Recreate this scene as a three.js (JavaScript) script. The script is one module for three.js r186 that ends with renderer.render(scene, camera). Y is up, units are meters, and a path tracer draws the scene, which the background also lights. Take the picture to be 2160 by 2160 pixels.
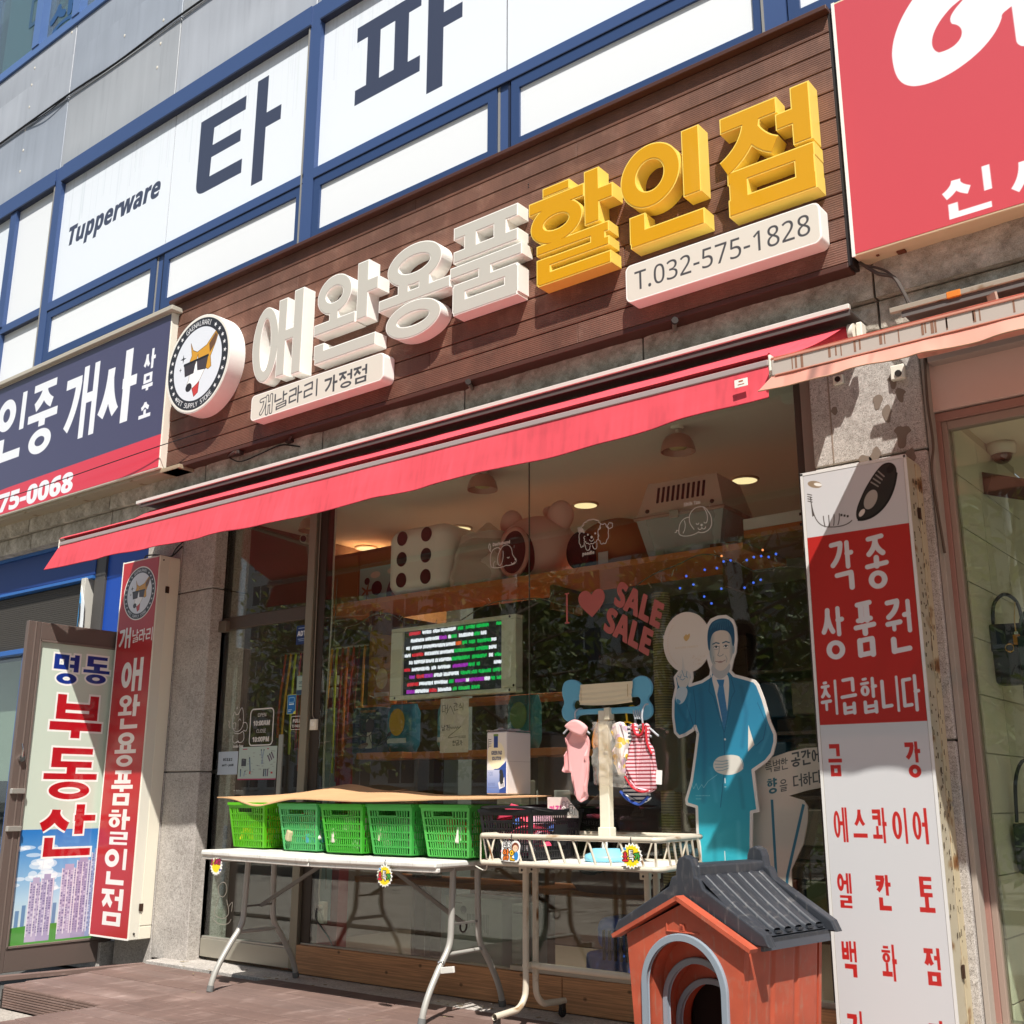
import * as THREE from 'three';
import { RoundedBoxGeometry } from 'three/addons/geometries/RoundedBoxGeometry.js';
import { mergeGeometries } from 'three/addons/utils/BufferGeometryUtils.js';

// ---------------------------------------------------------------- camera, sky, sun, exposure
const scene = new THREE.Scene();
const camera = new THREE.PerspectiveCamera(50.15, 1, 0.05, 1200);
camera.rotation.order = 'YXZ';
camera.position.set(4.4, 1.06, 4.95);
camera.rotation.set(0.2557, 0.6683, 0.002);
const SUN = new THREE.Vector3(0.89, 1.94, 1.0).normalize();
{ // a clear spring sky with a little haze, as radiance
  const W = 512, H = 256, d = new Float32Array(W * H * 4), Z = [0.15, 0.225, 0.34], Hz = [0.43, 0.465, 0.5];
  for (let y = 0; y < H; y++) for (let x = 0; x < W; x++) {
    const el = (y + 0.5) / H * Math.PI - Math.PI / 2, az = ((x + 0.5) / W - 0.5) * 2 * Math.PI, c = Math.cos(el), dx = c * Math.cos(az), dy = Math.sin(el), dz = c * Math.sin(az);
    const k = Math.pow(1 - Math.max(0, dy), 2.2), cs = dx * SUN.x + dy * SUN.y + dz * SUN.z, g = 0.35 * Math.exp((cs - 1) * 14) + 0.12 * Math.exp((cs - 1) * 3), o = (y * W + x) * 4;
    for (let i = 0; i < 3; i++) d[o + i] = (Z[i] + (Hz[i] - Z[i]) * k) * (dy < 0 ? 0.7 : 1) + g * [1, 0.97, 0.9][i];
    d[o + 3] = 1;
  }
  const t = new THREE.DataTexture(d, W, H, THREE.RGBAFormat, THREE.FloatType);
  t.mapping = THREE.EquirectangularReflectionMapping; t.magFilter = THREE.LinearFilter; t.needsUpdate = true;
  scene.background = t; scene.environment = t;
}
const sun = new THREE.DirectionalLight(new THREE.Color(1, 0.965, 0.9), 5);
sun.position.copy(SUN).multiplyScalar(60);
sun.castShadow = true;
sun.shadow.mapSize.set(4096, 4096);
Object.assign(sun.shadow.camera, { left: -16, right: 16, top: 16, bottom: -16, near: 1, far: 140 });
scene.add(sun, sun.target);
const renderer = new THREE.WebGLRenderer({ antialias: true });
renderer.toneMapping = THREE.LinearToneMapping;
renderer.toneMappingExposure = 1.35;
renderer.shadowMap.enabled = true;

// ---------------------------------------------------------------- helpers
let seedState = 1;
const reseed = (s) => { seedState = s * 7919 + 17; };
const rnd = () => { seedState = (seedState * 1664525 + 1013904223) >>> 0; return seedState / 4294967296; };
const rr = (a, b) => a + (b - a) * rnd();
const hash = (x, y, s) => { let h = Math.imul(x, 374761393) + Math.imul(y, 668265263) + Math.imul(s, 1274126177); h = Math.imul(h ^ (h >>> 13), 1274126177); return ((h ^ (h >>> 16)) >>> 0) / 4294967296; };
function vnoise(x, y, s, wrap = 0) {
  const xi = Math.floor(x), yi = Math.floor(y), fx = x - xi, fy = y - yi, u = fx * fx * (3 - 2 * fx), v = fy * fy * (3 - 2 * fy);
  const m = (k) => (wrap ? ((k % wrap) + wrap) % wrap : k);
  const a = hash(m(xi), m(yi), s), b = hash(m(xi + 1), m(yi), s), c = hash(m(xi), m(yi + 1), s), d = hash(m(xi + 1), m(yi + 1), s);
  return a + (b - a) * u + (c - a) * v + (a - b - c + d) * u * v;
}
const fbm = (x, y, s, o = 4, wrap = 0) => { let t = 0, a = 0.5, f = 1; for (let i = 0; i < o; i++) { t += a * vnoise(x * f, y * f, s + i, wrap * f); a *= 0.5; f *= 2; } return t / (1 - Math.pow(0.5, o)); };
function pixTex(w, h, fn, size, srgb = true) {
  const d = new Uint8Array(w * h * 4);
  for (let y = 0; y < h; y++) for (let x = 0; x < w; x++) {
    const c = fn(x / w, y / h), o = (y * w + x) * 4;
    d[o] = Math.max(0, Math.min(255, c[0])); d[o + 1] = Math.max(0, Math.min(255, c[1])); d[o + 2] = Math.max(0, Math.min(255, c[2])); d[o + 3] = 255;
  }
  const t = new THREE.DataTexture(d, w, h);
  t.wrapS = t.wrapT = THREE.RepeatWrapping; t.magFilter = THREE.LinearFilter; t.minFilter = THREE.LinearMipmapLinearFilter; t.generateMipmaps = true;
  if (srgb) t.colorSpace = THREE.SRGBColorSpace;
  const s = Array.isArray(size) ? size : [size, size];
  t.repeat.set(1 / s[0], 1 / s[1]); t.needsUpdate = true;
  return t;
}
const std = (color, rough = 0.6, o = {}) => new THREE.MeshStandardMaterial({ color, roughness: rough, side: THREE.DoubleSide, ...o });
const phys = (color, rough, o = {}) => new THREE.MeshPhysicalMaterial({ color, roughness: rough, side: THREE.DoubleSide, ...o });

// uv in metres, projected along the main axis of each face
function metric(g) {
  if (g.index) g = g.toNonIndexed();
  const p = g.attributes.position, uv = new Float32Array(p.count * 2), a = new THREE.Vector3(), b = new THREE.Vector3(), c = new THREE.Vector3();
  for (let i = 0; i < p.count; i += 3) {
    a.fromBufferAttribute(p, i); b.fromBufferAttribute(p, i + 1); c.fromBufferAttribute(p, i + 2);
    const n = b.clone().sub(a).cross(c.clone().sub(a)), ax = Math.abs(n.x), ay = Math.abs(n.y), az = Math.abs(n.z);
    [a, b, c].forEach((v, k) => {
      const q = (i + k) * 2;
      if (ay >= ax && ay >= az) { uv[q] = v.x; uv[q + 1] = v.z; } else if (ax >= az) { uv[q] = v.z; uv[q + 1] = v.y; } else { uv[q] = v.x; uv[q + 1] = v.y; }
    });
  }
  g.setAttribute('uv', new THREE.BufferAttribute(uv, 2));
  for (const k of Object.keys(g.attributes)) if (!['position', 'normal', 'uv', 'color'].includes(k)) g.deleteAttribute(k);
  return g;
}
const box = (w, h, d, x = 0, y = 0, z = 0) => metric(new THREE.BoxGeometry(w, h, d).translate(x, y, z));
const span = (x0, x1, y0, y1, z0, z1) => box(x1 - x0, y1 - y0, z1 - z0, (x0 + x1) / 2, (y0 + y1) / 2, (z0 + z1) / 2);
const rbox = (w, h, d, r, x = 0, y = 0, z = 0, n = 2) => metric(new RoundedBoxGeometry(w, h, d, n, r).translate(x, y, z));
const rspan = (x0, x1, y0, y1, z0, z1, r = 0.004) => rbox(x1 - x0, y1 - y0, z1 - z0, r, (x0 + x1) / 2, (y0 + y1) / 2, (z0 + z1) / 2, 1);
const V = (a) => new THREE.Vector3(...a);
function bar(p, q, w, t = w) {                                // a square bar between two points
  const a = V(p), b = V(q), d = b.clone().sub(a), L = d.length();
  const g = new THREE.BoxGeometry(w, L, t);
  g.applyQuaternion(new THREE.Quaternion().setFromUnitVectors(new THREE.Vector3(0, 1, 0), d.normalize()));
  return metric(g.translate((a.x + b.x) / 2, (a.y + b.y) / 2, (a.z + b.z) / 2));
}
function rod(p, q, r, r2 = r, n = 10) {
  const a = V(p), b = V(q), d = b.clone().sub(a), L = d.length();
  const g = new THREE.CylinderGeometry(r2, r, L, n);
  g.applyQuaternion(new THREE.Quaternion().setFromUnitVectors(new THREE.Vector3(0, 1, 0), d.normalize()));
  return metric(g.translate((a.x + b.x) / 2, (a.y + b.y) / 2, (a.z + b.z) / 2));
}
const tube = (pts, r, seg = 40, n = 8, closed = false, tension = 0.5) => metric(new THREE.TubeGeometry(new THREE.CatmullRomCurve3(pts.map(V), closed, 'catmullrom', tension), seg, r, n, closed));
const lathe = (pts, n = 24, x = 0, y = 0, z = 0) => metric(new THREE.LatheGeometry(pts.map((p) => new THREE.Vector2(p[0], p[1])), n).translate(x, y, z));
const ball = (r, x, y, z, sx = 1, sy = 1, sz = 1, n = 16) => metric(new THREE.SphereGeometry(r, n, Math.ceil(n * 0.7)).scale(sx, sy, sz).translate(x, y, z));
function grid(nu, nv, f, keepUV = false) {
  const g = new THREE.PlaneGeometry(1, 1, nu, nv), p = g.attributes.position, uv = g.attributes.uv;
  for (let i = 0; i < p.count; i++) { const q = f(uv.getX(i), uv.getY(i)); p.setXYZ(i, q[0], q[1], q[2]); if (q.length > 3) uv.setXY(i, q[3], q[4]); }
  g.computeVertexNormals();
  return keepUV ? g.toNonIndexed() : metricSmooth(g);
}
function metricSmooth(g) { const n = g.toNonIndexed(), keep = n.attributes.normal; const m = metric(n); m.setAttribute('normal', keep); return m; }
const poly = (pts) => new THREE.Shape(pts.map((p) => new THREE.Vector2(p[0], p[1])));
const smoothShape = (pts, n = 6) => { const c = new THREE.CatmullRomCurve3(pts.map((p) => new THREE.Vector3(p[0], p[1], 0)), true, 'catmullrom', 0.5); return new THREE.Shape(c.getPoints(pts.length * n).slice(0, -1).map((p) => new THREE.Vector2(p.x, p.y))); };
function ext(shapes, depth, z = 0, bevel = 0, seg = 8) {
  const g = new THREE.ExtrudeGeometry(shapes, { depth: depth - 2 * bevel, bevelEnabled: bevel > 0, bevelThickness: bevel, bevelSize: bevel, bevelOffset: -bevel, bevelSegments: 2, curveSegments: seg });
  return metric(g.translate(0, 0, z + bevel));
}
const rrect = (w, h, r, x = 0, y = 0) => { const s = new THREE.Shape(); s.moveTo(x - w / 2 + r, y - h / 2); s.lineTo(x + w / 2 - r, y - h / 2); s.absarc(x + w / 2 - r, y - h / 2 + r, r, -Math.PI / 2, 0); s.lineTo(x + w / 2, y + h / 2 - r); s.absarc(x + w / 2 - r, y + h / 2 - r, r, 0, Math.PI / 2); s.lineTo(x - w / 2 + r, y + h / 2); s.absarc(x - w / 2 + r, y + h / 2 - r, r, Math.PI / 2, Math.PI); s.lineTo(x - w / 2, y - h / 2 + r); s.absarc(x - w / 2 + r, y - h / 2 + r, r, Math.PI, Math.PI * 1.5); return s; };

const taken = {};
const numbered = (n) => { const k = taken[n] = (taken[n] ?? -1) + 1; return k ? n + '_' + String(k).padStart(3, '0') : n; };
function mesh(name, geoms, mat, parent) {
  const g = Array.isArray(geoms) ? mergeGeometries(geoms.map((q) => (q.index ? q.toNonIndexed() : q))) : geoms;
  const m = new THREE.Mesh(g, mat); m.name = parent ? name : numbered(name); m.castShadow = m.receiveShadow = true;
  (parent || scene).add(m);
  return m;
}
function tag(o, label, category, group) { o.userData = { label, category }; if (group) o.userData.group = group; return o; }
function thing(name, label, category, pos = [0, 0, 0], turn = 0, group) {
  const o = new THREE.Group(); o.name = numbered(name); scene.add(o); o.position.set(...pos); o.rotation.y = turn;
  return tag(o, label, category, group);
}
const struct = (name, geoms, mat) => { const m = mesh(name, geoms, mat); m.userData.kind = 'structure'; return m; };
function copy(src, label, pos, turn) { const c = src.clone(); c.name = numbered(src.name.replace(/_\d+$/, '')); scene.add(c); c.userData = { ...src.userData, label }; if (pos) c.position.set(...pos); if (turn !== undefined) c.rotation.y = turn; return c; }

// ---------------------------------------------------------------- canvases in metres, lettering, outlines traced from drawings
function canvasM(wm, hm, ppm) {                                // a canvas whose units are metres, y down from the top left
  const c = document.createElement('canvas'); c.width = Math.round(wm * ppm); c.height = Math.round(hm * ppm);
  const x = c.getContext('2d'); x.scale(c.width / wm, c.height / hm); x.lineJoin = 'round'; x.lineCap = 'round';
  return [c, x];
}
function canvasTex(c) { const t = new THREE.CanvasTexture(c); t.colorSpace = THREE.SRGBColorSpace; t.magFilter = THREE.LinearFilter; t.anisotropy = 8; return t; }
function write(x, s, px, py, capH, o = {}) {                    // Latin text; capital height capH, baseline py
  x.save(); x.translate(px, py); if (o.rot) x.rotate(o.rot); const k = capH / 72; x.scale(k, k);
  if (o.skew) x.transform(1, 0, -o.skew, 1, 0, 0);
  x.font = (o.bold ? 'bold ' : '') + '100px ' + (o.face || 'sans-serif');
  const w = x.measureText(s).width; if (o.w) x.scale(o.w / k / w, 1);
  x.textAlign = o.align || 'left'; x.textBaseline = 'alphabetic';
  if (o.stroke) { x.lineWidth = o.stroke / k; x.strokeText(s, 0, 0); } else { x.fillText(s, 0, 0); if (o.bold) { x.strokeStyle = x.fillStyle; x.lineJoin = 'miter'; x.lineWidth = 5; x.strokeText(s, 0, 0); } }
  x.restore();
}
// Hangul: syllables put together from strokes
const CHO = 'ㄱㄲㄴㄷㄸㄹㅁㅂㅃㅅㅆㅇㅈㅉㅊㅋㅌㅍㅎ', JUNG = 'ㅏㅐㅑㅒㅓㅔㅕㅖㅗㅘㅙㅚㅛㅜㅝㅞㅟㅠㅡㅢㅣ', JONG = ' ㄱㄲㄳㄴㄵㄶㄷㄹㄺㄻㄼㄽㄾㄿㅀㅁㅂㅄㅅㅆㅇㅈㅊㅋㅌㅍㅎ';
const MIX = { 'ㅘ': 'ㅗㅏ', 'ㅙ': 'ㅗㅐ', 'ㅚ': 'ㅗㅣ', 'ㅝ': 'ㅜㅓ', 'ㅞ': 'ㅜㅔ', 'ㅟ': 'ㅜㅣ', 'ㅢ': 'ㅡㅣ' };
const BARS = { 'ㄹ': 3, 'ㅌ': 3, 'ㅋ': 2.2, 'ㅊ': 3.4, 'ㅎ': 4, 'ㅂ': 2.4, 'ㅍ': 2.2, 'ㅁ': 2, 'ㅇ': 2, 'ㄷ': 2, 'ㅈ': 2.2 };
function pen(x, o) {
  const g = o.grow || 0;
  const line = (pts, t) => { x.strokeStyle = x.fillStyle; x.lineWidth = t + 2 * g; x.lineCap = o.round ? 'round' : 'butt'; x.lineJoin = o.round ? 'round' : 'miter'; x.beginPath(); x.moveTo(...pts[0]); if (pts.length === 3) x.quadraticCurveTo(...pts[1], ...pts[2]); else for (const p of pts.slice(1)) x.lineTo(...p); x.stroke(); };
  return {
    h(x1, x2, y, th, tv) { if (o.round) line([[x1, y], [x2, y - (o.tilt || 0) * (x2 - x1)]], th); else x.fillRect(Math.min(x1, x2) - tv / 2 - g, y - th / 2 - g, Math.abs(x2 - x1) + tv + 2 * g, th + 2 * g); },
    v(px, y1, y2, th, tv) { if (o.round) line([[px, y1], [px, y2]], tv); else x.fillRect(px - tv / 2 - g, Math.min(y1, y2) - th / 2 - g, tv + 2 * g, Math.abs(y2 - y1) + th + 2 * g); },
    q(pts, t) { line(pts, t); },
    o(cx, cy, rx, ry, th, tv) { x.beginPath(); x.ellipse(cx, cy, rx + tv / 2 + g, ry + th / 2 + g, 0, 0, Math.PI * 2); const ix = rx - tv / 2 - g, iy = ry - th / 2 - g; if (ix > 0 && iy > 0) x.ellipse(cx, cy, ix, iy, 0, 0, Math.PI * 2); x.fill('evenodd'); },
  };
}
function jamo(x, c, bx, by, bw, bh, o, upright) {
  const tv = Math.min(o.tv, bw / 2.9), th = Math.min(o.th, bh / ((BARS[c] || 1.6) * 1.62)), t = Math.min(o.tv, (tv + th) / 2 * 1.05), p = pen(x, o);
  const x0 = bx + tv / 2, x1 = bx + bw - tv / 2, y0 = by + th / 2, y1 = by + bh - th / 2, X = (k) => x0 + (x1 - x0) * k, Y = (k) => y0 + (y1 - y0) * k, h = (a, b, y) => p.h(X(a), X(b), Y(y), th, tv), v = (a, y, z) => p.v(X(a), Y(y), Y(z), th, tv), q = (...pts) => p.q(pts.map((k) => [X(k[0]), Y(k[1])]), t);
  const legs = (yt) => { q([0.52, yt], [0.5, yt + (1 - yt) * 0.6], [-0.02, 1.0]); q([0.5, yt + (1 - yt) * 0.25], [0.6, yt + (1 - yt) * 0.72], [1.02, 1.0]); };
  if (c === 'ㄱ' || c === 'ㅋ') { if (upright) { h(0, 1, 0); v(1, 0, 1); if (c === 'ㅋ') h(0, 0.95, 0.5); } else { h(0, 1, 0); q([1, 0], [0.9, 0.62], [0.05, 1.02]); if (c === 'ㅋ') h(0.05, 0.75, 0.45); } }
  else if (c === 'ㄴ') { v(0, 0, 1); h(0, 1, 1); }
  else if (c === 'ㄷ') { h(0, 1, 0); v(0, 0, 1); h(0, 1, 1); }
  else if (c === 'ㄹ') { h(0, 1, 0); v(1, 0, 0.5); h(0, 1, 0.5); v(0, 0.5, 1); h(0, 1, 1); }
  else if (c === 'ㅁ') { h(0, 1, 0); h(0, 1, 1); v(0, 0, 1); v(1, 0, 1); }
  else if (c === 'ㅂ') { v(0, 0, 1); v(1, 0, 1); h(0, 1, 0.48); h(0, 1, 1); }
  else if (c === 'ㅅ') legs(0);
  else if (c === 'ㅇ') p.o((x0 + x1) / 2, (y0 + y1) / 2, (x1 - x0) / 2, (y1 - y0) / 2, th, tv);
  else if (c === 'ㅈ') { h(0, 1, 0); legs(0.02); }
  else if (c === 'ㅊ') { h(0.36, 0.64, 0); h(0, 1, 0.3); legs(0.32); }
  else if (c === 'ㅌ') { h(0, 1, 0); h(0, 0.94, 0.5); h(0, 1, 1); v(0, 0, 1); }
  else if (c === 'ㅍ') { h(0, 1, 0); h(0, 1, 1); v(0.27, 0, 1); v(0.73, 0, 1); }
  else if (c === 'ㅎ') { h(0.3, 0.7, 0); h(0, 1, 0.29); const cy = Y(0.74), ry = (y1 - y0) * 0.26; p.o((x0 + x1) / 2, cy, (x1 - x0) * 0.42, ry, th, tv); }
}
function vowel(x, c, bx, by, bw, bh, o) {
  const p = pen(x, o), tall = 'ㅏㅐㅑㅒㅓㅔㅕㅖㅣ'.includes(c);
  if (tall) {
    const tv = Math.min(o.tv, bw / ('ㅐㅔㅒㅖ'.includes(c) ? 3.1 : 1.9)), th = Math.min(o.th, bh / 5), y0 = by + th / 2, y1 = by + bh - th / 2, ym = by + bh * 0.46, L = bx + tv / 2, R = bx + bw - tv / 2, v = (k) => p.v(k, y0, y1, th, tv), h = (a, b, y) => p.h(a, b, y, th, tv), sp = th * 1.05;
    if (c === 'ㅣ') v(R); if (c === 'ㅏ') { v(L + tv * 0.1); h(L, R, ym); } if (c === 'ㅑ') { v(L); h(L, R, ym - sp); h(L, R, ym + sp); }
    if (c === 'ㅓ') { v(R); h(L, R, ym); } if (c === 'ㅕ') { v(R); h(L, R, ym - sp); h(L, R, ym + sp); }
    if (c === 'ㅐ') { v(L); v(R); h(L, R, ym); } if (c === 'ㅔ') { v(R); v(L + (R - L) * 0.36); h(L - tv * 0.6, L, ym); }
  } else {
    const th = Math.min(o.th, bh / 1.75), tv = Math.min(o.tv, bw / 4), L = bx + tv / 2, R = bx + bw - tv / 2, xm = bx + bw / 2, T = by + th / 2, B = by + bh - th / 2;
    if (c === 'ㅡ') p.h(L, R, (T + B) / 2, th, tv); if (c === 'ㅗ') { p.h(L, R, B, th, tv); p.v(xm, T - th / 2, B, th, tv); } if (c === 'ㅜ') { p.h(L, R, T, th, tv); p.v(xm, T, B, th, tv); }
    if (c === 'ㅛ') { p.h(L, R, B, th, tv); p.v(xm - bw * 0.17, T - th / 2, B, th, tv); p.v(xm + bw * 0.17, T - th / 2, B, th, tv); } if (c === 'ㅠ') { p.h(L, R, T, th, tv); p.v(xm - bw * 0.17, T, B, th, tv); p.v(xm + bw * 0.17, T, B, th, tv); }
  }
}
function syllable(x, ch, bx, by, w, h, o) {
  const k = ch.codePointAt(0) - 0xac00, L = CHO[Math.floor(k / 588)], Vw = JUNG[Math.floor((k % 588) / 28)], T = JONG[k % 28], fin = T !== ' ', m = MIX[Vw], tall = !m && 'ㅏㅐㅑㅒㅓㅔㅕㅖㅣ'.includes(Vw), wide2 = 'ㅐㅔㅒㅖ'.includes(Vw);
  const at = (f, c, a, b, p, q, ...r) => f(x, c, bx + a * w, by + b * h, p * w, q * h, o, ...r);
  if (tall) {
    const cw = wide2 ? 0.48 : Vw === 'ㅣ' ? 0.66 : 0.58;
    if (fin) { at(jamo, L, 0, 0.02, cw, 0.5); at(vowel, Vw, cw + 0.05, 0, 0.95 - cw, 0.58); at(jamo, T, 0.14, 0.64, 0.82, 0.36, true); }
    else { at(jamo, L, 0, 0.1, cw, 0.78); at(vowel, Vw, cw + 0.05, 0, 0.95 - cw, 1); }
  } else if (m) {
    if (fin) { at(jamo, L, 0.02, 0, 0.58, 0.36); at(vowel, m[0], 0, 0.4, 0.64, 0.2); at(vowel, m[1], 0.67, 0, 0.33, 0.64); at(jamo, T, 0.14, 0.69, 0.82, 0.31, true); }
    else { at(jamo, L, 0.03, 0.05, 0.58, 0.46, true); at(vowel, m[0], 0, 0.58, 0.66, 0.3); at(vowel, m[1], 0.7, 0, 0.3, 1); }
  } else if (fin) { at(jamo, L, 0.12, 0, 0.76, 0.38, true); at(vowel, Vw, 0, 0.415, 1, 0.2); at(jamo, T, 0.12, 0.655, 0.76, 0.345, true); }
  else { at(jamo, L, 0.1, 0, 0.8, 0.56, true); at(vowel, Vw, 0, 0.62, 1, 0.36); }
}
function hangul(x, s, bx, by, w, h, o) {                        // w and h of one syllable, o.gap between syllables
  let cx = bx;
  for (const ch of s) { if (ch === ' ') { cx += w * 0.55; continue; } if (ch >= '가' && ch <= '힣') syllable(x, ch, cx, by, w, h, o); cx += w + (o.gap ?? w * 0.1); }
  return cx;
}
// Outlines of what a drawing covers, as shapes with holes
function outlines(c, sx, sy, tol = 0.45) {
  const W = c.width + 2, H = c.height + 2, src = c.getContext('2d').getImageData(0, 0, c.width, c.height).data, a = new Float32Array(W * H);
  for (let y = 0; y < c.height; y++) for (let x = 0; x < c.width; x++) a[(y + 1) * W + x + 1] = src[(y * c.width + x) * 4 + 3] - 127.5;
  for (let i = 0; i < a.length; i++) if (a[i] === 0) a[i] = -127.5;
  const next = new Map(), pt = new Map();
  const hE = (x, y) => { const k = 2 * (y * W + x); if (!pt.has(k)) { const u = a[y * W + x], v = a[y * W + x + 1]; pt.set(k, [x + u / (u - v), y]); } return k; };
  const vE = (x, y) => { const k = 2 * (y * W + x) + 1; if (!pt.has(k)) { const u = a[y * W + x], v = a[(y + 1) * W + x]; pt.set(k, [x, y + u / (u - v)]); } return k; };
  const TAB = { 1: ['LB'], 2: ['BR'], 3: ['LR'], 4: ['RT'], 5: ['RT', 'LB'], 6: ['BT'], 7: ['LT'], 8: ['TL'], 9: ['TB'], 10: ['TL', 'BR'], 11: ['TR'], 12: ['RL'], 13: ['RB'], 14: ['BL'] };
  for (let y = 0; y < H - 1; y++) for (let x = 0; x < W - 1; x++) {
    const i = y * W + x, k = (a[i] > 0 ? 8 : 0) + (a[i + 1] > 0 ? 4 : 0) + (a[i + W + 1] > 0 ? 2 : 0) + (a[i + W] > 0 ? 1 : 0);
    for (const s of TAB[k] || []) { const e = (ch) => (ch === 'T' ? hE(x, y) : ch === 'B' ? hE(x, y + 1) : ch === 'L' ? vE(x, y) : vE(x + 1, y)); next.set(e(s[0]), e(s[1])); }
  }
  const loops = [], done = new Set();
  for (const k0 of next.keys()) {
    if (done.has(k0)) continue;
    const l = []; let k = k0; while (k !== undefined && !done.has(k)) { done.add(k); l.push(pt.get(k)); k = next.get(k); }
    if (l.length > 5) loops.push(l);
  }
  const rdp = (p, lo, hi, keep) => { let best = -1, bd = tol; const [ax, ay] = p[lo], [cx, cy] = p[hi], dx = cx - ax, dy = cy - ay, L = Math.hypot(dx, dy) || 1e-9; for (let i = lo + 1; i < hi; i++) { const d = L < 1e-6 ? Math.hypot(p[i][0] - ax, p[i][1] - ay) : Math.abs((p[i][0] - ax) * dy - (p[i][1] - ay) * dx) / L; if (d > bd) { bd = d; best = i; } } if (best > 0) { rdp(p, lo, best, keep); keep.add(best); rdp(p, best, hi, keep); } };
  const out = [], holes = [];
  for (const l of loops) {
    l.push(l[0]); const mid = Math.floor(l.length / 2), keep = new Set([0, mid]); rdp(l, 0, mid, keep); rdp(l, mid, l.length - 1, keep);
    const p = [...keep].sort((u, v) => u - v).map((i) => l[i]); if (p.length < 3) continue;
    let A = 0; p.forEach((u, i) => { const v = p[(i + 1) % p.length]; A += u[0] * v[1] - v[0] * u[1]; });
    if (Math.abs(A) < 6) continue;
    (A > 0 ? out : holes).push({ p, A: Math.abs(A), holes: [] });
  }
  const inside = (q, p) => { let c2 = false; for (let i = 0, j = p.length - 1; i < p.length; j = i++) if ((p[i][1] > q[1]) !== (p[j][1] > q[1]) && q[0] < (p[j][0] - p[i][0]) * (q[1] - p[i][1]) / (p[j][1] - p[i][1]) + p[i][0]) c2 = !c2; return c2; };
  for (const hl of holes) { const o = out.filter((u) => u.A > hl.A && inside(hl.p[0], u.p)).sort((u, v) => u.A - v.A)[0]; if (o) o.holes.push(hl.p); }
  const vec = ([x, y]) => new THREE.Vector2((x - 0.5) * sx, (c.height - (y - 0.5)) * sy);
  return out.map((u) => { const s = new THREE.Shape(u.p.map(vec)); s.holes = u.holes.map((q) => new THREE.Path(q.map(vec))); return s; });
}
// Shapes of a drawing wm x hm metres (origin at its lower left corner)
function cut(wm, hm, ppm, draw, tol) { const [c, x] = canvasM(wm, hm, ppm); x.fillStyle = x.strokeStyle = '#000'; draw(x); return outlines(c, wm / c.width, hm / c.height, tol); }
function printed(shapes, depth, z, wm, hm) {                    // an extrusion whose uv run once over wm x hm
  const g = new THREE.ExtrudeGeometry(shapes, { depth, bevelEnabled: false, curveSegments: 8 }).translate(0, 0, z), p = g.attributes.position, uv = g.attributes.uv;
  for (let i = 0; i < p.count; i++) uv.setXY(i, p.getX(i) / wm, p.getY(i) / hm);
  return g;
}
function sheet(w, h, d, x, y, z) {                               // a thin board with uv once over its front; lower left corner at x, y, back at z
  const g = new THREE.BoxGeometry(w, h, d).toNonIndexed(), p = g.attributes.position, uv = g.attributes.uv;
  for (let i = 0; i < p.count; i++) uv.setXY(i, p.getX(i) / w + 0.5, p.getY(i) / h + 0.5);
  return g.translate(x + w / 2, y + h / 2, z + d / 2);
}

// ---------------------------------------------------------------- materials
const graniteTex = pixTex(512, 512, (u, v) => { const n = hash(Math.floor(u * 512), Math.floor(v * 512), 3), m = fbm(u * 48, v * 48, 9, 2, 48), c = fbm(u * 6, v * 6, 4, 3, 6); let k = 178 + 44 * (m - 0.5) + 26 * (c - 0.5); if (n > 0.86) k -= 62; if (n < 0.08) k += 34; const s = m > 0.66 ? -26 : 0; return [k + s + 4, k + s - 3, k + s - 10]; }, 1.0);
const roughTex = pixTex(512, 512, (u, v) => { const m = fbm(u * 10, v * 10, 21, 5, 10), n = hash(Math.floor(u * 512), Math.floor(v * 512), 5), b = fbm(u * 40, v * 40, 8, 3, 40); let k = 172 + 84 * (m - 0.5) + 46 * (b - 0.5); if (n > 0.84) k -= 34; if (n < 0.07) k += 24; return [k + 6, k - 2, k - 16]; }, 0.9);
const bumpTex = pixTex(512, 512, (u, v) => { const k = 255 * fbm(u * 24, v * 24, 33, 5, 24); return [k, k, k]; }, 0.6, false);
const asphaltTex = pixTex(256, 256, (u, v) => { const n = hash(Math.floor(u * 256), Math.floor(v * 256), 7), m = fbm(u * 6, v * 6, 2, 3, 6); const k = 78 + 40 * (n - 0.5) + 22 * (m - 0.5); return [k, k - 1, k - 4]; }, 1.2);
const woodTex = pixTex(512, 256, (u, v) => { const g = fbm(u * 3, v * 40, 11, 3), f = fbm(u * 24, v * 160, 12, 2), w = Math.sin((v * 26 + g * 5 + fbm(u * 2, v * 4, 13, 2) * 6) * 2.1), kx = [[.12, .3], [.42, .7], [.71, .35], [.9, .62]]; let k = 1 + 0.09 * w + 0.18 * (f - 0.5); for (const q of kx) { const d = Math.hypot((u - q[0]) * 5, v - q[1]); if (d < 0.05) k *= 0.5 + d * 8; } return [186 * k, 138 * k, 98 * k]; }, [1.4, 0.22]);
const sidingTex = pixTex(512, 512, (u, v) => { const st = fbm(u * 40, v * 3, 14, 3, 40), m = fbm(u * 5, v * 5, 15, 4, 5), f = hash(Math.floor(u * 512), Math.floor(v * 512), 6), dirt = Math.max(0, fbm(u * 14, v * 14, 41, 4, 14) - 0.6) * 2; const k = 0.82 + 0.3 * (m - 0.5) + 0.1 * (st - 0.5) + 0.16 * (f - 0.5); return [142 * k + 40 * dirt, 98 * k + 40 * dirt, 80 * k + 38 * dirt]; }, 1.3);
const ribTex = pixTex(8, 64, (u, v) => { const k = 128 + 127 * Math.sin(v * Math.PI * 16); return [k, k, k]; }, [0.1, 0.096], false);
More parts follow.
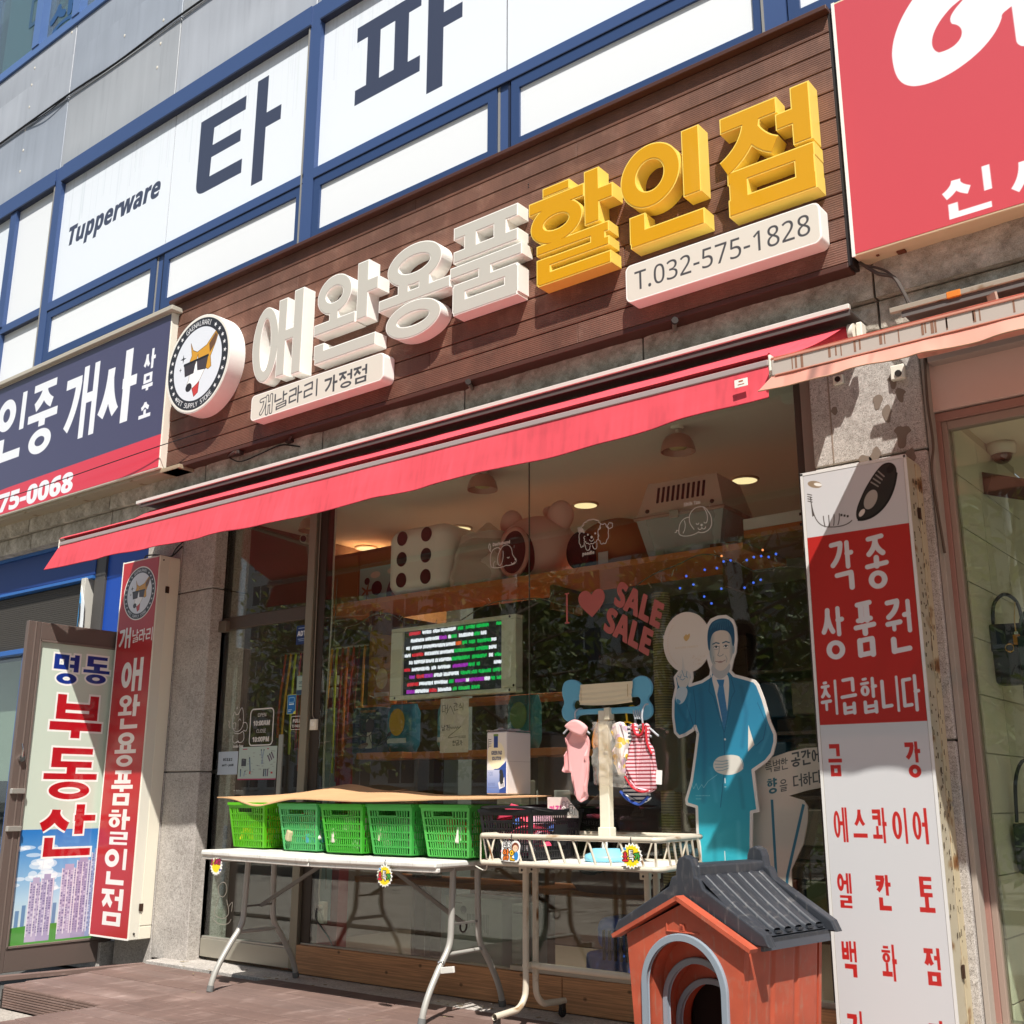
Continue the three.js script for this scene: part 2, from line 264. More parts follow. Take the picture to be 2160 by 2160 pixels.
const deckTex = pixTex(512, 512, (u, v) => { const g = fbm(u * 5, v * 5, 16, 4, 5), s = fbm(u * 8, v * 90, 17, 2), sc = fbm(u * 30, v * 12, 18, 3); const k = 1 + 0.22 * (g - 0.5) + 0.12 * (s - 0.5), d = Math.max(0, sc - 0.62) * 90 + Math.max(0, g - 0.6) * 80; return [120 * k + d, 98 * k + d, 90 * k + d]; }, 1.6);
const panelTex = pixTex(1024, 512, (u, v) => { const st = fbm(u * 46, v * 2, 19, 3, 46), b = fbm(u * 4, v * 3, 20, 3, 4), dr = Math.max(0, fbm(u * 120, v * 4, 23, 2, 120) - 0.63) * 2.2; const k = 190 + 30 * (b - 0.5) + 12 * (st - 0.5) - 12 * dr; return [k - 2, k + 1, k + 7]; }, [3.8, 1.7]);
const awnTex = pixTex(512, 128, (u, v) => { const s = fbm(u * 150, v * 3, 24, 2, 150), m = fbm(u * 8, v * 6, 25, 3, 8), dirt = Math.max(0, fbm(u * 90, v * 4, 26, 3, 90) - 0.58); const k = 1 + 0.12 * (s - 0.5) + 0.12 * (m - 0.5) - 0.22 * dirt; return [212 * k, 72 * k, 84 * k]; }, [3, 0.5]);
const awn2Tex = pixTex(512, 128, (u, v) => { const s = fbm(u * 20, v * 2, 27, 2, 20), st = Math.max(0, fbm(u * 34, v * 1.5, 28, 2, 34) - 0.55) * 2; const k = 1 + 0.1 * (s - 0.5) - 0.5 * st; return [232 * k, 158 * k, 138 * k]; }, [2, 0.5]);
const cardTex = pixTex(512, 256, (u, v) => { const c = Math.sin(u * Math.PI * 2 * 90), m = fbm(u * 6, v * 6, 29, 4, 6); const k = 1 + 0.025 * c + 0.12 * (m - 0.5); return [202 * k, 160 * k, 116 * k]; }, [1, 0.5]);
const rustTex = pixTex(256, 256, (u, v) => { const m = fbm(u * 8, v * 8, 30, 4, 8), r = Math.max(0, m - 0.66) * 5; return [222 - 90 * r, 216 - 130 * r, 204 - 160 * r]; }, 0.8);
const scuff = (r, g, b, s) => pixTex(512, 512, (u, v) => { const m = fbm(u * 7, v * 7, s, 5, 7), l = Math.max(0, fbm(u * 60, v * 9, s + 5, 3, 60) - 0.64) * 2.4, q = Math.max(0, fbm(u * 26, v * 26, s + 9, 4, 26) - 0.62) * 1.6, k = 1 + 0.2 * (m - 0.5); return [r * k + (150 - r) * 0.55 * (l + q), g * k + (140 - g) * 0.55 * (l + q), b * k + (128 - b) * 0.55 * (l + q)]; }, 0.7);
const stoneMat = std(0xffffff, 0.82, { map: graniteTex, bumpMap: bumpTex, bumpScale: 0.002 });
const roughMat = std(0xffffff, 0.95, { map: roughTex, bumpMap: bumpTex, bumpScale: 0.008 });
const mortar = std(0x5c574e, 0.95);
const asphalt = std(0xffffff, 0.95, { map: asphaltTex });
const deckMats = [0xffffff, 0xf8f5f3, 0xf3eeeb].map((c) => std(c, 0.72, { map: deckTex }));
const woodMat = std(0xffffff, 0.7, { map: woodTex, bumpMap: bumpTex, bumpScale: 0.0015 });
const sidingMats = [0xffffff, 0xe6dcd6, 0xf4ece6].map((c) => std(c, 0.62, { map: sidingTex, bumpMap: ribTex, bumpScale: 0.0012 }));
const brownTrim = std(0x4a2a20, 0.55, { map: null });
const panelMats = [0xffffff, 0xe9edf2, 0xf4f3ef].map((c) => std(c, 0.42, { map: panelTex, metalness: 0.25 }));
const blueFrame = std(0x314873, 0.42, { metalness: 0.1 });
const blueFrame2 = std(0x3f5684, 0.42, { metalness: 0.1 });
const grommet = std(0x8d8b86, 0.6);
const whiteSign = std(0xe6ecf2, 0.32);
const whiteVent = std(0xebedef, 0.3);
const ivory = std(0xe4dfd0, 0.4), ivoryFace = phys(0xd9d5c8, 0.28, { clearcoat: 0.2 });
const whiteMetal = std(0xe9e4da, 0.35, { map: rustTex }), whiteEnamel = std(0xf0ece4, 0.35);
const steel = std(0x9c968c, 0.34, { metalness: 0.75 }), darkSteel = std(0x3c3632, 0.45, { metalness: 0.5 }), alu = std(0xb9b4aa, 0.38, { metalness: 0.6 });
const chrome = std(0xd8d8d8, 0.16, { metalness: 1 });
const black = std(0x17171a, 0.45), rubber = std(0x202022, 0.8), cable = std(0x15161a, 0.6);
const glass = phys(0xf4faf6, 0.0, { transmission: 1, thickness: 0, ior: 1.65 });
const tinted = phys(0xbfd6d8, 0.03, { transmission: 0.9, thickness: 0, ior: 1.6 });
const mat = (c, r = 0.55, o) => std(c, r, o);

// ---------------------------------------------------------------- ground
struct('asphalt_ground', grid(2, 2, (u, v) => [(u - 0.5) * 500, -0.16, 150 - v * 300 - 0]), asphalt);
struct('granite_step', [rspan(-2.45, 3.2, -0.16, -0.004, -0.3, 0.262, 0.006)], stoneMat);
struct('sidewalk', [rspan(-14, 12, -0.16, -0.14, 1.35, 2.8, 0.004), rspan(-14, 12, -0.16, -0.1, 2.81, 6.6, 0.006)], std(0xf4f0ea, 0.9, { map: graniteTex }));
{ // deck boards, each board of its own
  const deck = struct('deck_floor', [span(-1.2, 6.5, -0.16, -0.05, 0.27, 2.75), span(-2.36, -1.2, -0.16, -0.05, 0.32, 1.3)], mat(0x2c211d, 0.9));
  reseed(5); let z = 0.268, r = 0;
  const put = (x0, x1, z0, z1, y) => mesh('deck_plank', rspan(x0, x1, y - 0.03, y, z0, z1, 0.004), deckMats[Math.floor(rnd() * 3)], deck);
  while (z < 2.7) { const w = 0.146, cuts = [-1.16 + rr(-0.004, 0.004), 0.5 + rr(-0.9, 0.9), 2.6 + rr(-0.6, 0.6), 4.4 + rr(-0.5, 0.5), 6.5]; for (let i = 0; i < 4; i++) put(cuts[i] + 0.002, cuts[i + 1] - 0.002, z, z + w - 0.005, 0.0 + rr(-0.0015, 0.0015)); z += w; r++; }
  z = 0.325; while (z < 1.28) { put(-2.38 + rr(-0.01, 0.01) + (z - 0.32) * 0.13, -1.166, z, z + 0.141, -0.012 + rr(-0.002, 0.002)); z += 0.146; }
  for (let i = 0; i < 9; i++) mesh('deck_riser_slat', rspan(-2.26, -1.166, -0.135 + i * 0.0135, -0.1245 + i * 0.0135, 1.325, 1.345, 0.002), deckMats[i % 3], deck);
  mesh('deck_edge_trim', rbox(1.0, 0.03, 0.05, 0.004).rotateY(1.35).translate(-2.47, -0.02, 0.82), deckMats[1], deck);
}

// ---------------------------------------------------------------- the building
const building = thing('commercial_building', 'grey panelled building with granite lintel and blue framed upper windows', 'building');
function roughStone(x0, x1, y0, y1, z, dep, s, amp = 0.035) {
  const w = x1 - x0, h = y1 - y0, nx = Math.ceil(w / 0.03), ny = Math.ceil(h / 0.03);
  const front = grid(nx, ny, (u, v) => { const e = Math.min(1, Math.min(u * w, (1 - u) * w, v * h, (1 - v) * h) / 0.05); const n = fbm(u * w * 3.2 + s * 7, v * h * 4.5, 60 + s, 4), q = Math.floor(n * 6) / 6; return [x0 + u * w, y0 + v * h, z + amp * e * (0.55 * q + 0.45 * n - 0.15)]; });
  return [front, span(x0, x1, y0, y1, z - dep, z - 0.004)];
}
{ // granite lintel band with rough blocks, a smooth lower band, pillars
  const xs = [-7.4, -6.1, -4.82, -3.55, -2.28, -0.99, 0.28, 1.55, 2.815, 4.1, 5.4];
  for (let i = 0; i < xs.length - 1; i++) {
    mesh('stone_block', roughStone(xs[i] + 0.006, xs[i + 1] - 0.006, 3.335, 3.64, 0.2, 0.2, i), roughMat, building);
    mesh('stone_block', [...roughStone(xs[i] + 0.006, xs[i + 1] - 0.006, 3.19, 3.325, 0.165, 0.165, i + 20, 0.012)], roughMat, building);
  }
  mesh('mortar_core', [span(-7.4, 5.4, 3.2, 4.95, -0.1, 0.06)], mortar, building);
  const pil = (x0, x1, seams, name) => { for (let i = 0; i < seams.length - 1; i++) mesh('stone_block', [rspan(x0, x1, seams[i] + 0.004, seams[i + 1] - 0.004, -0.2, 0.12, 0.008)], stoneMat, building); mesh('mortar_core', [span(x0 + 0.01, x1 - 0.01, 0, 3.18, -0.19, 0.11)], mortar, building); };
  pil(-2.6, -2.2, [-0.02, 1.236, 2.545, 3.18]); pil(-3.06, -2.61, [-0.1, 1.236, 2.545, 3.18]);
  pil(2.43, 2.96, [-0.02, 1.30, 2.585, 3.18]);
  mesh('pillar_flange', [rspan(2.35, 2.425, 0.0, 3.18, -0.12, 0.045, 0.004)], std(0x8f7f74, 0.6), building);
}
{ // cladding panels
  const cols = [-9.0, -7.1, -5.2, -3.29, -1.4, 0.5, 2.4, 4.3, 6.2], rows = [7.14, 7.985, 8.86]; let k = 0;
  for (let r = 0; r < 2; r++) for (let i = 0; i < cols.length - 1; i++) mesh('wall_panel', rspan(cols[i] + 0.007, cols[i + 1] - 0.007, rows[r] + 0.007, rows[r + 1] - 0.007, 0.03, 0.11, 0.006), panelMats[k++ % 3], building);
  mesh('wall_core', [span(-9, 6.2, 7.1, 8.9, -0.2, 0.04), span(-9, 6.2, 10.6, 11.4, -0.2, 0.08), span(-9.2, 6.2, 4.9, 11.4, -0.7, -0.5)], std(0x55585c, 0.9), building);
  for (const [x, y] of [[-6.02, 8.7], [-6.04, 8.5], [-6.03, 8.22], [-6.05, 7.95], [-6.04, 7.7], [-6.05, 7.45], [-3.6, 8.35], [-3.59, 8.1], [-3.6, 7.85], [-3.62, 7.6], [-5.3, 8.8], [-4.25, 8.25], [-6.9, 8.3]]) mesh('fixing_patch', ball(0.012, x, y, 0.111, 1, 1.5, 0.3, 8), std(0xd9d2c2, 0.8), building);
}
// printed letters for the window panels
function panelPrint(x0, x1, y0, y1, draw) { const [c, x] = canvasM(x1 - x0, y1 - y0, 460); x.fillStyle = '#e9eef4'; x.fillRect(0, 0, 9, 9); reseed(Math.round(x0 * 100) + 2000); for (let i = 0; i < 70; i++) { x.fillStyle = `rgba(120,128,138,${rr(0.02, 0.07)})`; x.fillRect(rnd() * 2, 0, rr(0.002, 0.02), rr(0.05, 0.7)); } x.fillStyle = '#3c4257'; draw(x, (q) => q - x0, (q) => y1 - q); return std(0xffffff, 0.3, { map: canvasTex(c) }); }
{
  const Y0 = 5.645, Y1 = 6.95, bays = [[-8.85, -5.195], [-5.07, -1.42], [-1.305, 2.345], [2.46, 6.1]];
  bays.forEach(([x0, x1], b) => {
    const xm = (x0 + x1) / 2, fr = [];
    fr.push(span(x0 - 0.125, x0, 4.9, 7.13, 0, 0.14), span(x0, x1, 6.955, 7.13, 0, 0.15), span(x0, x1, 5.56, 5.64, 0, 0.14), span(x0, x1, 4.9, 5.03, 0, 0.12), span(xm - 0.035, xm + 0.035, 5.03, 5.56, 0, 0.12));
    const w = mesh('window', fr, blueFrame2, building);
    mesh('window_gasket', [span(x0, x1, 6.938, 6.955, 0.02, 0.155), span(xm + 0.036, xm + 0.052, 5.03, 5.56, 0.02, 0.128), span(x0, x1, 5.553, 5.56, 0.02, 0.142)], std(0x1d2740, 0.5), w);
    mesh('window_seal', [span(x0 - 0.138, x0 - 0.125, 4.9, 7.0, 0, 0.146)], grommet, w); mesh('window_seal', [span(xm - 0.053, xm - 0.036, 5.03, 5.555, 0.02, 0.124)], grommet, w);
    const draws = [[], [(x, X, Y) => write(x, 'Tupperware', X(-4.925), Y(6.205), 0.19, { bold: true, skew: 0.16, w: 1.52 }),
      (x, X, Y) => { const r = (a, b2, c, d) => x.fillRect(X(a), Y(d), b2 - a, d - c); r(-2.76, -2.248, 6.575, 6.707); r(-2.72, -2.29, 6.295, 6.41); r(-2.6, -2.248, 5.985, 6.115); x.beginPath(); x.moveTo(X(-2.86), Y(6.707)); x.lineTo(X(-2.66), Y(6.707)); x.lineTo(X(-2.68), Y(6.115)); x.lineTo(X(-2.55), Y(6.115)); x.lineTo(X(-2.55), Y(5.985)); x.lineTo(X(-2.74), Y(5.985)); x.quadraticCurveTo(X(-2.86), Y(5.985), X(-2.86), Y(6.1)); x.fill(); r(-2.107, -1.968, 5.81, 6.775); r(-1.98, -1.785, 6.29, 6.425); }],
      [(x, X, Y) => { const r = (a, b2, c, d) => x.fillRect(X(a), Y(d), b2 - a, d - c); r(-0.93, -0.27, 6.58, 6.71); r(-0.93, -0.27, 6.035, 6.165); r(-0.815, -0.68, 6.1, 6.65); r(-0.53, -0.39, 6.1, 6.65); r(-0.2, -0.05, 5.815, 6.79); r(-0.06, 0.125, 6.288, 6.412); },
        (x) => hangul(x, '웨', 0.45, 0.09, 0.95, 0.99, { tv: 0.14, th: 0.13 })], [(x) => hangul(x, '어', 0.35, 0.12, 0.95, 0.97, { tv: 0.14, th: 0.13 }), () => {}]][b];
    if (b === 0) {
      mesh('window_panel', span(-5.94, x1, 5.03, 6.94, 0.06, 0.1), whiteVent, w); mesh('window_mullion', span(-6.06, -5.94, 4.9, 6.955, 0, 0.14), blueFrame2, w);
      mesh('window_panel', span(-7.9, -6.06, Y0, 6.94, 0.06, 0.1), whiteSign, w);
      mesh('vent_sash', [span(-7.9, -6.12, 5.5, 5.55, 0.03, 0.14), span(-7.9, -6.12, 5.03, 5.09, 0.03, 0.14), span(-6.18, -6.07, 5.09, 5.5, 0.03, 0.14)], blueFrame, w); mesh('vent_pane', span(-7.9, -6.18, 5.09, 5.5, 0.08, 0.1), whiteVent, w);
      return;
    }
    [[x0, xm - 0.006], [xm + 0.006, x1]].forEach(([a, c], i) => mesh('window_panel', sheet(c - a, Y1 - Y0 - 0.012, 0.03, a, Y0, 0.07), panelPrint(a, c, Y0, Y1 - 0.012, draws[i]), w));
    mesh('panel_joint', span(xm - 0.006, xm + 0.006, Y0, 6.938, 0.06, 0.094), std(0x4a4d55, 0.7), w);
    for (const [a, c] of [[x0, xm - 0.056], [xm + 0.055, x1]]) {
      const s = 0.075; mesh('vent_sash', [span(a + 0.01, c, 5.475, 5.55, 0.03, 0.135), span(a + 0.01, c, 5.03, 5.11, 0.03, 0.135), span(a + 0.01, a + s, 5.11, 5.475, 0.03, 0.135), span(c - s, c, 5.11, 5.475, 0.03, 0.135)], blueFrame, w);
      mesh('vent_pane', span(a + s, c - s, 5.11, 5.475, 0.06, 0.118), whiteVent, w);
    }
  });
  // third floor windows
  const w3 = mesh('window', [span(-9, 6.2, 8.86, 8.96, 0, 0.13), ...[-8.4, -7.35, -6.02, -5.22, -4.6, -2.7, -0.8, 1.1, 3.0, 4.9].map((x) => span(x - 0.07, x + 0.07, 8.96, 10.6, 0, 0.14))], std(0x5876ab, 0.4), building);
  for (const [a, c] of [[-8.33, -7.42], [-7.28, -6.09], [-5.95, -5.29], [-5.15, -4.67], [-4.53, -2.77], [-2.63, -0.87], [-0.73, 1.03], [1.17, 2.93]]) mesh('window_pane', span(a, c, 8.96, 10.6, 0.04, 0.055), tinted, w3);
  mesh('window_blind', [span(-7.1, -6.12, 8.98, 10.6, -0.03, -0.02), span(-5.9, -4.7, 8.98, 10.6, -0.03, -0.02), span(-4.5, 3, 8.98, 10.6, -0.03, -0.02)], std(0x9fb4b4, 0.7), w3);
  mesh('window_lettering', cut(0.62, 1.3, 200, (x) => { hangul(x, '영', 0.02, 0.2, 0.58, 0.6, { tv: 0.1, th: 0.09, round: true }); hangul(x, '상', 0.02, 0.86, 0.55, 0.4, { tv: 0.09, th: 0.08, round: true }); }).map((s) => ext(s, 0.004).translate(-5.93, 8.97, 0.057)), std(0x2c5584, 0.5), w3);
  mesh('window_lettering', cut(0.3, 1.0, 200, (x) => hangul(x, '디', 0.02, 0.1, 0.26, 0.5, { tv: 0.05, th: 0.05, round: true })).map((s) => ext(s, 0.004).translate(-6.42, 8.95, 0.057)), std(0x3d5c78, 0.5), w3);
}
tag(mesh('facade_cable', [tube([[-9, 8.0, 0.125], [-7.0, 7.985, 0.125], [-5.21, 7.99, 0.13], [-4.3, 7.97, 0.125], [-3.3, 7.99, 0.13], [-1.4, 7.985, 0.125], [2, 7.99, 0.125], [6, 7.98, 0.125]], 0.011, 90, 6), tube([[-6.0, 7.975, 0.13], [-5.6, 7.94, 0.14], [-5.22, 7.975, 0.13]], 0.006, 20, 6)], cable), 'black cable running along the seam of the grey wall panels', 'cable');

// ---------------------------------------------------------------- the brown signboard
const logoDraw = (x, R) => {
  const C = (r, f) => { x.fillStyle = f; x.beginPath(); x.arc(0, 0, r * R, 0, 7); x.fill(); };
  C(1, '#e8e4da'); C(0.955, '#2b2b2f'); C(0.765, '#dfe3ea');
  x.fillStyle = '#e9e9ea';
  const arc = (s, mid, r, capH, flip, step) => [...s].forEach((ch, i) => { const a = mid + (flip ? -1 : 1) * (i - (s.length - 1) / 2) * step; x.save(); x.rotate(a); write(x, ch, 0, flip ? (r + capH / 2) * R : -(r - capH / 2) * R, capH * R, { align: 'center' }); x.restore(); });
  arc('GAENALRARI', -0.05, 0.86, 0.105, false, 0.098); arc('PET SUPPLY STORE', 0.05, 0.86, 0.1, true, 0.086);
  const star = (a) => { x.save(); x.rotate(a); x.translate(0, -0.86 * R); x.beginPath(); for (let i = 0; i < 10; i++) { const q = i % 2 ? 0.022 : 0.055, b = i * Math.PI / 5; x.lineTo(q * R * Math.sin(b), -q * R * Math.cos(b)); } x.fill(); x.restore(); };
  for (let i = 0; i < 9; i++) { star(0.62 + i * 0.215); star(-0.72 - i * 0.205); }
  const P = (pts, f, line) => { x.beginPath(); pts.forEach((p, i) => x.lineTo(p[0] * R, -p[1] * R)); x.closePath(); if (f) { x.fillStyle = f; x.fill(); } if (line) { x.strokeStyle = line; x.lineWidth = 0.014 * R; x.stroke(); } };
  P([[-0.03, 0.2], [-0.24, 0.05], [-0.24, -0.28], [-0.3, -0.38], [-0.2, -0.46], [-0.05, -0.5], [0.12, -0.36], [0.33, -0.06], [0.36, 0.06], [0.3, 0.12]], '#f4f4f4', '#9a8f80');
  P([[-0.26, 0.49], [-0.17, 0.32], [-0.03, 0.25], [0.08, 0.28], [0.26, 0.33], [0.53, 0.56], [0.6, 0.46], [0.55, 0.32], [0.41, 0.06], [0.45, -0.16], [0.36, -0.2], [0.16, -0.08], [0.02, 0.04], [0.0, 0.2], [-0.06, 0.02], [-0.22, -0.1], [-0.28, 0.05], [-0.2, 0.22]], '#d39a2e', '#7a5518');
  P([[0.34, 0.34], [0.53, 0.53], [0.585, 0.45], [0.52, 0.28], [0.38, 0.14]], '#6b4a30');
  P([[-0.43, 0.06], [-0.06, 0.09], [-0.11, -0.17], [-0.38, -0.19]], '#3b3438', '#1c1a1c'); P([[-0.02, 0.09], [0.33, 0.09], [0.28, -0.17], [0.02, -0.14]], '#443b40', '#1c1a1c'); P([[-0.45, 0.09], [0.35, 0.12], [0.35, 0.07], [-0.45, 0.04]], '#1c1a1c');
  P([[-0.12, -0.5], [0.1, -0.4], [0.08, -0.62], [-0.04, -0.68]], '#c8403c', '#7d2622');
  x.fillStyle = '#2a2426'; x.beginPath(); x.ellipse(-0.23 * R, 0.45 * R, 0.1 * R, 0.09 * R, 0, 0, 7); x.fill();
  const spark = (px, py, q) => { x.fillStyle = '#222'; x.beginPath(); for (let i = 0; i < 8; i++) { const rr2 = i % 2 ? q * 0.25 : q, b = i * Math.PI / 4; x.lineTo((px + rr2 * Math.sin(b)) * R, -(py + rr2 * Math.cos(b)) * R); } x.fill(); };
  spark(-0.48, 0.21, 0.1); spark(-0.55, -0.01, 0.05);
};
const signboard = thing('brown_signboard', 'long brown boarded shop sign with raised ivory and yellow letters', 'signboard');
{
  const x0 = -2.72, x1 = 2.74, ys = [3.5, 3.625, 3.742, 3.868, 3.995, 4.13, 4.28, 4.43, 4.56, 4.665, 4.765, 4.868]; reseed(9);
  for (let i = 0; i < ys.length - 1; i++) { const j = rr(-1.4, 1.6); for (const [a, b] of [[x0, j], [j, x1]]) mesh('siding_board', rspan(a + 0.0015, b - 0.0015, ys[i] + 0.004, ys[i + 1] - 0.004, 0.272, 0.3, 0.003), sidingMats[Math.floor(rnd() * 3)], signboard); }
  mesh('backing_box', [span(x0, x1, 3.495, 4.868, 0.1, 0.284)], std(0x2a1813, 0.8), signboard);
  mesh('trim', [rspan(x0 - 0.01, x1 + 0.01, 4.868, 4.895, 0.05, 0.345, 0.004), rspan(x0, x1, 3.47, 3.4985, 0.07, 0.306, 0.004)], std(0x4c2c22, 0.5), signboard);
  mesh('side_trim', [span(x1 + 0.0, x1 + 0.02, 3.48, 4.868, 0.08, 0.302)], std(0x1c1413, 0.6), signboard);
  const D = 0.1, Z = 0.302, wMat = std(0xf8f5ee, 0.36), fW = phys(0xc3c0b6, 0.3, { clearcoat: 0.3 }), yMat = std(0xf7d765, 0.38), fY = phys(0xd39a06, 0.3, { clearcoat: 0.3 });
  const letter = (name, ox, oy, w, h, draw, side, face) => {
    const ppm = 640, s = cut(w, h, ppm, (x) => draw(x, 0)), f = cut(w, h, ppm, (x) => { draw(x, 0); x.globalCompositeOperation = 'destination-out'; }), m = mesh('channel_letter', s.map((q) => ext(q, D, Z)).map((g) => g.translate(ox, oy, 0)), side, signboard);
    const inner = cut(w, h, ppm, (x) => draw(x, -0.0075));
    mesh('letter_face', inner.map((q) => ext(q, 0.004, Z + D - 0.0015)).map((g) => g.translate(ox, oy, 0)), face, m);
    const pins = []; return m;
  };
  // each drawn stroke by stroke in a box of its own (metres, y down)
  const O = (g, tv = 0.092, th = 0.09) => ({ tv, th, grow: g });
  const j = (x, c, a, b, w, h, o, up) => jamo(x, c, a, b, w, h, o, up);
  letter('ae', -1.56, 3.825, 0.6, 0.67, (x, g) => { const o = O(g, 0.088, 0.084); const p = pen(x, o); p.o(0.152, 0.345, 0.098, 0.24, 0.088, 0.088); p.v(0.325, 0.075, 0.595, 0.06, 0.092); p.v(0.49, 0.045, 0.615, 0.06, 0.098); p.h(0.33, 0.48, 0.33, 0.085, 0.06); }, wMat, fW);
  letter('wan', -0.925, 3.845, 0.67, 0.65, (x, g) => { const o = O(g), p = pen(x, o); p.o(0.215, 0.165, 0.125, 0.1, 0.085, 0.085); p.v(0.215, 0.27, 0.37, 0.03, 0.088); p.h(0.07, 0.38, 0.385, 0.08, 0.09); p.v(0.485, 0.03, 0.4, 0.04, 0.105); p.h(0.5, 0.6, 0.2, 0.095, 0.06); p.v(0.085, 0.495, 0.595, 0.0, 0.1); p.h(0.09, 0.575, 0.59, 0.088, 0.09); }, wMat, fW);
  letter('yong', -0.305, 3.815, 0.67, 0.65, (x, g) => { const o = O(g), p = pen(x, o); p.o(0.325, 0.145, 0.185, 0.1, 0.085, 0.1); p.v(0.235, 0.23, 0.34, 0.03, 0.095); p.v(0.415, 0.23, 0.34, 0.03, 0.095); p.h(0.065, 0.585, 0.355, 0.078, 0.09); p.o(0.325, 0.52, 0.185, 0.084, 0.08, 0.1); }, wMat, fW);
  letter('pum', 0.3, 3.835, 0.6, 0.65, (x, g) => { const o = O(g), p = pen(x, o); p.h(0.095, 0.505, 0.075, 0.082, 0.09); p.v(0.185, 0.08, 0.24, 0.04, 0.1); p.v(0.415, 0.08, 0.24, 0.04, 0.1); p.h(0.095, 0.505, 0.235, 0.078, 0.09); p.h(0.07, 0.535, 0.335, 0.075, 0.09); p.v(0.3, 0.34, 0.43, 0.02, 0.1); p.h(0.1, 0.5, 0.452, 0.07, 0.09); p.h(0.1, 0.5, 0.575, 0.09, 0.09); p.v(0.1, 0.455, 0.575, 0.05, 0.105); p.v(0.5, 0.455, 0.575, 0.05, 0.105); }, wMat, fW);
  letter('hal', 0.905, 3.84, 0.65, 0.65, (x, g) => { const o = O(g), p = pen(x, o); p.h(0.165, 0.275, 0.05, 0.06, 0.08); p.h(0.07, 0.37, 0.125, 0.08, 0.09); p.o(0.22, 0.26, 0.135, 0.088, 0.085, 0.095); p.v(0.465, 0.04, 0.335, 0.04, 0.1); p.h(0.48, 0.575, 0.195, 0.09, 0.06); p.h(0.12, 0.535, 0.405, 0.062, 0.08); p.v(0.5, 0.405, 0.49, 0.06, 0.1); p.h(0.12, 0.535, 0.492, 0.056, 0.08); p.v(0.13, 0.492, 0.59, 0.06, 0.1); p.h(0.13, 0.545, 0.592, 0.075, 0.08); }, yMat, fY);
  letter('in', 1.54, 3.865, 0.58, 0.64, (x, g) => { const o = O(g), p = pen(x, o); p.o(0.205, 0.215, 0.135, 0.14, 0.095, 0.1); p.v(0.455, 0.05, 0.4, 0.04, 0.105); p.v(0.12, 0.435, 0.575, 0.02, 0.1); p.h(0.12, 0.475, 0.565, 0.092, 0.09); }, yMat, fY);
  letter('jeom', 2.125, 3.85, 0.58, 0.64, (x, g) => { const o = O(g), p = pen(x, o); p.h(0.085, 0.315, 0.085, 0.09, 0.085); p.q([[0.215, 0.11], [0.2, 0.26], [0.055, 0.335]], 0.1); p.q([[0.2, 0.15], [0.25, 0.26], [0.335, 0.3]], 0.095); p.v(0.48, 0.045, 0.325, 0.04, 0.1); p.h(0.37, 0.46, 0.185, 0.09, 0.05); p.h(0.12, 0.485, 0.4, 0.072, 0.1); p.h(0.12, 0.485, 0.565, 0.095, 0.1); p.v(0.13, 0.4, 0.565, 0.06, 0.105); p.v(0.48, 0.4, 0.565, 0.06, 0.105); }, yMat, fY);
  // logo roundel, branch plate, telephone plate
  const roundel = mesh('logo_roundel', [metric(new THREE.CylinderGeometry(0.385, 0.385, 0.135, 64).rotateX(Math.PI / 2).translate(-2.147, 4.183, 0.3685))], wMat, signboard);
  const [lc, lx] = canvasM(0.764, 0.764, 1050); lx.translate(0.382, 0.382); logoDraw(lx, 0.382);
  mesh('roundel_face', new THREE.CircleGeometry(0.378, 64).translate(-2.147, 4.183, 0.4385), std(0xffffff, 0.3, { map: canvasTex(lc) }), roundel);
  const plate = (name, x0p, x1p, y0p, y1p, zf, draw) => {
    const w = x1p - x0p, h = y1p - y0p, sh = rrect(w, h, 0.035, (x0p + x1p) / 2, (y0p + y1p) / 2), m = mesh(name, ext(sh, zf - 0.302, 0.302, 0.004), wMat, signboard);
    const [c, x] = canvasM(w, h, 760); x.fillStyle = '#f4f1ea'; x.fillRect(0, 0, 9, 9); x.fillStyle = '#d8d3c6'; x.beginPath(); x.roundRect(0.008, 0.008, w - 0.016, h - 0.016, 0.03); x.fill(); x.fillStyle = '#4a4a4c'; draw(x);
    mesh('plate_face', printed([rrect(w - 0.004, h - 0.004, 0.034, w / 2, h / 2)], 0.002, 0, w, h).translate(x0p, y0p, zf - 0.0005), std(0xffffff, 0.3, { map: canvasTex(c) }), m);
  };
  plate('telephone_plate', 1.575, 2.66, 3.59, 3.805, 0.4, (x) => write(x, 'T.032-575-1828', 0.055, 0.157, 0.107, { w: 0.985 }));
  plate('branch_plate', -1.525, -0.225, 3.6, 3.79, 0.4, (x) => { x.save(); x.transform(1, -0.02, 0, 1, 0, 0); const o = { tv: 0.016, th: 0.015, round: true, tilt: 0.08 }; x.fillStyle = x.strokeStyle = '#4a4a4c'; hangul(x, '개', 0.1, 0.04, 0.125, 0.135, { ...o, grow: 0.009 }); x.fillStyle = x.strokeStyle = '#d8d3c6'; hangul(x, '개', 0.1, 0.04, 0.125, 0.135, { ...o, grow: 0.001 }); x.fillStyle = x.strokeStyle = '#4a4a4c'; hangul(x, '날라리', 0.25, 0.045, 0.135, 0.125, { ...o, gap: 0.016, tv: 0.014, th: 0.013 }); x.restore(); hangul(x, '가정점', 0.755, 0.045, 0.125, 0.118, { tv: 0.018, th: 0.017, gap: 0.012 }); });
  const screws = []; for (const [x, y] of [[2.62, 4.4], [2.61, 4.3], [2.6, 4.1], [2.6, 4.0], [2.59, 3.8], [2.59, 3.7], [0.85, 4.62], [0.85, 4.6]]) screws.push(ball(0.006, x, y, 0.3, 1, 1, 0.5, 6)); mesh('screw_heads', screws, std(0x2a1a16, 0.5), signboard);
}

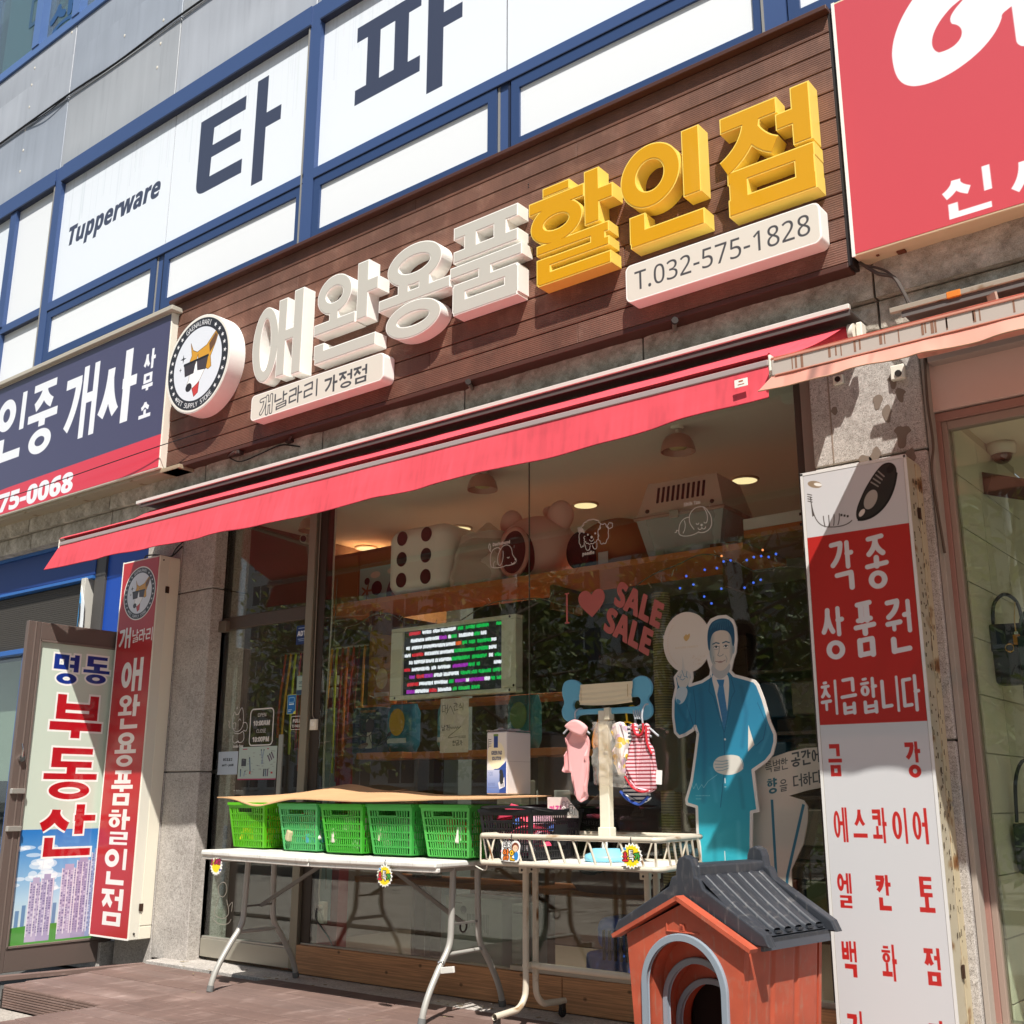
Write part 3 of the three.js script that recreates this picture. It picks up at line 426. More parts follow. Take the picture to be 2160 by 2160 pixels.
// ---------------------------------------------------------------- neighbouring signs
function lightbox(name, label, x0, x1, y0, y1, zb, zf, bodyMat, draw, ppm, extra) {
  const t = thing(name, label, 'sign', [0, 0, 0]);
  mesh('sign_box', [rspan(x0, x1, y0, y1, zb, zf, 0.006)], bodyMat, t);
  const w = x1 - x0 - 0.024, h = y1 - y0 - 0.024, [c, x] = canvasM(w, h, ppm); draw(x, (q) => q - x0 - 0.012, (q) => y1 - 0.012 - q, w, h);
  mesh('sign_face', sheet(w, h, 0.003, x0 + 0.012, y0 + 0.012, zf - 0.001), phys(0xffffff, 0.35, { map: canvasTex(c), clearcoat: 0.25, clearcoatRoughness: 0.2 }), t);
  if (extra) extra(t);
  return t;
}
lightbox('agency_sign', 'navy and red lightbox sign with white lettering left of the brown signboard', -5.9, -2.645, 3.484, 4.77, 0.12, 0.36, ivory, (x, X, Y, w, h) => {
  x.fillStyle = '#474663'; x.fillRect(0, 0, w, h);
  x.fillStyle = '#d63a4c'; x.beginPath(); x.moveTo(X(-2.6), Y(3.76)); x.lineTo(X(-4.95), Y(3.735)); x.lineTo(X(-5.9), Y(3.70)); x.lineTo(X(-5.9), Y(3.4)); x.lineTo(X(-2.6), Y(3.4)); x.fill();
  x.fillStyle = '#eceef2'; const o = { tv: 0.105, th: 0.09 };
  hangul(x, '인', X(-5.31), Y(4.62), 0.5, 0.62, o); hangul(x, '중', X(-4.74), Y(4.63), 0.49, 0.67, o); hangul(x, '개', X(-4.13), Y(4.61), 0.5, 0.645, o); hangul(x, '사', X(-3.6), Y(4.6), 0.54, 0.63, o);
  const s = { tv: 0.034, th: 0.031 }; hangul(x, '사', X(-2.98), Y(4.52), 0.16, 0.17, s); hangul(x, '무', X(-2.975), Y(4.32), 0.145, 0.15, s); hangul(x, '소', X(-2.985), Y(4.09), 0.16, 0.15, s);
  write(x, '075-0068', X(-5.28), Y(3.52), 0.162, { bold: true, w: 1.42 });
}, 420, (t) => { mesh('top_rail', [rspan(-5.9, -2.6, 4.77, 4.81, 0.1, 0.4, 0.006)], std(0xb5aea0, 0.6), t); mesh('bottom_flashing', [rspan(-5.9, -2.42, 3.45, 3.482, 0.11, 0.34, 0.004), span(-2.64, -2.44, 3.45, 3.456, 0.12, 0.34)], std(0xb9ad98, 0.7, { map: rustTex }), t); });
lightbox('red_sign', 'big red lightbox sign with white lettering right of the brown signboard', 2.772, 5.4, 3.508, 4.9, 0.12, 0.32, std(0xd9c7a4, 0.5), (x, X, Y, w, h) => {
  x.fillStyle = '#ca4c55'; x.fillRect(0, 0, w, h);
  x.fillStyle = '#eceef0';
  x.beginPath(); x.moveTo(X(3.04), Y(4.42)); x.bezierCurveTo(X(3.02), Y(4.62), X(3.2), Y(4.83), X(3.42), Y(4.86)); x.lineTo(X(3.62), Y(4.9)); x.lineTo(X(3.62), Y(4.5)); x.bezierCurveTo(X(3.56), Y(4.46), X(3.53), Y(4.47), X(3.53), Y(4.44)); x.bezierCurveTo(X(3.48), Y(4.3), X(3.26), Y(4.22), X(3.13), Y(4.265)); x.bezierCurveTo(X(3.07), Y(4.29), X(3.045), Y(4.34), X(3.04), Y(4.42)); x.fill();
  x.fillStyle = '#ca4c55'; x.beginPath(); x.moveTo(X(3.25), Y(4.39)); x.bezierCurveTo(X(3.2), Y(4.43), X(3.22), Y(4.53), X(3.33), Y(4.6)); x.lineTo(X(3.42), Y(4.64)); x.bezierCurveTo(X(3.33), Y(4.58), X(3.3), Y(4.55), X(3.32), Y(4.51)); x.bezierCurveTo(X(3.39), Y(4.47), X(3.36), Y(4.37), X(3.25), Y(4.39)); x.fill();
  x.fillStyle = '#eceef0'; x.beginPath(); x.roundRect(X(3.575), Y(4.62), 0.3, 0.37, 0.05); x.fill();
  const o = { tv: 0.042, th: 0.035 }; hangul(x, '신', X(3.185), Y(3.75), 0.22, 0.205, o); hangul(x, '사', X(3.475), Y(3.75), 0.22, 0.205, o); hangul(x, '화', X(3.765), Y(3.75), 0.22, 0.205, o); hangul(x, '점', X(4.05), Y(3.75), 0.22, 0.205, o);
}, 360, (t) => { mesh('box_seam', [span(2.79, 5.4, 3.5065, 3.509, 0.19, 0.196)], darkSteel, t); mesh('drain_tab', [rbox(0.04, 0.01, 0.03, 0.003, 2.97, 3.503, 0.24), rbox(0.014, 0.006, 0.014, 0.002, 2.87, 3.505, 0.27)], std(0x6a3a22, 0.8), t); mesh('box_edge', [span(2.768, 2.784, 3.508, 4.9, 0.315, 0.3225)], whiteEnamel, t); });

// pillar lightboxes
const hinge = (t, x, y, z) => mesh('hinge', [rbox(0.004, 0.05, 0.032, 0.001, x, y, z), rod([x + 0.003, y - 0.025, z], [x + 0.003, y + 0.025, z], 0.005)], std(0x4a3528, 0.6, { metalness: 0.5 }), t);
lightbox('pillar_sign', 'narrow red vertical lightbox with dog logo on the left pillar', -3.1, -2.617, 0.108, 2.815, 0.122, 0.3, std(0xe2ddce, 0.5), (x, X, Y, w, h) => {
  x.fillStyle = '#b3292c'; x.fillRect(0, 0, w, h);
  x.save(); x.translate(X(-2.848), Y(2.55)); logoDraw(x, 0.205); x.restore();
  x.fillStyle = x.strokeStyle = '#e8e4de'; const b = { round: true, tilt: 0.1, tv: 0.02, th: 0.018 };
  hangul(x, '개', X(-3.06), Y(2.3), 0.15, 0.16, { ...b, tv: 0.028, th: 0.025 }); hangul(x, '날라리', X(-2.89), Y(2.275), 0.082, 0.1, { ...b, gap: 0.006, tv: 0.012, th: 0.011 });
  const o = { tv: 0.05, th: 0.046 }; [...'애완용품할인점'].forEach((ch, i) => hangul(x, ch, X(-2.985), Y(2.06 - i * 0.2705), 0.27, 0.245, o));
}, 560, (t) => { mesh('access_panel', [rspan(-2.6165, -2.6135, 0.2, 2.8, 0.125, 0.218, 0.001), rspan(-2.6168, -2.614, 0.112, 0.19, 0.125, 0.218, 0.001)], std(0xe9e2cf, 0.55), t); hinge(t, -2.611, 2.56, 0.222); hinge(t, -2.611, 0.32, 0.222); mesh('rivet', [ball(0.008, -2.615, 0.15, 0.26), ball(0.006, -2.615, 2.78, 0.27)], darkSteel, t); mesh('bracket', [span(-2.95, -2.9, 0.3, 0.36, 0.1, 0.13), span(-2.95, -2.9, 2.4, 2.46, 0.1, 0.13)], darkSteel, t); mesh('face_border', [span(-3.1, -3.088, 0.108, 2.815, 0.296, 0.303), span(-3.1, -2.617, 0.108, 0.12, 0.296, 0.303)], whiteEnamel, t); });
tag(mesh('sign_wire', [tube([[-2.98, 2.81, 0.2], [-2.93, 2.86, 0.22], [-2.8, 2.855, 0.2], [-2.66, 2.83, 0.18], [-2.57, 2.9, 0.15]], 0.006, 40, 6), tube([[-2.62, 2.82, 0.2], [-2.54, 2.87, 0.22], [-2.5, 2.95, 0.16]], 0.005, 24, 6)], cable), 'black wire looping over the top of the red pillar lightbox', 'wire');
const shoe = (x, f, line) => { // a laced shoe standing on its toe, unit box
  x.beginPath(); x.moveTo(0.03, 0.93); x.bezierCurveTo(-0.02, 0.8, 0.12, 0.62, 0.2, 0.5); x.bezierCurveTo(0.3, 0.36, 0.55, 0.08, 0.7, 0.02); x.bezierCurveTo(0.86, -0.03, 0.98, 0.05, 0.97, 0.18); x.bezierCurveTo(0.96, 0.36, 0.86, 0.6, 0.7, 0.74); x.bezierCurveTo(0.5, 0.9, 0.2, 1.02, 0.03, 0.93); x.fillStyle = f; x.fill(); x.strokeStyle = line; x.lineWidth = 0.025; x.stroke();
};
lightbox('gift_card_sign', 'tall white and red vertical lightbox with shoe pictures on the right pillar', 2.435, 2.921, 0.06, 2.516, 0.107, 0.3, std(0xcdc6b6, 0.6, { map: rustTex }), (x, X, Y, w, h) => {
  x.fillStyle = '#c6c5c6'; x.fillRect(0, 0, w, h); x.fillStyle = '#ad2420'; x.fillRect(0, Y(2.21), w, 2.21 - 1.371);
  x.save(); x.translate(X(2.68), Y(2.493)); x.scale(0.2, 0.245); shoe(x, '#2b2725', '#171413'); x.fillStyle = '#a39c93'; x.beginPath(); x.ellipse(0.36, 0.62, 0.13, 0.2, 0.7, 0, 7); x.fill(); x.fillStyle = '#cfc8be'; x.beginPath(); x.ellipse(0.14, 0.84, 0.05, 0.09, 0.9, 0, 7); x.fill(); x.strokeStyle = '#8b857d'; x.lineWidth = 0.03; for (let i = 0; i < 4; i++) { x.beginPath(); x.moveTo(0.4 + i * 0.06, 0.3 - i * 0.06); x.lineTo(0.55 + i * 0.05, 0.4 - i * 0.055); x.stroke(); } x.fillStyle = '#171413'; x.beginPath(); x.ellipse(0.85, 0.12, 0.09, 0.07, -0.6, 0, 7); x.fill(); x.strokeStyle = '#0f0d0c'; x.lineWidth = 0.04; x.beginPath(); x.moveTo(0.05, 0.96); x.bezierCurveTo(0.4, 1.02, 0.85, 0.78, 0.98, 0.22); x.stroke(); x.restore();
  x.strokeStyle = '#4a4340'; x.lineWidth = 0.004; x.beginPath(); x.moveTo(X(2.475), Y(2.4)); x.bezierCurveTo(X(2.48), Y(2.3), X(2.5), Y(2.25), X(2.56), Y(2.245)); x.bezierCurveTo(X(2.62), Y(2.235), X(2.65), Y(2.25), X(2.66), Y(2.26)); x.stroke(); x.fillStyle = '#8f7c66'; x.beginPath(); x.ellipse(X(2.5), Y(2.455), 0.035, 0.016, 0.35, 0, 7); x.fill(); x.fillStyle = '#e6e2da'; x.beginPath(); x.ellipse(X(2.515), Y(2.452), 0.02, 0.008, 0.35, 0, 7); x.fill();
  x.fillStyle = '#4a4340'; x.beginPath(); x.moveTo(X(2.475), Y(2.375)); x.lineTo(X(2.487), Y(2.31)); x.lineTo(X(2.478), Y(2.305)); x.fill(); for (let i = 0; i < 4; i++) { x.beginPath(); x.moveTo(X(2.462), Y(2.415 - i * 0.011)); x.lineTo(X(2.482), Y(2.407 - i * 0.011)); x.stroke(); x.beginPath(); x.moveTo(X(2.53 + i * 0.025), Y(2.3)); x.quadraticCurveTo(X(2.53 + i * 0.025), Y(2.27), X(2.535 + i * 0.02), Y(2.25)); x.stroke(); } x.fillStyle = '#3a3431'; for (let i = 0; i < 3; i++) x.fillRect(X(2.61 + i * 0.014), Y(2.297 - i * 0.005), 0.009, 0.01);
  x.fillStyle = x.strokeStyle = '#cfcdcf'; const b = { round: true, tilt: 0.12, tv: 0.025, th: 0.022 };
  hangul(x, '각', X(2.545), Y(2.175), 0.11, 0.225, b); hangul(x, '종', X(2.7), Y(2.175), 0.11, 0.235, b); hangul(x, '상', X(2.485), Y(1.885), 0.105, 0.235, b); hangul(x, '품', X(2.628), Y(1.89), 0.105, 0.24, b); hangul(x, '권', X(2.772), Y(1.885), 0.11, 0.23, b);
  hangul(x, '취급합니다', X(2.458), Y(1.565), 0.076, 0.155, { ...b, tv: 0.016, th: 0.015, gap: 0.0135 });
  x.fillStyle = x.strokeStyle = '#b32522'; const o = { tv: 0.0165, th: 0.0185 }, H = 0.138;
  hangul(x, '금', X(2.474), Y(1.288), 0.06, 0.135, o); hangul(x, '강', X(2.807), Y(1.289), 0.062, 0.145, o);
  [...'에스콰이어'].forEach((c, i) => hangul(x, c, X(2.478 + i * 0.0835), Y(1.024), 0.06, 0.141, { tv: 0.0135, th: 0.0165 }));
  [['엘칸토', 0.758], ['백화점', 0.491], ['기타', 0.226]].forEach(([s, y]) => { const p = s.length === 3 ? [2.475, 2.64, 2.812] : [2.478, 2.808]; [...s].forEach((c, i) => hangul(x, c, X(p[i]), Y(y), 0.061, H, o)); });
}, 560, (t) => { mesh('side_panel', [rspan(2.9212, 2.9245, 1.05, 2.5, 0.115, 0.19, 0.001), rspan(2.9212, 2.9245, 0.07, 1.03, 0.115, 0.19, 0.001)], std(0xd8cdb4, 0.7, { map: rustTex }), t); hinge(t, 2.926, 2.27, 0.2); hinge(t, 2.926, 0.4, 0.2); mesh('face_border', [span(2.433, 2.445, 0.06, 2.516, 0.297, 0.3035), span(2.433, 2.921, 2.505, 2.518, 0.297, 0.3035), span(2.911, 2.923, 0.06, 2.516, 0.297, 0.3035)], std(0xd6d4d0, 0.5), t);
  reseed(77); const chips = []; for (let i = 0; i < 150; i++) { const y = 0.5 + rnd() * 1.95, z = rr(0.13, 0.295); chips.push(rbox(0.002, rr(0.006, 0.026), rr(0.003, 0.007), 0.0008, 2.9247, y, z, 1)); } mesh('paint_chips', chips, std(0x55493a, 0.9), t).userData.kind = 'stuff'; });
{ // dark stains left by old fixings on the right pillar
  reseed(31); const blobs = [[2.84, 2.94, 0.03], [2.87, 2.87, 0.028], [2.76, 2.86, 0.03], [2.8, 2.79, 0.034], [2.86, 2.68, 0.045], [2.73, 2.6, 0.036], [2.89, 2.57, 0.03], [2.68, 2.58, 0.034], [2.55, 2.86, 0.02]];
  const t = mesh('stone_stain', blobs.map(([x, y, r]) => { const pts = []; for (let i = 0; i < 9; i++) { const a = i / 9 * 6.283, q = 0.85 * r * rr(0.6, 1.25); pts.push([x + q * Math.cos(a), y + q * 1.1 * Math.sin(a) - (Math.sin(a) < -0.7 ? r * 0.5 : 0)]); } return ext(smoothShape(pts, 4), 0.0015, 0.1205); }), std(0x7a6c60, 0.95), building);
  mesh('anchor', [rbox(0.05, 0.045, 0.02, 0.004, 2.585, 3.0, 0.13)], ivory, building); mesh('anchor', [rbox(0.065, 0.07, 0.03, 0.006, 2.87, 2.965, 0.135)], ivory, building); mesh('anchor_bolt', [rod([2.585, 3.0, 0.14], [2.585, 3.0, 0.146], 0.014), rod([2.875, 2.955, 0.15], [2.875, 2.955, 0.156], 0.016)], darkSteel, building);
  mesh('pillar_trim', [rspan(2.525, 2.532, 2.6, 3.17, 0.119, 0.123, 0.001)], std(0x8d7d70, 0.8), building);
}
tag(mesh('hanging_wire', [tube([[2.78, 3.5, 0.26], [2.86, 3.42, 0.26], [2.93, 3.38, 0.245], [2.98, 3.25, 0.24], [3.02, 3.12, 0.22]], 0.009, 50, 6), tube([[2.78, 3.49, 0.27], [2.9, 3.42, 0.25], [2.96, 3.3, 0.25], [3.0, 3.14, 0.23]], 0.006, 40, 6)], mat(0x4a3f38, 0.7)), 'brown wires hanging from the corner of the red sign', 'wire');
tag(mesh('pillar_wire', [tube([[2.985, 3.05, 0.1], [2.982, 2.8, 0.115], [2.99, 2.6, 0.12], [2.975, 2.45, 0.13], [2.99, 2.1, 0.11]], 0.006, 40, 6)], mat(0x5a4a3e, 0.7)), 'thin brown wire running down the right pillar edge', 'wire');
tag(mesh('overhead_wire', [tube([[-5.6, 3.62, 0.42], [-4.4, 3.6, 0.43], [-3.2, 3.615, 0.43], [-2.6, 3.64, 0.4], [-2.1, 3.68, 0.33]], 0.004, 60, 5)], cable), 'thin black wire crossing the bottom of the navy agency sign', 'wire');
{ const t = thing('sign_floodlight_arm', 'rusty steel arm and wires under the brown signboard near the dog logo', 'bracket'); mesh('arm', [rod([-1.95, 3.47, 0.25], [-1.72, 3.43, 0.36], 0.01), rod([-1.35, 3.47, 0.2], [-1.2, 3.45, 0.3], 0.008)], mat(0x4a342a, 0.7), t); mesh('clamp', [rbox(0.08, 0.03, 0.05, 0.006, -1.8, 3.455, 0.28), rbox(0.06, 0.03, 0.05, 0.006, -1.3, 3.46, 0.22)], mat(0x3a2c26, 0.7), t); mesh('wire', tube([[-1.95, 3.46, 0.24], [-1.8, 3.4, 0.25], [-1.6, 3.42, 0.24], [-1.4, 3.45, 0.22], [-1.2, 3.4, 0.22]], 0.005, 40, 5), cable, t); }
{ const t = thing('sign_bracket', 'grey steel bracket poking out below the middle of the brown signboard', 'bracket'); mesh('arm', [rod([0.3, 3.465, 0.12], [0.42, 3.445, 0.33], 0.012)], steel, t); mesh('bolt', [rod([0.42, 3.445, 0.33], [0.435, 3.443, 0.35], 0.018)], darkSteel, t); }
copy(scene.getObjectByName('sign_bracket'), 'grey steel bracket poking out below the right end of the brown signboard', [1.4, 0, 0]);

// ---------------------------------------------------------------- awnings
function awning(o) {
  const t = thing('awning', o.label, 'awning'), { xl, xr, bl, br, zb, yb, fab } = o, hy = o.hy || 0, ry = o.ry || 3.155, rl = o.rl ?? 1, bx = o.bx || 0; const H = (g) => g.translate(0, hy, 0);
  mesh('hood', [rspan(xl + 0.05, xr, 3.225, 3.237, 0.13, 0.36, 0.003), bar([(xl + xr) / 2 + 0.025, 3.235, 0.355], [(xl + xr) / 2 + 0.025, 3.205, 0.36], xr - xl - 0.05, 0.006), span(xl + 0.05, xr, 3.1, 3.225, 0.128, 0.134)].map(H), o.hood, t);
  mesh('hood_lip', [rspan(xl, xr, 3.236, 3.262, 0.345, 0.37, 0.004)].map(H), o.lip, t);
  const rol = mesh('roller_tube', rod([xl + 0.08, ry, 0.27], [xr - 0.04, ry, 0.27], 0.036, 0.036, 20), fab, t);
  mesh('end_cap', [rod([xr - 0.04, ry, 0.27], [xr - 0.015, ry, 0.27], 0.045, 0.045, 20), rbox(0.03, 0.09, 0.06, 0.008, xr + 0.005, ry, 0.25)], ivory, rol);
  mesh('fabric', grid(120, 14, (u, v) => { const k = 1 - v, x = (xl + 0.08) * (1 - u) + (xr - 0.05) * u, xf = bl * (1 - u) + br * u; return [x + (xf - x) * k, ry + 0.035 + (yb + 0.015 + 0.015 * rl - ry - 0.035) * k - 0.02 * Math.sin(Math.PI * k) + 0.012 * Math.sin(Math.PI * k) * (fbm(u * 9, 1, 70, 3) - 0.5) * 4, 0.29 + (zb - 0.29) * k]; }), fab, t);
  mesh('front_bar', [rspan(bl, br, yb - 0.012 - bx, yb + 0.016, zb - 0.03, zb + 0.022, 0.005)], o.bar, t);
  mesh('bar_cap', [rspan(bl - 0.012, bl, yb - 0.03, yb + 0.035, zb - 0.032, zb + 0.022, 0.004), rspan(br, br + 0.012, yb - 0.03, yb + 0.035, zb - 0.032, zb + 0.022, 0.004)], ivory, t);
  mesh('fabric_roll', [grid(120, 6, (u, v) => [bl + (br - bl) * u, yb + 0.02 + rl * (0.014 + 0.016 * Math.sin(v * Math.PI)) + 0.004 * fbm(u * 12, 2, 4, 2), zb - 0.02 + 0.045 * v])], fab, t);
  mesh('valance', grid(180, 12, (u, v) => { const k = 1 - v, w = 0.03 * k * (fbm(u * 14, 0, 71, 3) - 0.5) * 2, e = u < 0.03 ? (0.03 - u) / 0.03 : 0; return [bl + (br - bl) * u - o.flare * e * k, yb - 0.008 - bx - o.drop * (1 + 0.2 * Math.sin(Math.PI * u)) * k - 0.022 * k * (fbm(u * 20, 5, 72, 2) - 0.5) + (o.lift || 0) * k * Math.max(0, u - 0.8) * 5, zb + 0.015 + 0.04 * k + w]; }), fab, t);
  mesh('valance_hem', tube(Array.from({ length: 40 }, (_, i) => { const u = i / 39, e = u < 0.03 ? (0.03 - u) / 0.03 : 0; return [bl + (br - bl) * u - o.flare * e, yb - 0.008 - bx - o.drop * (1 + 0.2 * Math.sin(Math.PI * u)) - 0.022 * (fbm(u * 20, 5, 72, 2) - 0.5) + (o.lift || 0) * Math.max(0, u - 0.8) * 5, zb + 0.055 + 0.06 * (fbm(u * 14, 0, 71, 3) - 0.5)]; }), 0.003, 160, 5), o.hem, t);
  for (const x of o.arms) { mesh('arm', [bar([x, 3.1, 0.15], [x + 0.35, 2.95, 0.55], 0.03, 0.022), bar([x + 0.35, 2.95, 0.55], [x, yb, zb - 0.03], 0.03, 0.022)], o.lip, t); }
  mesh('wall_bracket', o.arms.map((x) => rbox(0.06, 0.12, 0.06, 0.006, x, 3.12, 0.16)), o.lip, t);
  return t;
}
const redFab = std(0xffffff, 0.85, { map: awnTex }), paleFab = phys(0xffffff, 0.85, { map: awn2Tex, transmission: 0.25, thickness: 0 });
awning({ label: 'red fabric awning over the pet shop window with a hanging front flap', xl: -2.9, xr: 2.75, bl: -2.862, br: 2.61, zb: 0.95, yb: 2.808, fab: redFab, hood: mat(0x4b4440, 0.6), lip: std(0xe4e0d6, 0.35, { metalness: 0.2 }), bar: std(0xac9c9a, 0.45, { metalness: 0.15 }), hem: std(0x9c1f30, 0.8), drop: 0.17, flare: 0.12, lift: 0.03, arms: [-2.3, 2.2] });
{ const t = awning({ label: 'pale salmon awning over the neighbouring shop at the right edge', xl: 2.93, xr: 5.3, bl: 2.645, br: 5.3, zb: 1.0, yb: 2.778, hy: -0.078, ry: 2.99, rl: 0.1, bx: 0.042, fab: paleFab, hood: mat(0x57504c, 0.6), lip: std(0xbfb9b0, 0.4, { map: rustTex, metalness: 0.2 }), bar: std(0xb9aca2, 0.45), hem: std(0xb58a70, 0.8), drop: 0.068, flare: 0.05, arms: [3.4, 4.8] });
  mesh('bar_bead', [rspan(2.66, 5.3, 2.786, 2.796, 1.0, 1.0275, 0.002), rspan(2.66, 5.3, 2.722, 2.727, 1.0, 1.0265, 0.001)], std(0xc98a76, 0.5), t); reseed(12); const st = []; for (let i = 0; i < 46; i++) st.push(span(0, rr(0.004, 0.012), rr(2.73, 2.745), 2.784, 1.0215, 1.0228).translate(2.7 + rnd() * 1.9, 0, 0)); mesh('rust_streaks', st, std(0x8a6450, 0.8), t).userData.kind = 'stuff'; mesh('tape', [rspan(3.18, 3.24, 3.156, 3.186, 0.343, 0.372, 0.003)], std(0xd27a1e, 0.7), t); mesh('hood_tab', [bar([3.36, 3.13, 0.36], [3.37, 3.0, 0.33], 0.05, 0.012)], std(0xb09888, 0.7), t);
}
{ const t = thing('care_label', 'small white label sewn on the right end of the red awning', 'label', [2.5, 2.735, 1.005]); mesh('label_sheet', rbox(0.06, 0.035, 0.003, 0.001), std(0xe6e2da, 0.7), t); mesh('label_print', [rbox(0.02, 0.006, 0.001, 0.0004, 0, 0.008, 0.002), rbox(0.03, 0.003, 0.001, 0.0004, 0, -0.006, 0.002)], std(0xb05a3a, 0.7), t); }

// ---------------------------------------------------------------- pet shop front: glazing, door, sill
const front = thing('shop_front', 'large glazed pet shop window with steel posts and a wooden base board', 'shop window');
mesh('post', [rspan(-1.275, -1.205, 0.02, 3.2, -0.05, 0.03, 0.004)], std(0x8f8877, 0.45, { metalness: 0.4 }), front);
mesh('post', [rspan(-1.2, -1.115, 0.16, 3.2, -0.06, 0.005, 0.004)], std(0x3e342c, 0.5, { metalness: 0.3 }), front);
mesh('post', [rspan(2.3, 2.36, 0.1, 3.2, -0.06, 0.01, 0.004)], std(0x4c423a, 0.5), front);
mesh('post', [rspan(-2.29, -2.2, 0.0, 3.2, -0.06, 0.02, 0.004)], std(0x2f2b27, 0.5, { metalness: 0.3 }), front);
mesh('head_rail', [rspan(-2.29, 2.36, 3.16, 3.22, -0.06, 0.01, 0.004)], darkSteel, front);
mesh('sill_board', [rspan(-1.2, 0.85, 0.0, 0.168, -0.05, 0.035, 0.006)], woodMat, front); mesh('sill_board', [rspan(0.853, 2.42, 0.0, 0.17, -0.05, 0.034, 0.006)], woodMat, front);
mesh('sill_trim', [rspan(0.5, 2.42, 0.17, 0.196, -0.03, 0.022, 0.003), rspan(-1.19, 0.499, 0.168, 0.178, -0.02, 0.01, 0.002)], std(0xb9b2a4, 0.45, { metalness: 0.3 }), front);
mesh('glass_pane', span(-1.115, 0.6165, 0.178, 3.16, -0.008, 0.0), glass, front); mesh('glass_pane', span(0.6195, 2.3, 0.178, 3.16, -0.008, 0.0), glass, front);
mesh('silicone_joint', span(0.6165, 0.6195, 0.178, 3.16, -0.009, 0.0006), std(0x6d6a60, 0.6), front);
mesh('glass_pane', span(-2.2, -1.275, 2.335, 3.16, -0.008, 0.0), glass, front);
const door = thing('glass_door', 'glass entrance door of the pet shop with a dark transom', 'door');
mesh('door_frame', [rspan(-2.2, -1.277, 2.24, 2.33, -0.05, 0.01, 0.004)], std(0x4e4238, 0.5), door);
mesh('glass_pane', span(-2.19, -1.285, 0.135, 2.235, -0.012, -0.002), glass, door);
mesh('kick_rail', [rspan(-2.195, -1.28, 0.018, 0.135, -0.04, 0.018, 0.004)], std(0xaaa598, 0.4, { metalness: 0.5 }), door);
mesh('rail_cap', [rspan(-2.195, -1.28, 0.136, 0.148, -0.03, 0.01, 0.002)], alu, door);
mesh('door_hinge', [rbox(0.09, 0.08, 0.05, 0.006, -2.16, 2.265, 0.02)], std(0x7a6f62, 0.45, { metalness: 0.4 }), door);
{ const h = mesh('pull_handle', [rspan(-1.475, -1.435, 0.95, 1.47, 0.02, 0.034, 0.003)], std(0xb8b4aa, 0.3, { metalness: 0.8 }), door); mesh('handle_standoff', [rod([-1.455, 1.4, -0.002], [-1.455, 1.4, 0.025], 0.01), rod([-1.455, 1.02, -0.002], [-1.455, 1.02, 0.025], 0.01)], steel, h); }
mesh('transom_pipe', rod([-2.245, 0.2, 0.026], [-2.245, 3.15, 0.026], 0.012), std(0x6c6256, 0.5, { metalness: 0.4 }), front);

// ---------------------------------------------------------------- estate office on the left
const office = thing('office_front', 'blue framed estate office front with a grey rolling shutter', 'shop front');
mesh('fascia', [rspan(-7, -3.92, 2.862, 3.16, -0.05, 0.05, 0.004)], std(0x1b3f84, 0.5), office);
mesh('fascia_trim', [rspan(-7, -3.92, 2.832, 2.858, -0.05, 0.07, 0.003), rspan(-7, -3.9, 3.162, 3.19, -0.05, 0.07, 0.003)], std(0x2e66ad, 0.45), office);
mesh('shutter_slat', (() => { const g = []; for (let i = 0; i < 26; i++) g.push(bar([-7, 2.345 + i * 0.0185, 0.01], [-4.06, 2.345 + i * 0.0185, 0.01], 0.016, 0.012)); return g; })(), std(0x4b4742, 0.6, { metalness: 0.3 }), office).userData.kind = 'stuff';
mesh('shutter_rail', [rspan(-7, -4.05, 2.285, 2.33, -0.02, 0.05, 0.004)], std(0x2f62a8, 0.45), office); mesh('shutter_core', [span(-7, -4.05, 2.33, 2.83, -0.06, 0.0)], black, office);
mesh('shutter_track', [rspan(-4.05, -3.985, 2.2, 2.84, -0.02, 0.09, 0.004)], std(0xc7c3ba, 0.5), office);
mesh('torn_sticker', ext(poly([[-4.03, 2.78], [-3.995, 2.7], [-3.96, 2.62], [-3.945, 2.3], [-4.03, 2.3]]), 0.004, 0.092), std(0xdfe3e6, 0.7), office); mesh('torn_sticker', ext(poly([[-4.03, 2.72], [-4.01, 2.66], [-4.005, 2.5], [-4.03, 2.42]]), 0.003, 0.0965), std(0x3a8fc9, 0.6), office); mesh('wire', tube([[-4.0, 2.62, 0.11], [-3.985, 2.5, 0.115], [-3.995, 2.42, 0.11], [-3.95, 2.4, 0.11]], 0.005, 24, 5), cable, office);
mesh('post', [rspan(-3.93, -3.78, 0, 3.16, -0.06, 0.04, 0.004)], std(0x4d4a48, 0.5), office); mesh('side_panel', [rspan(-3.78, -3.06, 2.28, 3.16, -0.06, 0.02, 0.004)], std(0x1748a6, 0.45), office);
mesh('panel_print', cut(0.5, 0.3, 260, (x) => { hangul(x, '신현', 0.02, 0.02, 0.095, 0.095, { tv: 0.012, th: 0.011 }); hangul(x, '매매', 0.0, 0.15, 0.095, 0.095, { tv: 0.012, th: 0.011 }); }).map((s) => ext(s, 0.002, 0.0205).translate(-3.46, 2.42, 0)), std(0x9fb4dc, 0.6), office);
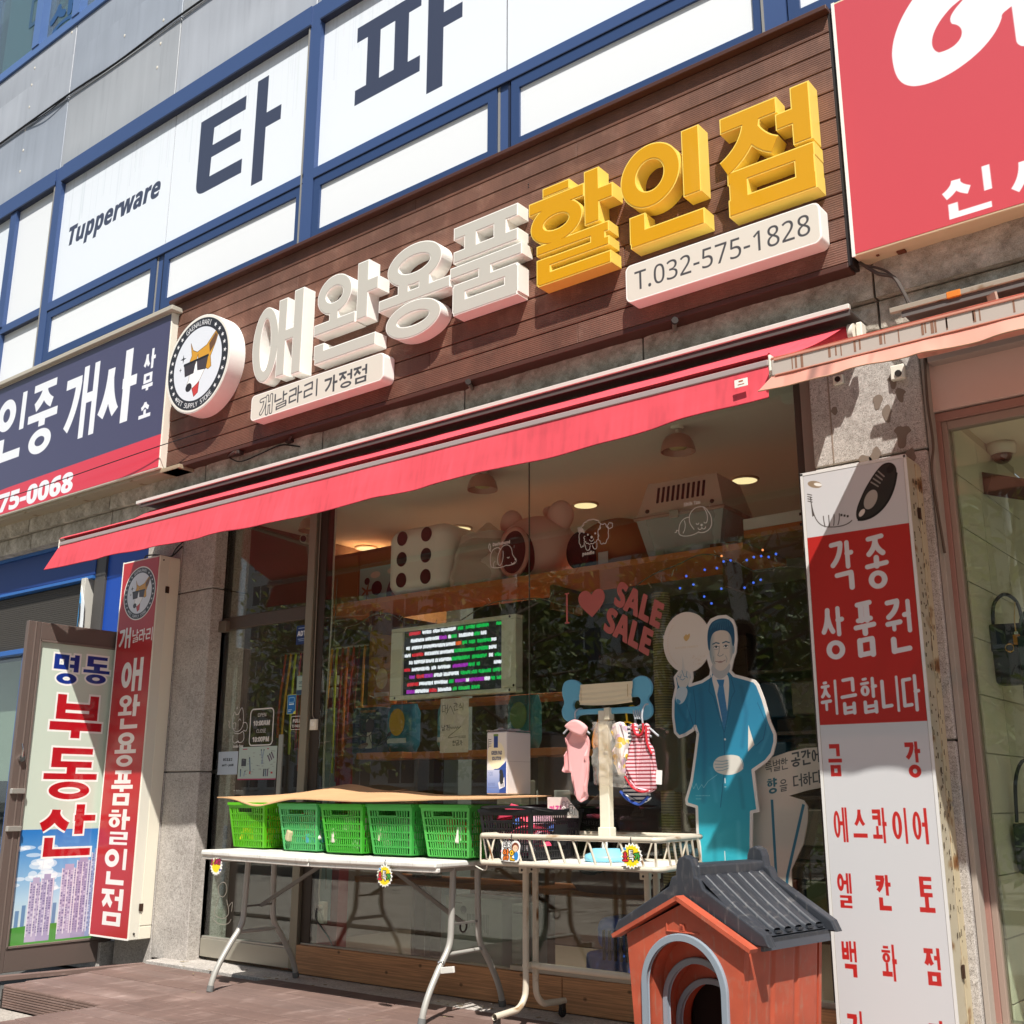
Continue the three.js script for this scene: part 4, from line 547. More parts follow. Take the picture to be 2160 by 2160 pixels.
mesh('glass_pane', span(-7, -3.93, 0.05, 2.285, -0.03, -0.022), glass, office); mesh('blind', [span(-7, -3.94, 1.2, 2.28, -0.2, -0.19)], mat(0x9aa39a, 0.8), office); mesh('office_room', [span(-7.1, -3.1, 0, 3.2, -2.05, -2), span(-7.1, -7, 0, 3.2, -2, -0.06), span(-3.15, -3.07, 0, 3.2, -2, -0.2), span(-7.1, -3.1, 3.1, 3.2, -2, -0.06), span(-7.1, -3.1, -0.14, 0.0, -2, -0.2)], mat(0x4c504a, 0.9), office); mesh('window_post', [rspan(-5.0, -4.94, 0, 2.285, -0.05, 0.03, 0.004), rspan(-6.6, -6.54, 0, 2.285, -0.05, 0.03, 0.004)], std(0x2f62a8, 0.45), office);
mesh('sill', [rspan(-7, -3.1, -0.14, 0.05, -0.2, 0.2, 0.006)], stoneMat, office);
mesh('pipe', [rod([-3.06, 2.86, 0.05], [-3.06, 3.12, 0.05], 0.03)], ivory, office);
{ // the office door, opened flat outwards at a right angle to the front
  const X = -3.15, z0 = 0.1, z1 = 0.985, y0 = -0.1, y1 = 2.285, t = thing('office_door', 'brown framed glass door standing open with apartment tower print', 'door'), fm = std(0x75665f, 0.42, { metalness: 0.35 });
  mesh('door_frame', [rspan(X - 0.02, X + 0.02, y0 + 0.02, y1, z1 - 0.095, z1, 0.004), rspan(X - 0.02, X + 0.02, y0 + 0.02, y1, z0, z0 + 0.08, 0.004), rspan(X - 0.019, X + 0.019, y1 - 0.125, y1 - 0.001, z0 + 0.081, z1 - 0.096, 0.004), rspan(X - 0.019, X + 0.019, y0 + 0.021, y0 + 0.17, z0 + 0.081, z1 - 0.096, 0.004)], fm, t);
  mesh('frame_bead', [rspan(X - 0.012, X + 0.026, y0 + 0.171, y0 + 0.186, z0 + 0.08, z1 - 0.095, 0.002), rspan(X - 0.012, X + 0.026, y1 - 0.14, y1 - 0.126, z0 + 0.08, z1 - 0.095, 0.002), rspan(X - 0.012, X + 0.026, y0 + 0.17, y1 - 0.125, z1 - 0.108, z1 - 0.096, 0.002), rspan(X + 0.02, X + 0.025, y0 + 0.02, y1, z1 - 0.06, z1 - 0.05, 0.001)], std(0x85766e, 0.42, { metalness: 0.35 }), t);
  const w = z1 - z0 - 0.18, h = y1 - y0 - 0.29, [c, x] = canvasM(w, h, 500); reseed(3);
  x.fillStyle = '#ccd8c8'; x.fillRect(0, 0, w, h);
  const sy = 1.325, g = x.createLinearGradient(0, sy, 0, h); g.addColorStop(0, '#2f79c4'); g.addColorStop(0.6, '#b5d3e6'); g.addColorStop(1, '#e8ead8'); x.fillStyle = g; x.fillRect(0, sy, w, 0.8);
  x.fillStyle = 'rgba(255,255,255,0.55)'; for (let i = 0; i < 26; i++) { x.beginPath(); x.ellipse(rnd() * w * 0.45, sy + 0.1 + rnd() * 0.3, 0.03 + rnd() * 0.05, 0.012 + rnd() * 0.02, 0, 0, 7); x.fill(); }
  x.fillStyle = '#6d8fb5'; for (let i = 0; i < 16; i++) x.fillRect(i * 0.045, h - 0.22 - rnd() * 0.1, 0.028, 0.25); x.fillStyle = '#4f9440'; x.beginPath(); x.ellipse(w * 0.4, h + 0.02, w, 0.16, 0, 0, 7); x.fill();
  const tower = (a, b, top, shade) => { x.fillStyle = shade; x.fillRect(a, top, b - a, h - top - 0.03); for (let y = top + 0.012; y < h - 0.09; y += 0.0165) for (let q = a + 0.006; q < b - 0.012; q += 0.022) { x.fillStyle = ['#8d84a8', '#cfc7dc', '#746c94'][Math.floor(rnd() * 3)]; x.fillRect(q, y, 0.013, 0.009); } x.fillStyle = '#e6dfe6'; for (let q = a; q < b; q += 0.045) x.fillRect(q, top - 0.004, 0.007, h - top - 0.06); x.fillStyle = shade; x.fillRect(a + 0.02, top - 0.03, (b - a) * 0.5, 0.04); };
  tower(0.36, 0.5, h - 0.5, '#b3a6c4'); tower(0.47, 0.6, h - 0.55, '#a79cbd'); tower(0.58, w, h - 0.6, '#9aa3c9'); tower(0.13, 0.23, h - 0.42, '#b9abc8'); tower(0.21, 0.31, h - 0.44, '#aa9ec0'); x.strokeStyle = '#dfe6ee'; x.lineWidth = 0.004; x.beginPath(); x.moveTo(0.21, h - 0.44); x.lineTo(0.215, h - 0.62); x.stroke();
  const put = (s, bx, by, hw, hh, o, col) => { x.fillStyle = x.strokeStyle = '#f5f3ee'; hangul(x, s, bx, by, hw, hh, { ...o, grow: 0.014 }); x.fillStyle = x.strokeStyle = col; hangul(x, s, bx, by, hw, hh, o); };
  put('명', 0.135, 0.09, 0.195, 0.215, { tv: 0.05, th: 0.042 }, '#16318a'); put('동', 0.37, 0.085, 0.215, 0.2, { tv: 0.05, th: 0.042 }, '#16318a');
  put('부', 0.15, 0.38, 0.41, 0.315, { tv: 0.07, th: 0.06 }, '#b81420'); put('동', 0.145, 0.76, 0.415, 0.36, { tv: 0.07, th: 0.06 }, '#b81420'); put('산', 0.14, 1.155, 0.44, 0.355, { tv: 0.066, th: 0.058 }, '#b81420');
  const gp = sheet(w, h, 0.012, 0, 0, -0.006).rotateY(Math.PI / 2).translate(X, y0 + 0.17, z1 - 0.095);
  mesh('door_print', gp, phys(0xffffff, 0.12, { map: canvasTex(c), clearcoat: 0.6, clearcoatRoughness: 0.03 }), t);
  mesh('latch_plate', [rbox(0.03, 0.035, 0.1, 0.004, X + 0.03, 1.1, z1 - 0.05), rbox(0.03, 0.035, 0.1, 0.004, X + 0.03, 0.85, z1 - 0.05)], std(0xc9c4bb, 0.3, { metalness: 0.6 }), t);
  const l = mesh('lock', rod([X + 0.02, 1.32, z1 - 0.05], [X + 0.045, 1.32, z1 - 0.05], 0.022, 0.022, 16), chrome, t); mesh('lock_lever', tube([[X + 0.04, 1.33, z1 - 0.05], [X + 0.05, 1.38, z1 - 0.045], [X + 0.04, 1.42, z1 - 0.04]], 0.007, 14, 6), chrome, l);
}

// ---------------------------------------------------------------- handbag shop on the right
const bagShop = thing('bag_shop_front', 'narrow glazed shop front at the right edge with a reddish frame', 'shop front');
mesh('frame', [rspan(2.955, 3.005, 0.15, 2.76, -0.05, 0.03, 0.003), rspan(2.955, 5.3, 2.725, 2.765, -0.05, 0.035, 0.003)], std(0x9c7468, 0.5), bagShop);
mesh('frame_bead', [rspan(3.005, 3.03, 0.15, 2.725, -0.03, 0.022, 0.003), rspan(3.031, 5.3, 2.685, 2.724, -0.03, 0.022, 0.003)], std(0x9a8578, 0.5), bagShop);
mesh('fascia', [rspan(2.965, 5.3, 2.772, 3.17, -0.05, 0.05, 0.004)], std(0xd9b9ac, 0.6), bagShop);
mesh('side_channel', [rspan(2.962, 2.985, 0.0, 3.17, 0.03, 0.1, 0.003)], std(0xa69a8e, 0.6), bagShop);
mesh('glass_pane', span(3.03, 5.3, 0.2, 2.685, -0.008, 0.0), glass, bagShop); mesh('sill', [rspan(2.955, 5.3, 0.0, 0.195, -0.08, 0.05, 0.005)], steel, bagShop);
mesh('roller_housing', [rspan(3.0, 5.3, 2.985, 3.05, 0.052, 0.12, 0.004)], std(0xa5938a, 0.5), bagShop); mesh('housing_print', cut(0.3, 0.06, 300, (x) => { hangul(x, '부평천막집', 0.01, 0.004, 0.026, 0.024, { tv: 0.004, th: 0.0035 }); write(x, '010-2384-8887', 0.01, 0.056, 0.018, { w: 0.16 }); }).map((s) => ext(s, 0.002, 0.1205).translate(3.25, 2.988, 0)), std(0xa02a2a, 0.7), bagShop);

// ---------------------------------------------------------------- inside the pet shop
struct('floor', [span(-3.1, 2.43, -0.05, 0.0, -5, -0.3)], mat(0x75695d, 0.6));
struct('ceiling', [span(-3.2, 2.5, 3.12, 3.2, -5.1, -0.06)], mat(0xe2dccf, 0.9));
struct('interior_wall', [span(-2.4, -2.3, 0, 3.12, -5, -0.21), span(2.43, 2.5, 0, 3.12, -5, -0.2), span(-2.4, 2.5, 0, 3.12, -5.1, -5)], mat(0x63544a, 0.85));
{ // wooden wall lining on the left with a box high up
  const t = thing('wall_cabinet', 'brown wooden cabinet high on the left wall inside the door', 'cabinet'); mesh('cabinet_box', [span(-2.29, -1.5, 2.42, 2.98, -1.75, -1.05)], mat(0x8a5a34, 0.6), t); mesh('cabinet_panel', [rspan(-2.24, -1.9, 2.45, 2.95, -1.05, -1.04, 0.003), rspan(-1.88, -1.53, 2.45, 2.95, -1.05, -1.04, 0.003)], mat(0x9a6638, 0.6), t);
}
const shelfMat = mat(0xc9743a, 0.6);
{ const t = thing('display_shelf', 'long orange wooden shelf across the top of the shop window', 'shelf'); mesh('shelf_board', [rspan(-1.56, 1.83, 2.352, 2.388, -0.85, -0.3, 0.003)], shelfMat, t); mesh('shelf_bracket', [-1.2, 0.4, 1.6].map((x) => rspan(x, x + 0.03, 2.2, 2.352, -0.82, -0.5, 0.003)), mat(0x6a4426, 0.6), t); }
{ const t = thing('corner_shelf', 'short wooden shelf by the right pillar holding two flat boxes', 'shelf'); mesh('shelf_board', [rspan(1.6, 2.42, 2.39, 2.42, -0.85, -0.36, 0.003)], mat(0x7d4a26, 0.6), t); }
// ceiling lamps
function lampLight(x, y, z, i, c = 0xffeeda) { const l = new THREE.SpotLight(c, i, 0, 1.25, 1, 2); l.position.set(x, y, z); l.target.position.set(x, 0, z); scene.add(l.target); l.shadow.mapSize.set(1024, 1024); l.castShadow = true; l.shadow.radius = 3; l.name = 'lamp_light'; scene.add(l); }
const glow = (c, k) => new THREE.MeshStandardMaterial({ color: 0x222018, emissive: c, emissiveIntensity: k, roughness: 0.6 });
function downlight(label, x, z) { const t = thing('downlight', label, 'ceiling light', [x, 3.12, z], 0, 'round warm downlights in the shop ceiling'); mesh('trim_ring', metric(new THREE.TorusGeometry(0.088, 0.01, 8, 32).rotateX(Math.PI / 2).translate(0, -0.006, 0)), mat(0xcdbfa6, 0.5), t); mesh('diffuser', metric(new THREE.CylinderGeometry(0.082, 0.082, 0.012, 32).translate(0, -0.008, 0)), glow(new THREE.Color(1, 0.76, 0.4), 1.0), t); lampLight(x, 3.1, z, 9); }
downlight('round glowing downlight left of the dice shaped pet house', -2.19, -1.4); downlight('round glowing downlight right of the pink bear pet house', 0.08, -1.38); downlight('glowing downlight half hidden behind the plastic wrapped cushion', -1.1, -1.36); downlight('sliver of a glowing downlight right of the pet carrier', 1.28, -1.5);
function pendant(label, x, y, z) { const t = thing('pendant_lamp', label, 'pendant lamp', [x, y, z], 0, 'dome pendant lamps along the shop window'); mesh('shade', lathe([[0.012, 0.075], [0.04, 0.072], [0.07, 0.055], [0.088, 0.025], [0.098, -0.012], [0.1, -0.03], [0.094, -0.03], [0.085, 0.012], [0.062, 0.045], [0.012, 0.062]], 32), std(0xb58a78, 0.35), t); mesh('bulb', lathe([[0.0, -0.012], [0.05, -0.008], [0.05, 0.02], [0, 0.03]], 20), mat(0xcdbd86, 0.5), t); mesh('rod', [rod([0, 0.07, 0], [0, 3.12 - y, 0], 0.012), rod([0, 3.12 - y - 0.02, 0], [0, 3.12 - y, 0], 0.04)], ivory, t); }
pendant('dome pendant lamp beside the door post', -1.63, 2.995, -0.3); pendant('dome pendant lamp above the plastic wrapped cushion', 0.01, 3.025, -0.3); pendant('dome pendant lamp above the pet carrier', 1.46, 3.0, -0.3);
{ const t = thing('bullet_camera', 'small white security camera on the ceiling behind the door glass', 'security camera', [-1.98, 3.0, -0.56]); mesh('camera_body', [rod([0, 0, -0.04], [0.03, -0.01, 0.06], 0.035), rod([0, 0.02, -0.02], [0, 0.12, -0.02], 0.012)], mat(0xb9b2a4, 0.5), t); mesh('lens', rod([0.03, -0.01, 0.06], [0.031, -0.011, 0.064], 0.026), black, t); }
// goods on the top shelf
{ const t = thing('dice_pet_house', 'white plush dice shaped pet house with six dark spots', 'pet house', [-0.615, 2.392, -0.56]); t.rotation.y = 0.02;
  mesh('cube_body', rbox(0.55, 0.475, 0.46, 0.1, 0, 0.236, 0, 6), phys(0xf3ede2, 0.8, { sheen: 0.4 }), t); const d = []; for (const x of [-0.115, 0.105]) for (const y of [0.1, 0.245, 0.39]) d.push(metric(new THREE.CylinderGeometry(0.046, 0.046, 0.006, 28).rotateX(Math.PI / 2).scale(1, 1.1, 1).translate(x, y, 0.231))); d.forEach((g) => mesh('spot', g, mat(0x3a2320, 0.9), t)); }
{ const t = thing('wrapped_cushion', 'pale cushion wrapped in clear plastic beside the dice pet house', 'cushion', [-0.12, 2.39, -0.52]); mesh('cushion_body', grid(40, 30, (u, v) => { const a = u * 6.283, r = 0.235 * (1 - 0.28 * v * v) * (1 + 0.05 * (fbm(u * 9, v * 5, 81, 3) - 0.5) * 4), y = 0.36 * v; return [r * Math.sign(Math.cos(a)) * Math.pow(Math.abs(Math.cos(a)), 0.6), y, 0.8 * r * Math.sign(Math.sin(a)) * Math.pow(Math.abs(Math.sin(a)), 0.6)]; }), mat(0xc9bfae, 0.6), t); mesh('top_cap', ball(0.18, 0, 0.33, 0, 1, 0.3, 0.8), mat(0xc4b9a8, 0.6), t); mesh('plastic_wrap', grid(60, 30, (u, v) => { const a = u * 6.283, tw = v > 0.8 ? (v - 0.8) * 5 : 0, r = (0.25 * (1 - 0.26 * v * v) * (1 - 0.93 * tw)) * (1 + 0.1 * (fbm(u * 22, v * 7, 82, 3) - 0.5)); return [r * Math.cos(a) * 1.08, 0.36 * v + tw * 0.09, 0.85 * r * Math.sin(a)]; }), phys(0xf2f0ea, 0.15, { transmission: 0.8, thickness: 0 }), t); }
{ const t = thing('bear_pet_house', 'pink plush bear shaped pet house with a round dark opening', 'pet house', [0.23, 2.39, -0.6]); const m = phys(0xe6b8aa, 0.85, { sheen: 0.5 });
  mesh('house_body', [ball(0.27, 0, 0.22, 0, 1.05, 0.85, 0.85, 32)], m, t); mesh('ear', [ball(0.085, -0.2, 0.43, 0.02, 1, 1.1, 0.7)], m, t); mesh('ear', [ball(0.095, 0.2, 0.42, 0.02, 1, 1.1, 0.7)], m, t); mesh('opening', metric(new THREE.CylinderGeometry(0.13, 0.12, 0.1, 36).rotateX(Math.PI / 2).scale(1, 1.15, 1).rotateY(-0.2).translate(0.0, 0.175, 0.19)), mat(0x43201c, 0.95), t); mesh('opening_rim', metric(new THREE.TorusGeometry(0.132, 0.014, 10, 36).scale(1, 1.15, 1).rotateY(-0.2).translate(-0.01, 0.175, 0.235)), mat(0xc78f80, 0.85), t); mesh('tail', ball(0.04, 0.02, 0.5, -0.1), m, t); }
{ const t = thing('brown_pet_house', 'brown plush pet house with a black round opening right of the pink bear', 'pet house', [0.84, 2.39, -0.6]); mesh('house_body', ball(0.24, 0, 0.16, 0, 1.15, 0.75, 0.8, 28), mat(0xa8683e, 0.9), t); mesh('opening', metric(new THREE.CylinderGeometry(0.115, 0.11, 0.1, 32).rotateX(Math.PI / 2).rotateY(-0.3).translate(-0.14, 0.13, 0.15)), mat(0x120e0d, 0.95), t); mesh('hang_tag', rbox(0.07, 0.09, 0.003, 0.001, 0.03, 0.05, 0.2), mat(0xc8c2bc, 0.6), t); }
{ const t = thing('pet_carrier', 'two tone pet carrier with slotted beige top wrapped in plastic film', 'pet carrier', [1.4, 2.392, -0.58]); t.rotation.y = 0.05; t.scale.setScalar(0.93);
  const taper = (w0, w1, d0, d1, y0, y1, m, n) => { const g = new THREE.BoxGeometry(1, 1, 1).toNonIndexed(), p = g.attributes.position; for (let i = 0; i < p.count; i++) { const k = p.getY(i) + 0.5; p.setXYZ(i, p.getX(i) * (w0 + (w1 - w0) * k), y0 + (y1 - y0) * k, p.getZ(i) * (d0 + (d1 - d0) * k)); } g.computeVertexNormals(); return mesh(n, metric(g), m, t); };
  taper(0.47, 0.59, 0.36, 0.46, 0.0, 0.25, mat(0xaaaca6, 0.55), 'carrier_base'); const top = taper(0.59, 0.47, 0.46, 0.34, 0.262, 0.49, mat(0xdcbcaa, 0.55), 'carrier_top'); mesh('rim', rbox(0.62, 0.022, 0.49, 0.008, 0, 0.256, 0), mat(0xb98a78, 0.55), t);
  for (let i = 0; i < 10; i++) mesh('vent_slot', rbox(0.017, 0.11, 0.01, 0.004).rotateX(-0.257).translate(-0.155 + i * 0.0345, 0.4, 0.1935), black, top); mesh('latch', [rbox(0.06, 0.05, 0.02, 0.005, -0.02, 0.25, 0.25)], mat(0xb9ada0, 0.5), t); mesh('rivet', [ball(0.014, -0.22, 0.3, 0.22), ball(0.014, 0.22, 0.3, 0.22)], mat(0x5a3a30, 0.6), t);
  mesh('plastic_wrap', grid(60, 16, (u, v) => { const a = u * 6.283, sq = (q) => Math.sign(q) * Math.pow(Math.abs(q), 0.45), k = 1 + 0.03 * (fbm(u * 26, v * 5, 83, 3) - 0.5) * 2; return [(0.25 + 0.065 * v) * sq(Math.cos(a)) * k, 0.005 + 0.26 * v, (0.195 + 0.055 * v) * sq(Math.sin(a)) * k]; }), phys(0xf4f4f2, 0.12, { transmission: 0.86, thickness: 0 }), t); }
for (const [i, [c, y, l]] of [[0xd8d2c6, 2.466, 'white flat box on top of the orange box by the right pillar'], [0xb06a34, 2.42, 'orange flat box under the white box by the right pillar']].entries()) { const t = thing('flat_box', l, 'box', [2.1, y, -0.52], -0.04); mesh('box_body', rbox(0.56, i ? 0.045 : 0.062, 0.36, 0.004, 0, i ? 0.0225 : 0.031, 0), mat(c, 0.6), t); mesh('box_label', rbox(0.16, 0.016, 0.002, 0.0008, 0.13, i ? 0.026 : 0.036, 0.181), mat(0x241a14, 0.7), t); }
{ const t = thing('printed_toy_box', 'pale blue box printed with a cartoon monster and palm left of the dice house', 'box', [-1.09, 2.39, -0.5]); const [c, x] = canvasM(0.44, 0.28, 700); x.fillStyle = '#9fb3ae'; x.fillRect(0, 0, 1, 1); x.fillStyle = '#e2c3b4'; for (const [a, b, r] of [[0.16, 0.06, 0.05], [0.34, 0.05, 0.06]]) { x.beginPath(); x.ellipse(a, b, r, 0.025, 0, 0, 7); x.fill(); } x.fillStyle = '#7a5340'; x.fillRect(0.07, 0.18, 0.012, 0.09); x.fillStyle = '#8a5a3a'; for (let i = 0; i < 5; i++) { x.beginPath(); x.ellipse(0.076 + 0.03 * Math.cos(i * 1.25), 0.17 + 0.02 * Math.sin(i * 1.25), 0.035, 0.008, i * 1.25, 0, 7); x.fill(); } x.fillStyle = '#4c3a52'; x.beginPath(); x.ellipse(0.36, 0.24, 0.085, 0.14, 0, 0, 7); x.fill(); x.fillStyle = '#e6dcd6'; for (const a of [0.33, 0.39]) { x.beginPath(); x.arc(a, 0.16, 0.02, 0, 7); x.fill(); } x.fillStyle = '#8c3a3c'; x.beginPath(); x.ellipse(0.36, 0.215, 0.035, 0.022, 0, 0, 7); x.fill(); x.fillStyle = '#5a4a66'; x.fillRect(0, 0.25, 1, 0.1);
  mesh('box_body', rbox(0.44, 0.28, 0.2, 0.003, 0, 0.14, -0.1), mat(0x8fa09a, 0.6), t); mesh('box_print', sheet(0.436, 0.276, 0.002, -0.218, 0.002, 0.0005), std(0xffffff, 0.6, { map: canvasTex(c) }), t); mesh('round_hole', [rod([-0.04, 0.12, 0.0], [-0.04, 0.12, 0.005], 0.052, 0.052, 24), rod([-0.14, 0.18, 0.0], [-0.14, 0.18, 0.005], 0.026, 0.026, 24)], mat(0x2a1518, 0.9), t); }
// LED message panel
{ const t = thing('led_display', 'white framed LED message panel glowing with green and white lines', 'display', [0, 0, 0]);
  mesh('display_case', [rspan(-0.525, 0.487, 1.653, 1.678, -0.11, -0.045, 0.003), rspan(-0.525, 0.487, 2.08, 2.104, -0.11, -0.045, 0.003), rspan(-0.525, -0.425, 1.679, 2.079, -0.11, -0.045, 0.003), rspan(0.378, 0.487, 1.679, 2.079, -0.11, -0.045, 0.003), span(-0.52, 0.48, 1.66, 2.1, -0.11, -0.07)], mat(0xd8d3bd, 0.45), t);
  const W = 0.803, H = 0.401, [c, x] = canvasM(W, H, 800); x.fillStyle = '#0c0c0e'; x.fillRect(0, 0, W, H); reseed(21);
  for (let r = 0; r < 9; r++) { let px = rr(0, 0.06); const y = 0.004 + r * 0.0455, hR = 0.025; while (px < W) { const l = rr(0.02, 0.12), mid = px > 0.36 && px < 0.62 && rnd() < 0.75, col = mid || (px > 0.7 && rnd() < 0.7) ? '#00b54a' : rnd() < 0.74 ? '#f8f4ff' : ['#d02030', '#a020b0', '#e05a20'][Math.floor(rnd() * 3)]; x.fillStyle = col; if (!(px > 0.62 && rnd() < 0.5)) for (let q = px; q < px + l; q += 0.0065) { const k = hR * rr(0.7, 1); x.fillRect(q, y + (hR - k) * rnd(), 0.0052, k); } px += l + rr(0.003, 0.022); } }
  x.fillStyle = 'rgba(0,0,0,0.5)'; for (let y = 0; y < H; y += 0.006) x.fillRect(0, y, W, 0.0022);
  const tx = canvasTex(c); mesh('led_screen', sheet(W, H, 0.006, -0.425, 1.6785, -0.068), new THREE.MeshStandardMaterial({ color: 0x1a1a1c, emissive: 0xffffff, emissiveMap: tx, emissiveIntensity: 1.7, roughness: 0.6 }), t);
  mesh('screw', [[0.44, 2.092], [0.44, 1.665], [-0.48, 1.665], [0.47, 1.69]].map(([a, b]) => ball(0.008, a, b, -0.045, 1, 1, 0.5, 8)), mat(0x2b221c, 0.6), t); mesh('hanging_hook', tube([[0.45, 2.1, -0.08], [0.47, 2.13, -0.08], [0.46, 2.15, -0.08], [0.44, 2.14, -0.08]], 0.004, 16, 5), darkSteel, t);
}
function paper(name, label, cat, x0, y0, w, h, draw, base = '#cfc6bd', ppm = 700, z = -0.0115, mt) { const t = thing(name, label, cat, [x0, y0, z]); const [c, x] = canvasM(w, h, ppm); x.fillStyle = base; x.fillRect(0, 0, w, h); draw(x, w, h); const g = grid(10, 8, (u, v) => [w * u, h * v, 0.0015 * Math.sin(u * 3.1) + 0.0008, u, v], true); mesh('sheet', g, std(0xffffff, 0.75, { map: canvasTex(c) }), t); return t; }
paper('handwritten_notice', 'handwritten price note taped below the LED panel', 'paper notice', -0.062, 1.318, 0.222, 0.318, (x) => { x.fillStyle = x.strokeStyle = '#403a3a'; const o = { round: true, tv: 0.0032, th: 0.003, tilt: 0.15 }; hangul(x, '대', 0.012, 0.035, 0.045, 0.05, o); hangul(x, '간식', 0.105, 0.03, 0.036, 0.044, o); x.lineWidth = 0.0026; x.beginPath(); x.moveTo(0.045, 0.093); x.lineTo(0.08, 0.045); x.lineTo(0.11, 0.095); x.stroke(); hangul(x, '낱개', 0.012, 0.155, 0.03, 0.035, o); x.beginPath(); x.moveTo(0.08, 0.178); for (let i = 0; i < 8; i++) x.lineTo(0.085 + i * 0.009, 0.168 + (i % 2) * 0.012); x.lineTo(0.165, 0.165); x.bezierCurveTo(0.12, 0.2, 0.05, 0.225, 0.07, 0.232); x.lineTo(0.135, 0.226); x.stroke(); write(x, '10.000', 0.137, 0.235, 0.014, { w: 0.066 }); hangul(x, '현금가', 0.1, 0.248, 0.024, 0.03, { ...o, gap: 0.003 }); }, '#cdbfb6', 700, -0.014);
// mid shelf with pet food, low shelf and cartons, all close behind the glass
{ const t = thing('wall_shelf', 'orange wooden shelf at mid height holding pet food packs', 'shelf'); mesh('shelf_board', [rspan(-1.112, -0.69, 1.31, 1.352, -0.62, -0.34, 0.003)], shelfMat, t); mesh('shelf_post', [rspan(-0.72, -0.69, 0, 1.31, -0.6, -0.5, 0.003)], mat(0x6b4a2c, 0.6), t); }
{ const t = thing('wall_shelf', 'orange wooden shelf at mid height below the LED panel', 'shelf'); mesh('shelf_board', [rspan(-0.6, 0.6, 1.305, 1.347, -0.66, -0.34, 0.003)], shelfMat, t); mesh('shelf_post', [rspan(-0.6, -0.55, 0, 1.305, -0.6, -0.5, 0.003), rspan(0.3, 0.35, 0, 1.305, -0.6, -0.5, 0.003)], mat(0x5c4128, 0.6), t); }
{ const t = thing('low_shelf', 'orange wooden shelf at knee height behind the folding table', 'shelf'); mesh('shelf_board', [rspan(-1.1, 1.6, 0.525, 0.562, -0.75, -0.35, 0.003)], mat(0x8a5226, 0.6), t); }
{ const t = thing('pet_feeder_box', 'dark blue box printed with a white pet feeder on the mid shelf', 'box', [-1.25, 1.353, -0.5]); const [c, x] = canvasM(0.25, 0.31, 600); x.fillStyle = '#2a3350'; x.fillRect(0, 0, 1, 1); x.fillStyle = '#b56a45'; write(x, 'PORTION EGG', 0.07, 0.035, 0.016, { bold: true }); x.fillStyle = '#7d879c'; for (let i = 0; i < 16; i++) x.fillRect(0.02, 0.06 + i * 0.011, 0.05 * (0.6 + 0.4 * hash(i, 1, 1)), 0.004); x.fillStyle = '#c7c0b8'; x.beginPath(); x.moveTo(0.13, 0.08); x.lineTo(0.2, 0.08); x.lineTo(0.185, 0.17); x.lineTo(0.195, 0.28); x.lineTo(0.13, 0.28); x.lineTo(0.145, 0.17); x.fill(); x.fillStyle = '#8a6a58'; x.beginPath(); x.ellipse(0.165, 0.105, 0.026, 0.02, 0, 0, 7); x.fill(); x.beginPath(); x.ellipse(0.11, 0.26, 0.05, 0.018, -0.2, 0, 7); x.fill(); mesh('box_body', rbox(0.25, 0.31, 0.14, 0.003, 0.125, 0.155, 0), mat(0x39415a, 0.5), t); mesh('box_print', sheet(0.246, 0.306, 0.002, 0.002, 0.002, 0.07), std(0xffffff, 0.5, { map: canvasTex(c) }), t); }
function foodBag(label, x, y, z, w, h, d, c1, c2) { const t = thing('pet_food_bag', label, 'pet food bag', [x, y, z]); mesh('bag_body', grid(24, 20, (u, v) => { const a = u * 6.283, f = Math.min(1, v * 6) * Math.min(1, (1 - v) * 5 + 0.12), sq = (q) => Math.sign(q) * Math.pow(Math.abs(q), 0.55); return [w / 2 * sq(Math.cos(a)) * (0.94 + 0.06 * f), h * v, d / 2 * sq(Math.sin(a)) * (0.25 + 0.75 * f) + 0.004 * (fbm(u * 8, v * 8, 90, 2) - 0.5)]; }), phys(c1, 0.35, { clearcoat: 0.3 }), t); mesh('bag_label', metric(new THREE.CircleGeometry(w * 0.3, 24).scale(1, 1.25, 1).translate(0, h * 0.62, d / 2 + 0.004)), mat(c2, 0.5), t); mesh('label_band', rbox(w * 0.72, h * 0.1, 0.004, 0.001, 0, h * 0.24, d / 2 + 0.003), mat(0xcfd6da, 0.5), t); return t; }
foodBag('blue pet food bag with a yellow round label behind the cat sticker', -0.83, 1.353, -0.5, 0.24, 0.32, 0.13, 0x3f7f9c, 0xd6a63c); foodBag('sky blue pet food bag left of the handwritten note', -0.4, 1.348, -0.5, 0.19, 0.32, 0.12, 0x5fa3bd, 0x9fcbd6); foodBag('green blue pet food bag right of the handwritten note', 0.2, 1.348, -0.5, 0.22, 0.33, 0.12, 0x3b7f86, 0x6a8f5e);
foodBag('orange pet food bag standing high behind the feeder box', -1.35, 1.72, -0.85, 0.2, 0.3, 0.1, 0xa8743c, 0xcfc3a0); foodBag('brown pet food bag with a pale front behind the LED panel', -0.75, 1.72, -0.85, 0.24, 0.3, 0.1, 0x9a6a34, 0xb8b0a0);
{ const t = thing('wall_shelf', 'thin upper shelf behind the LED panel holding pet food', 'shelf'); mesh('shelf_board', [rspan(-1.55, 0.5, 1.68, 1.71, -0.98, -0.72, 0.003)], shelfMat, t); }
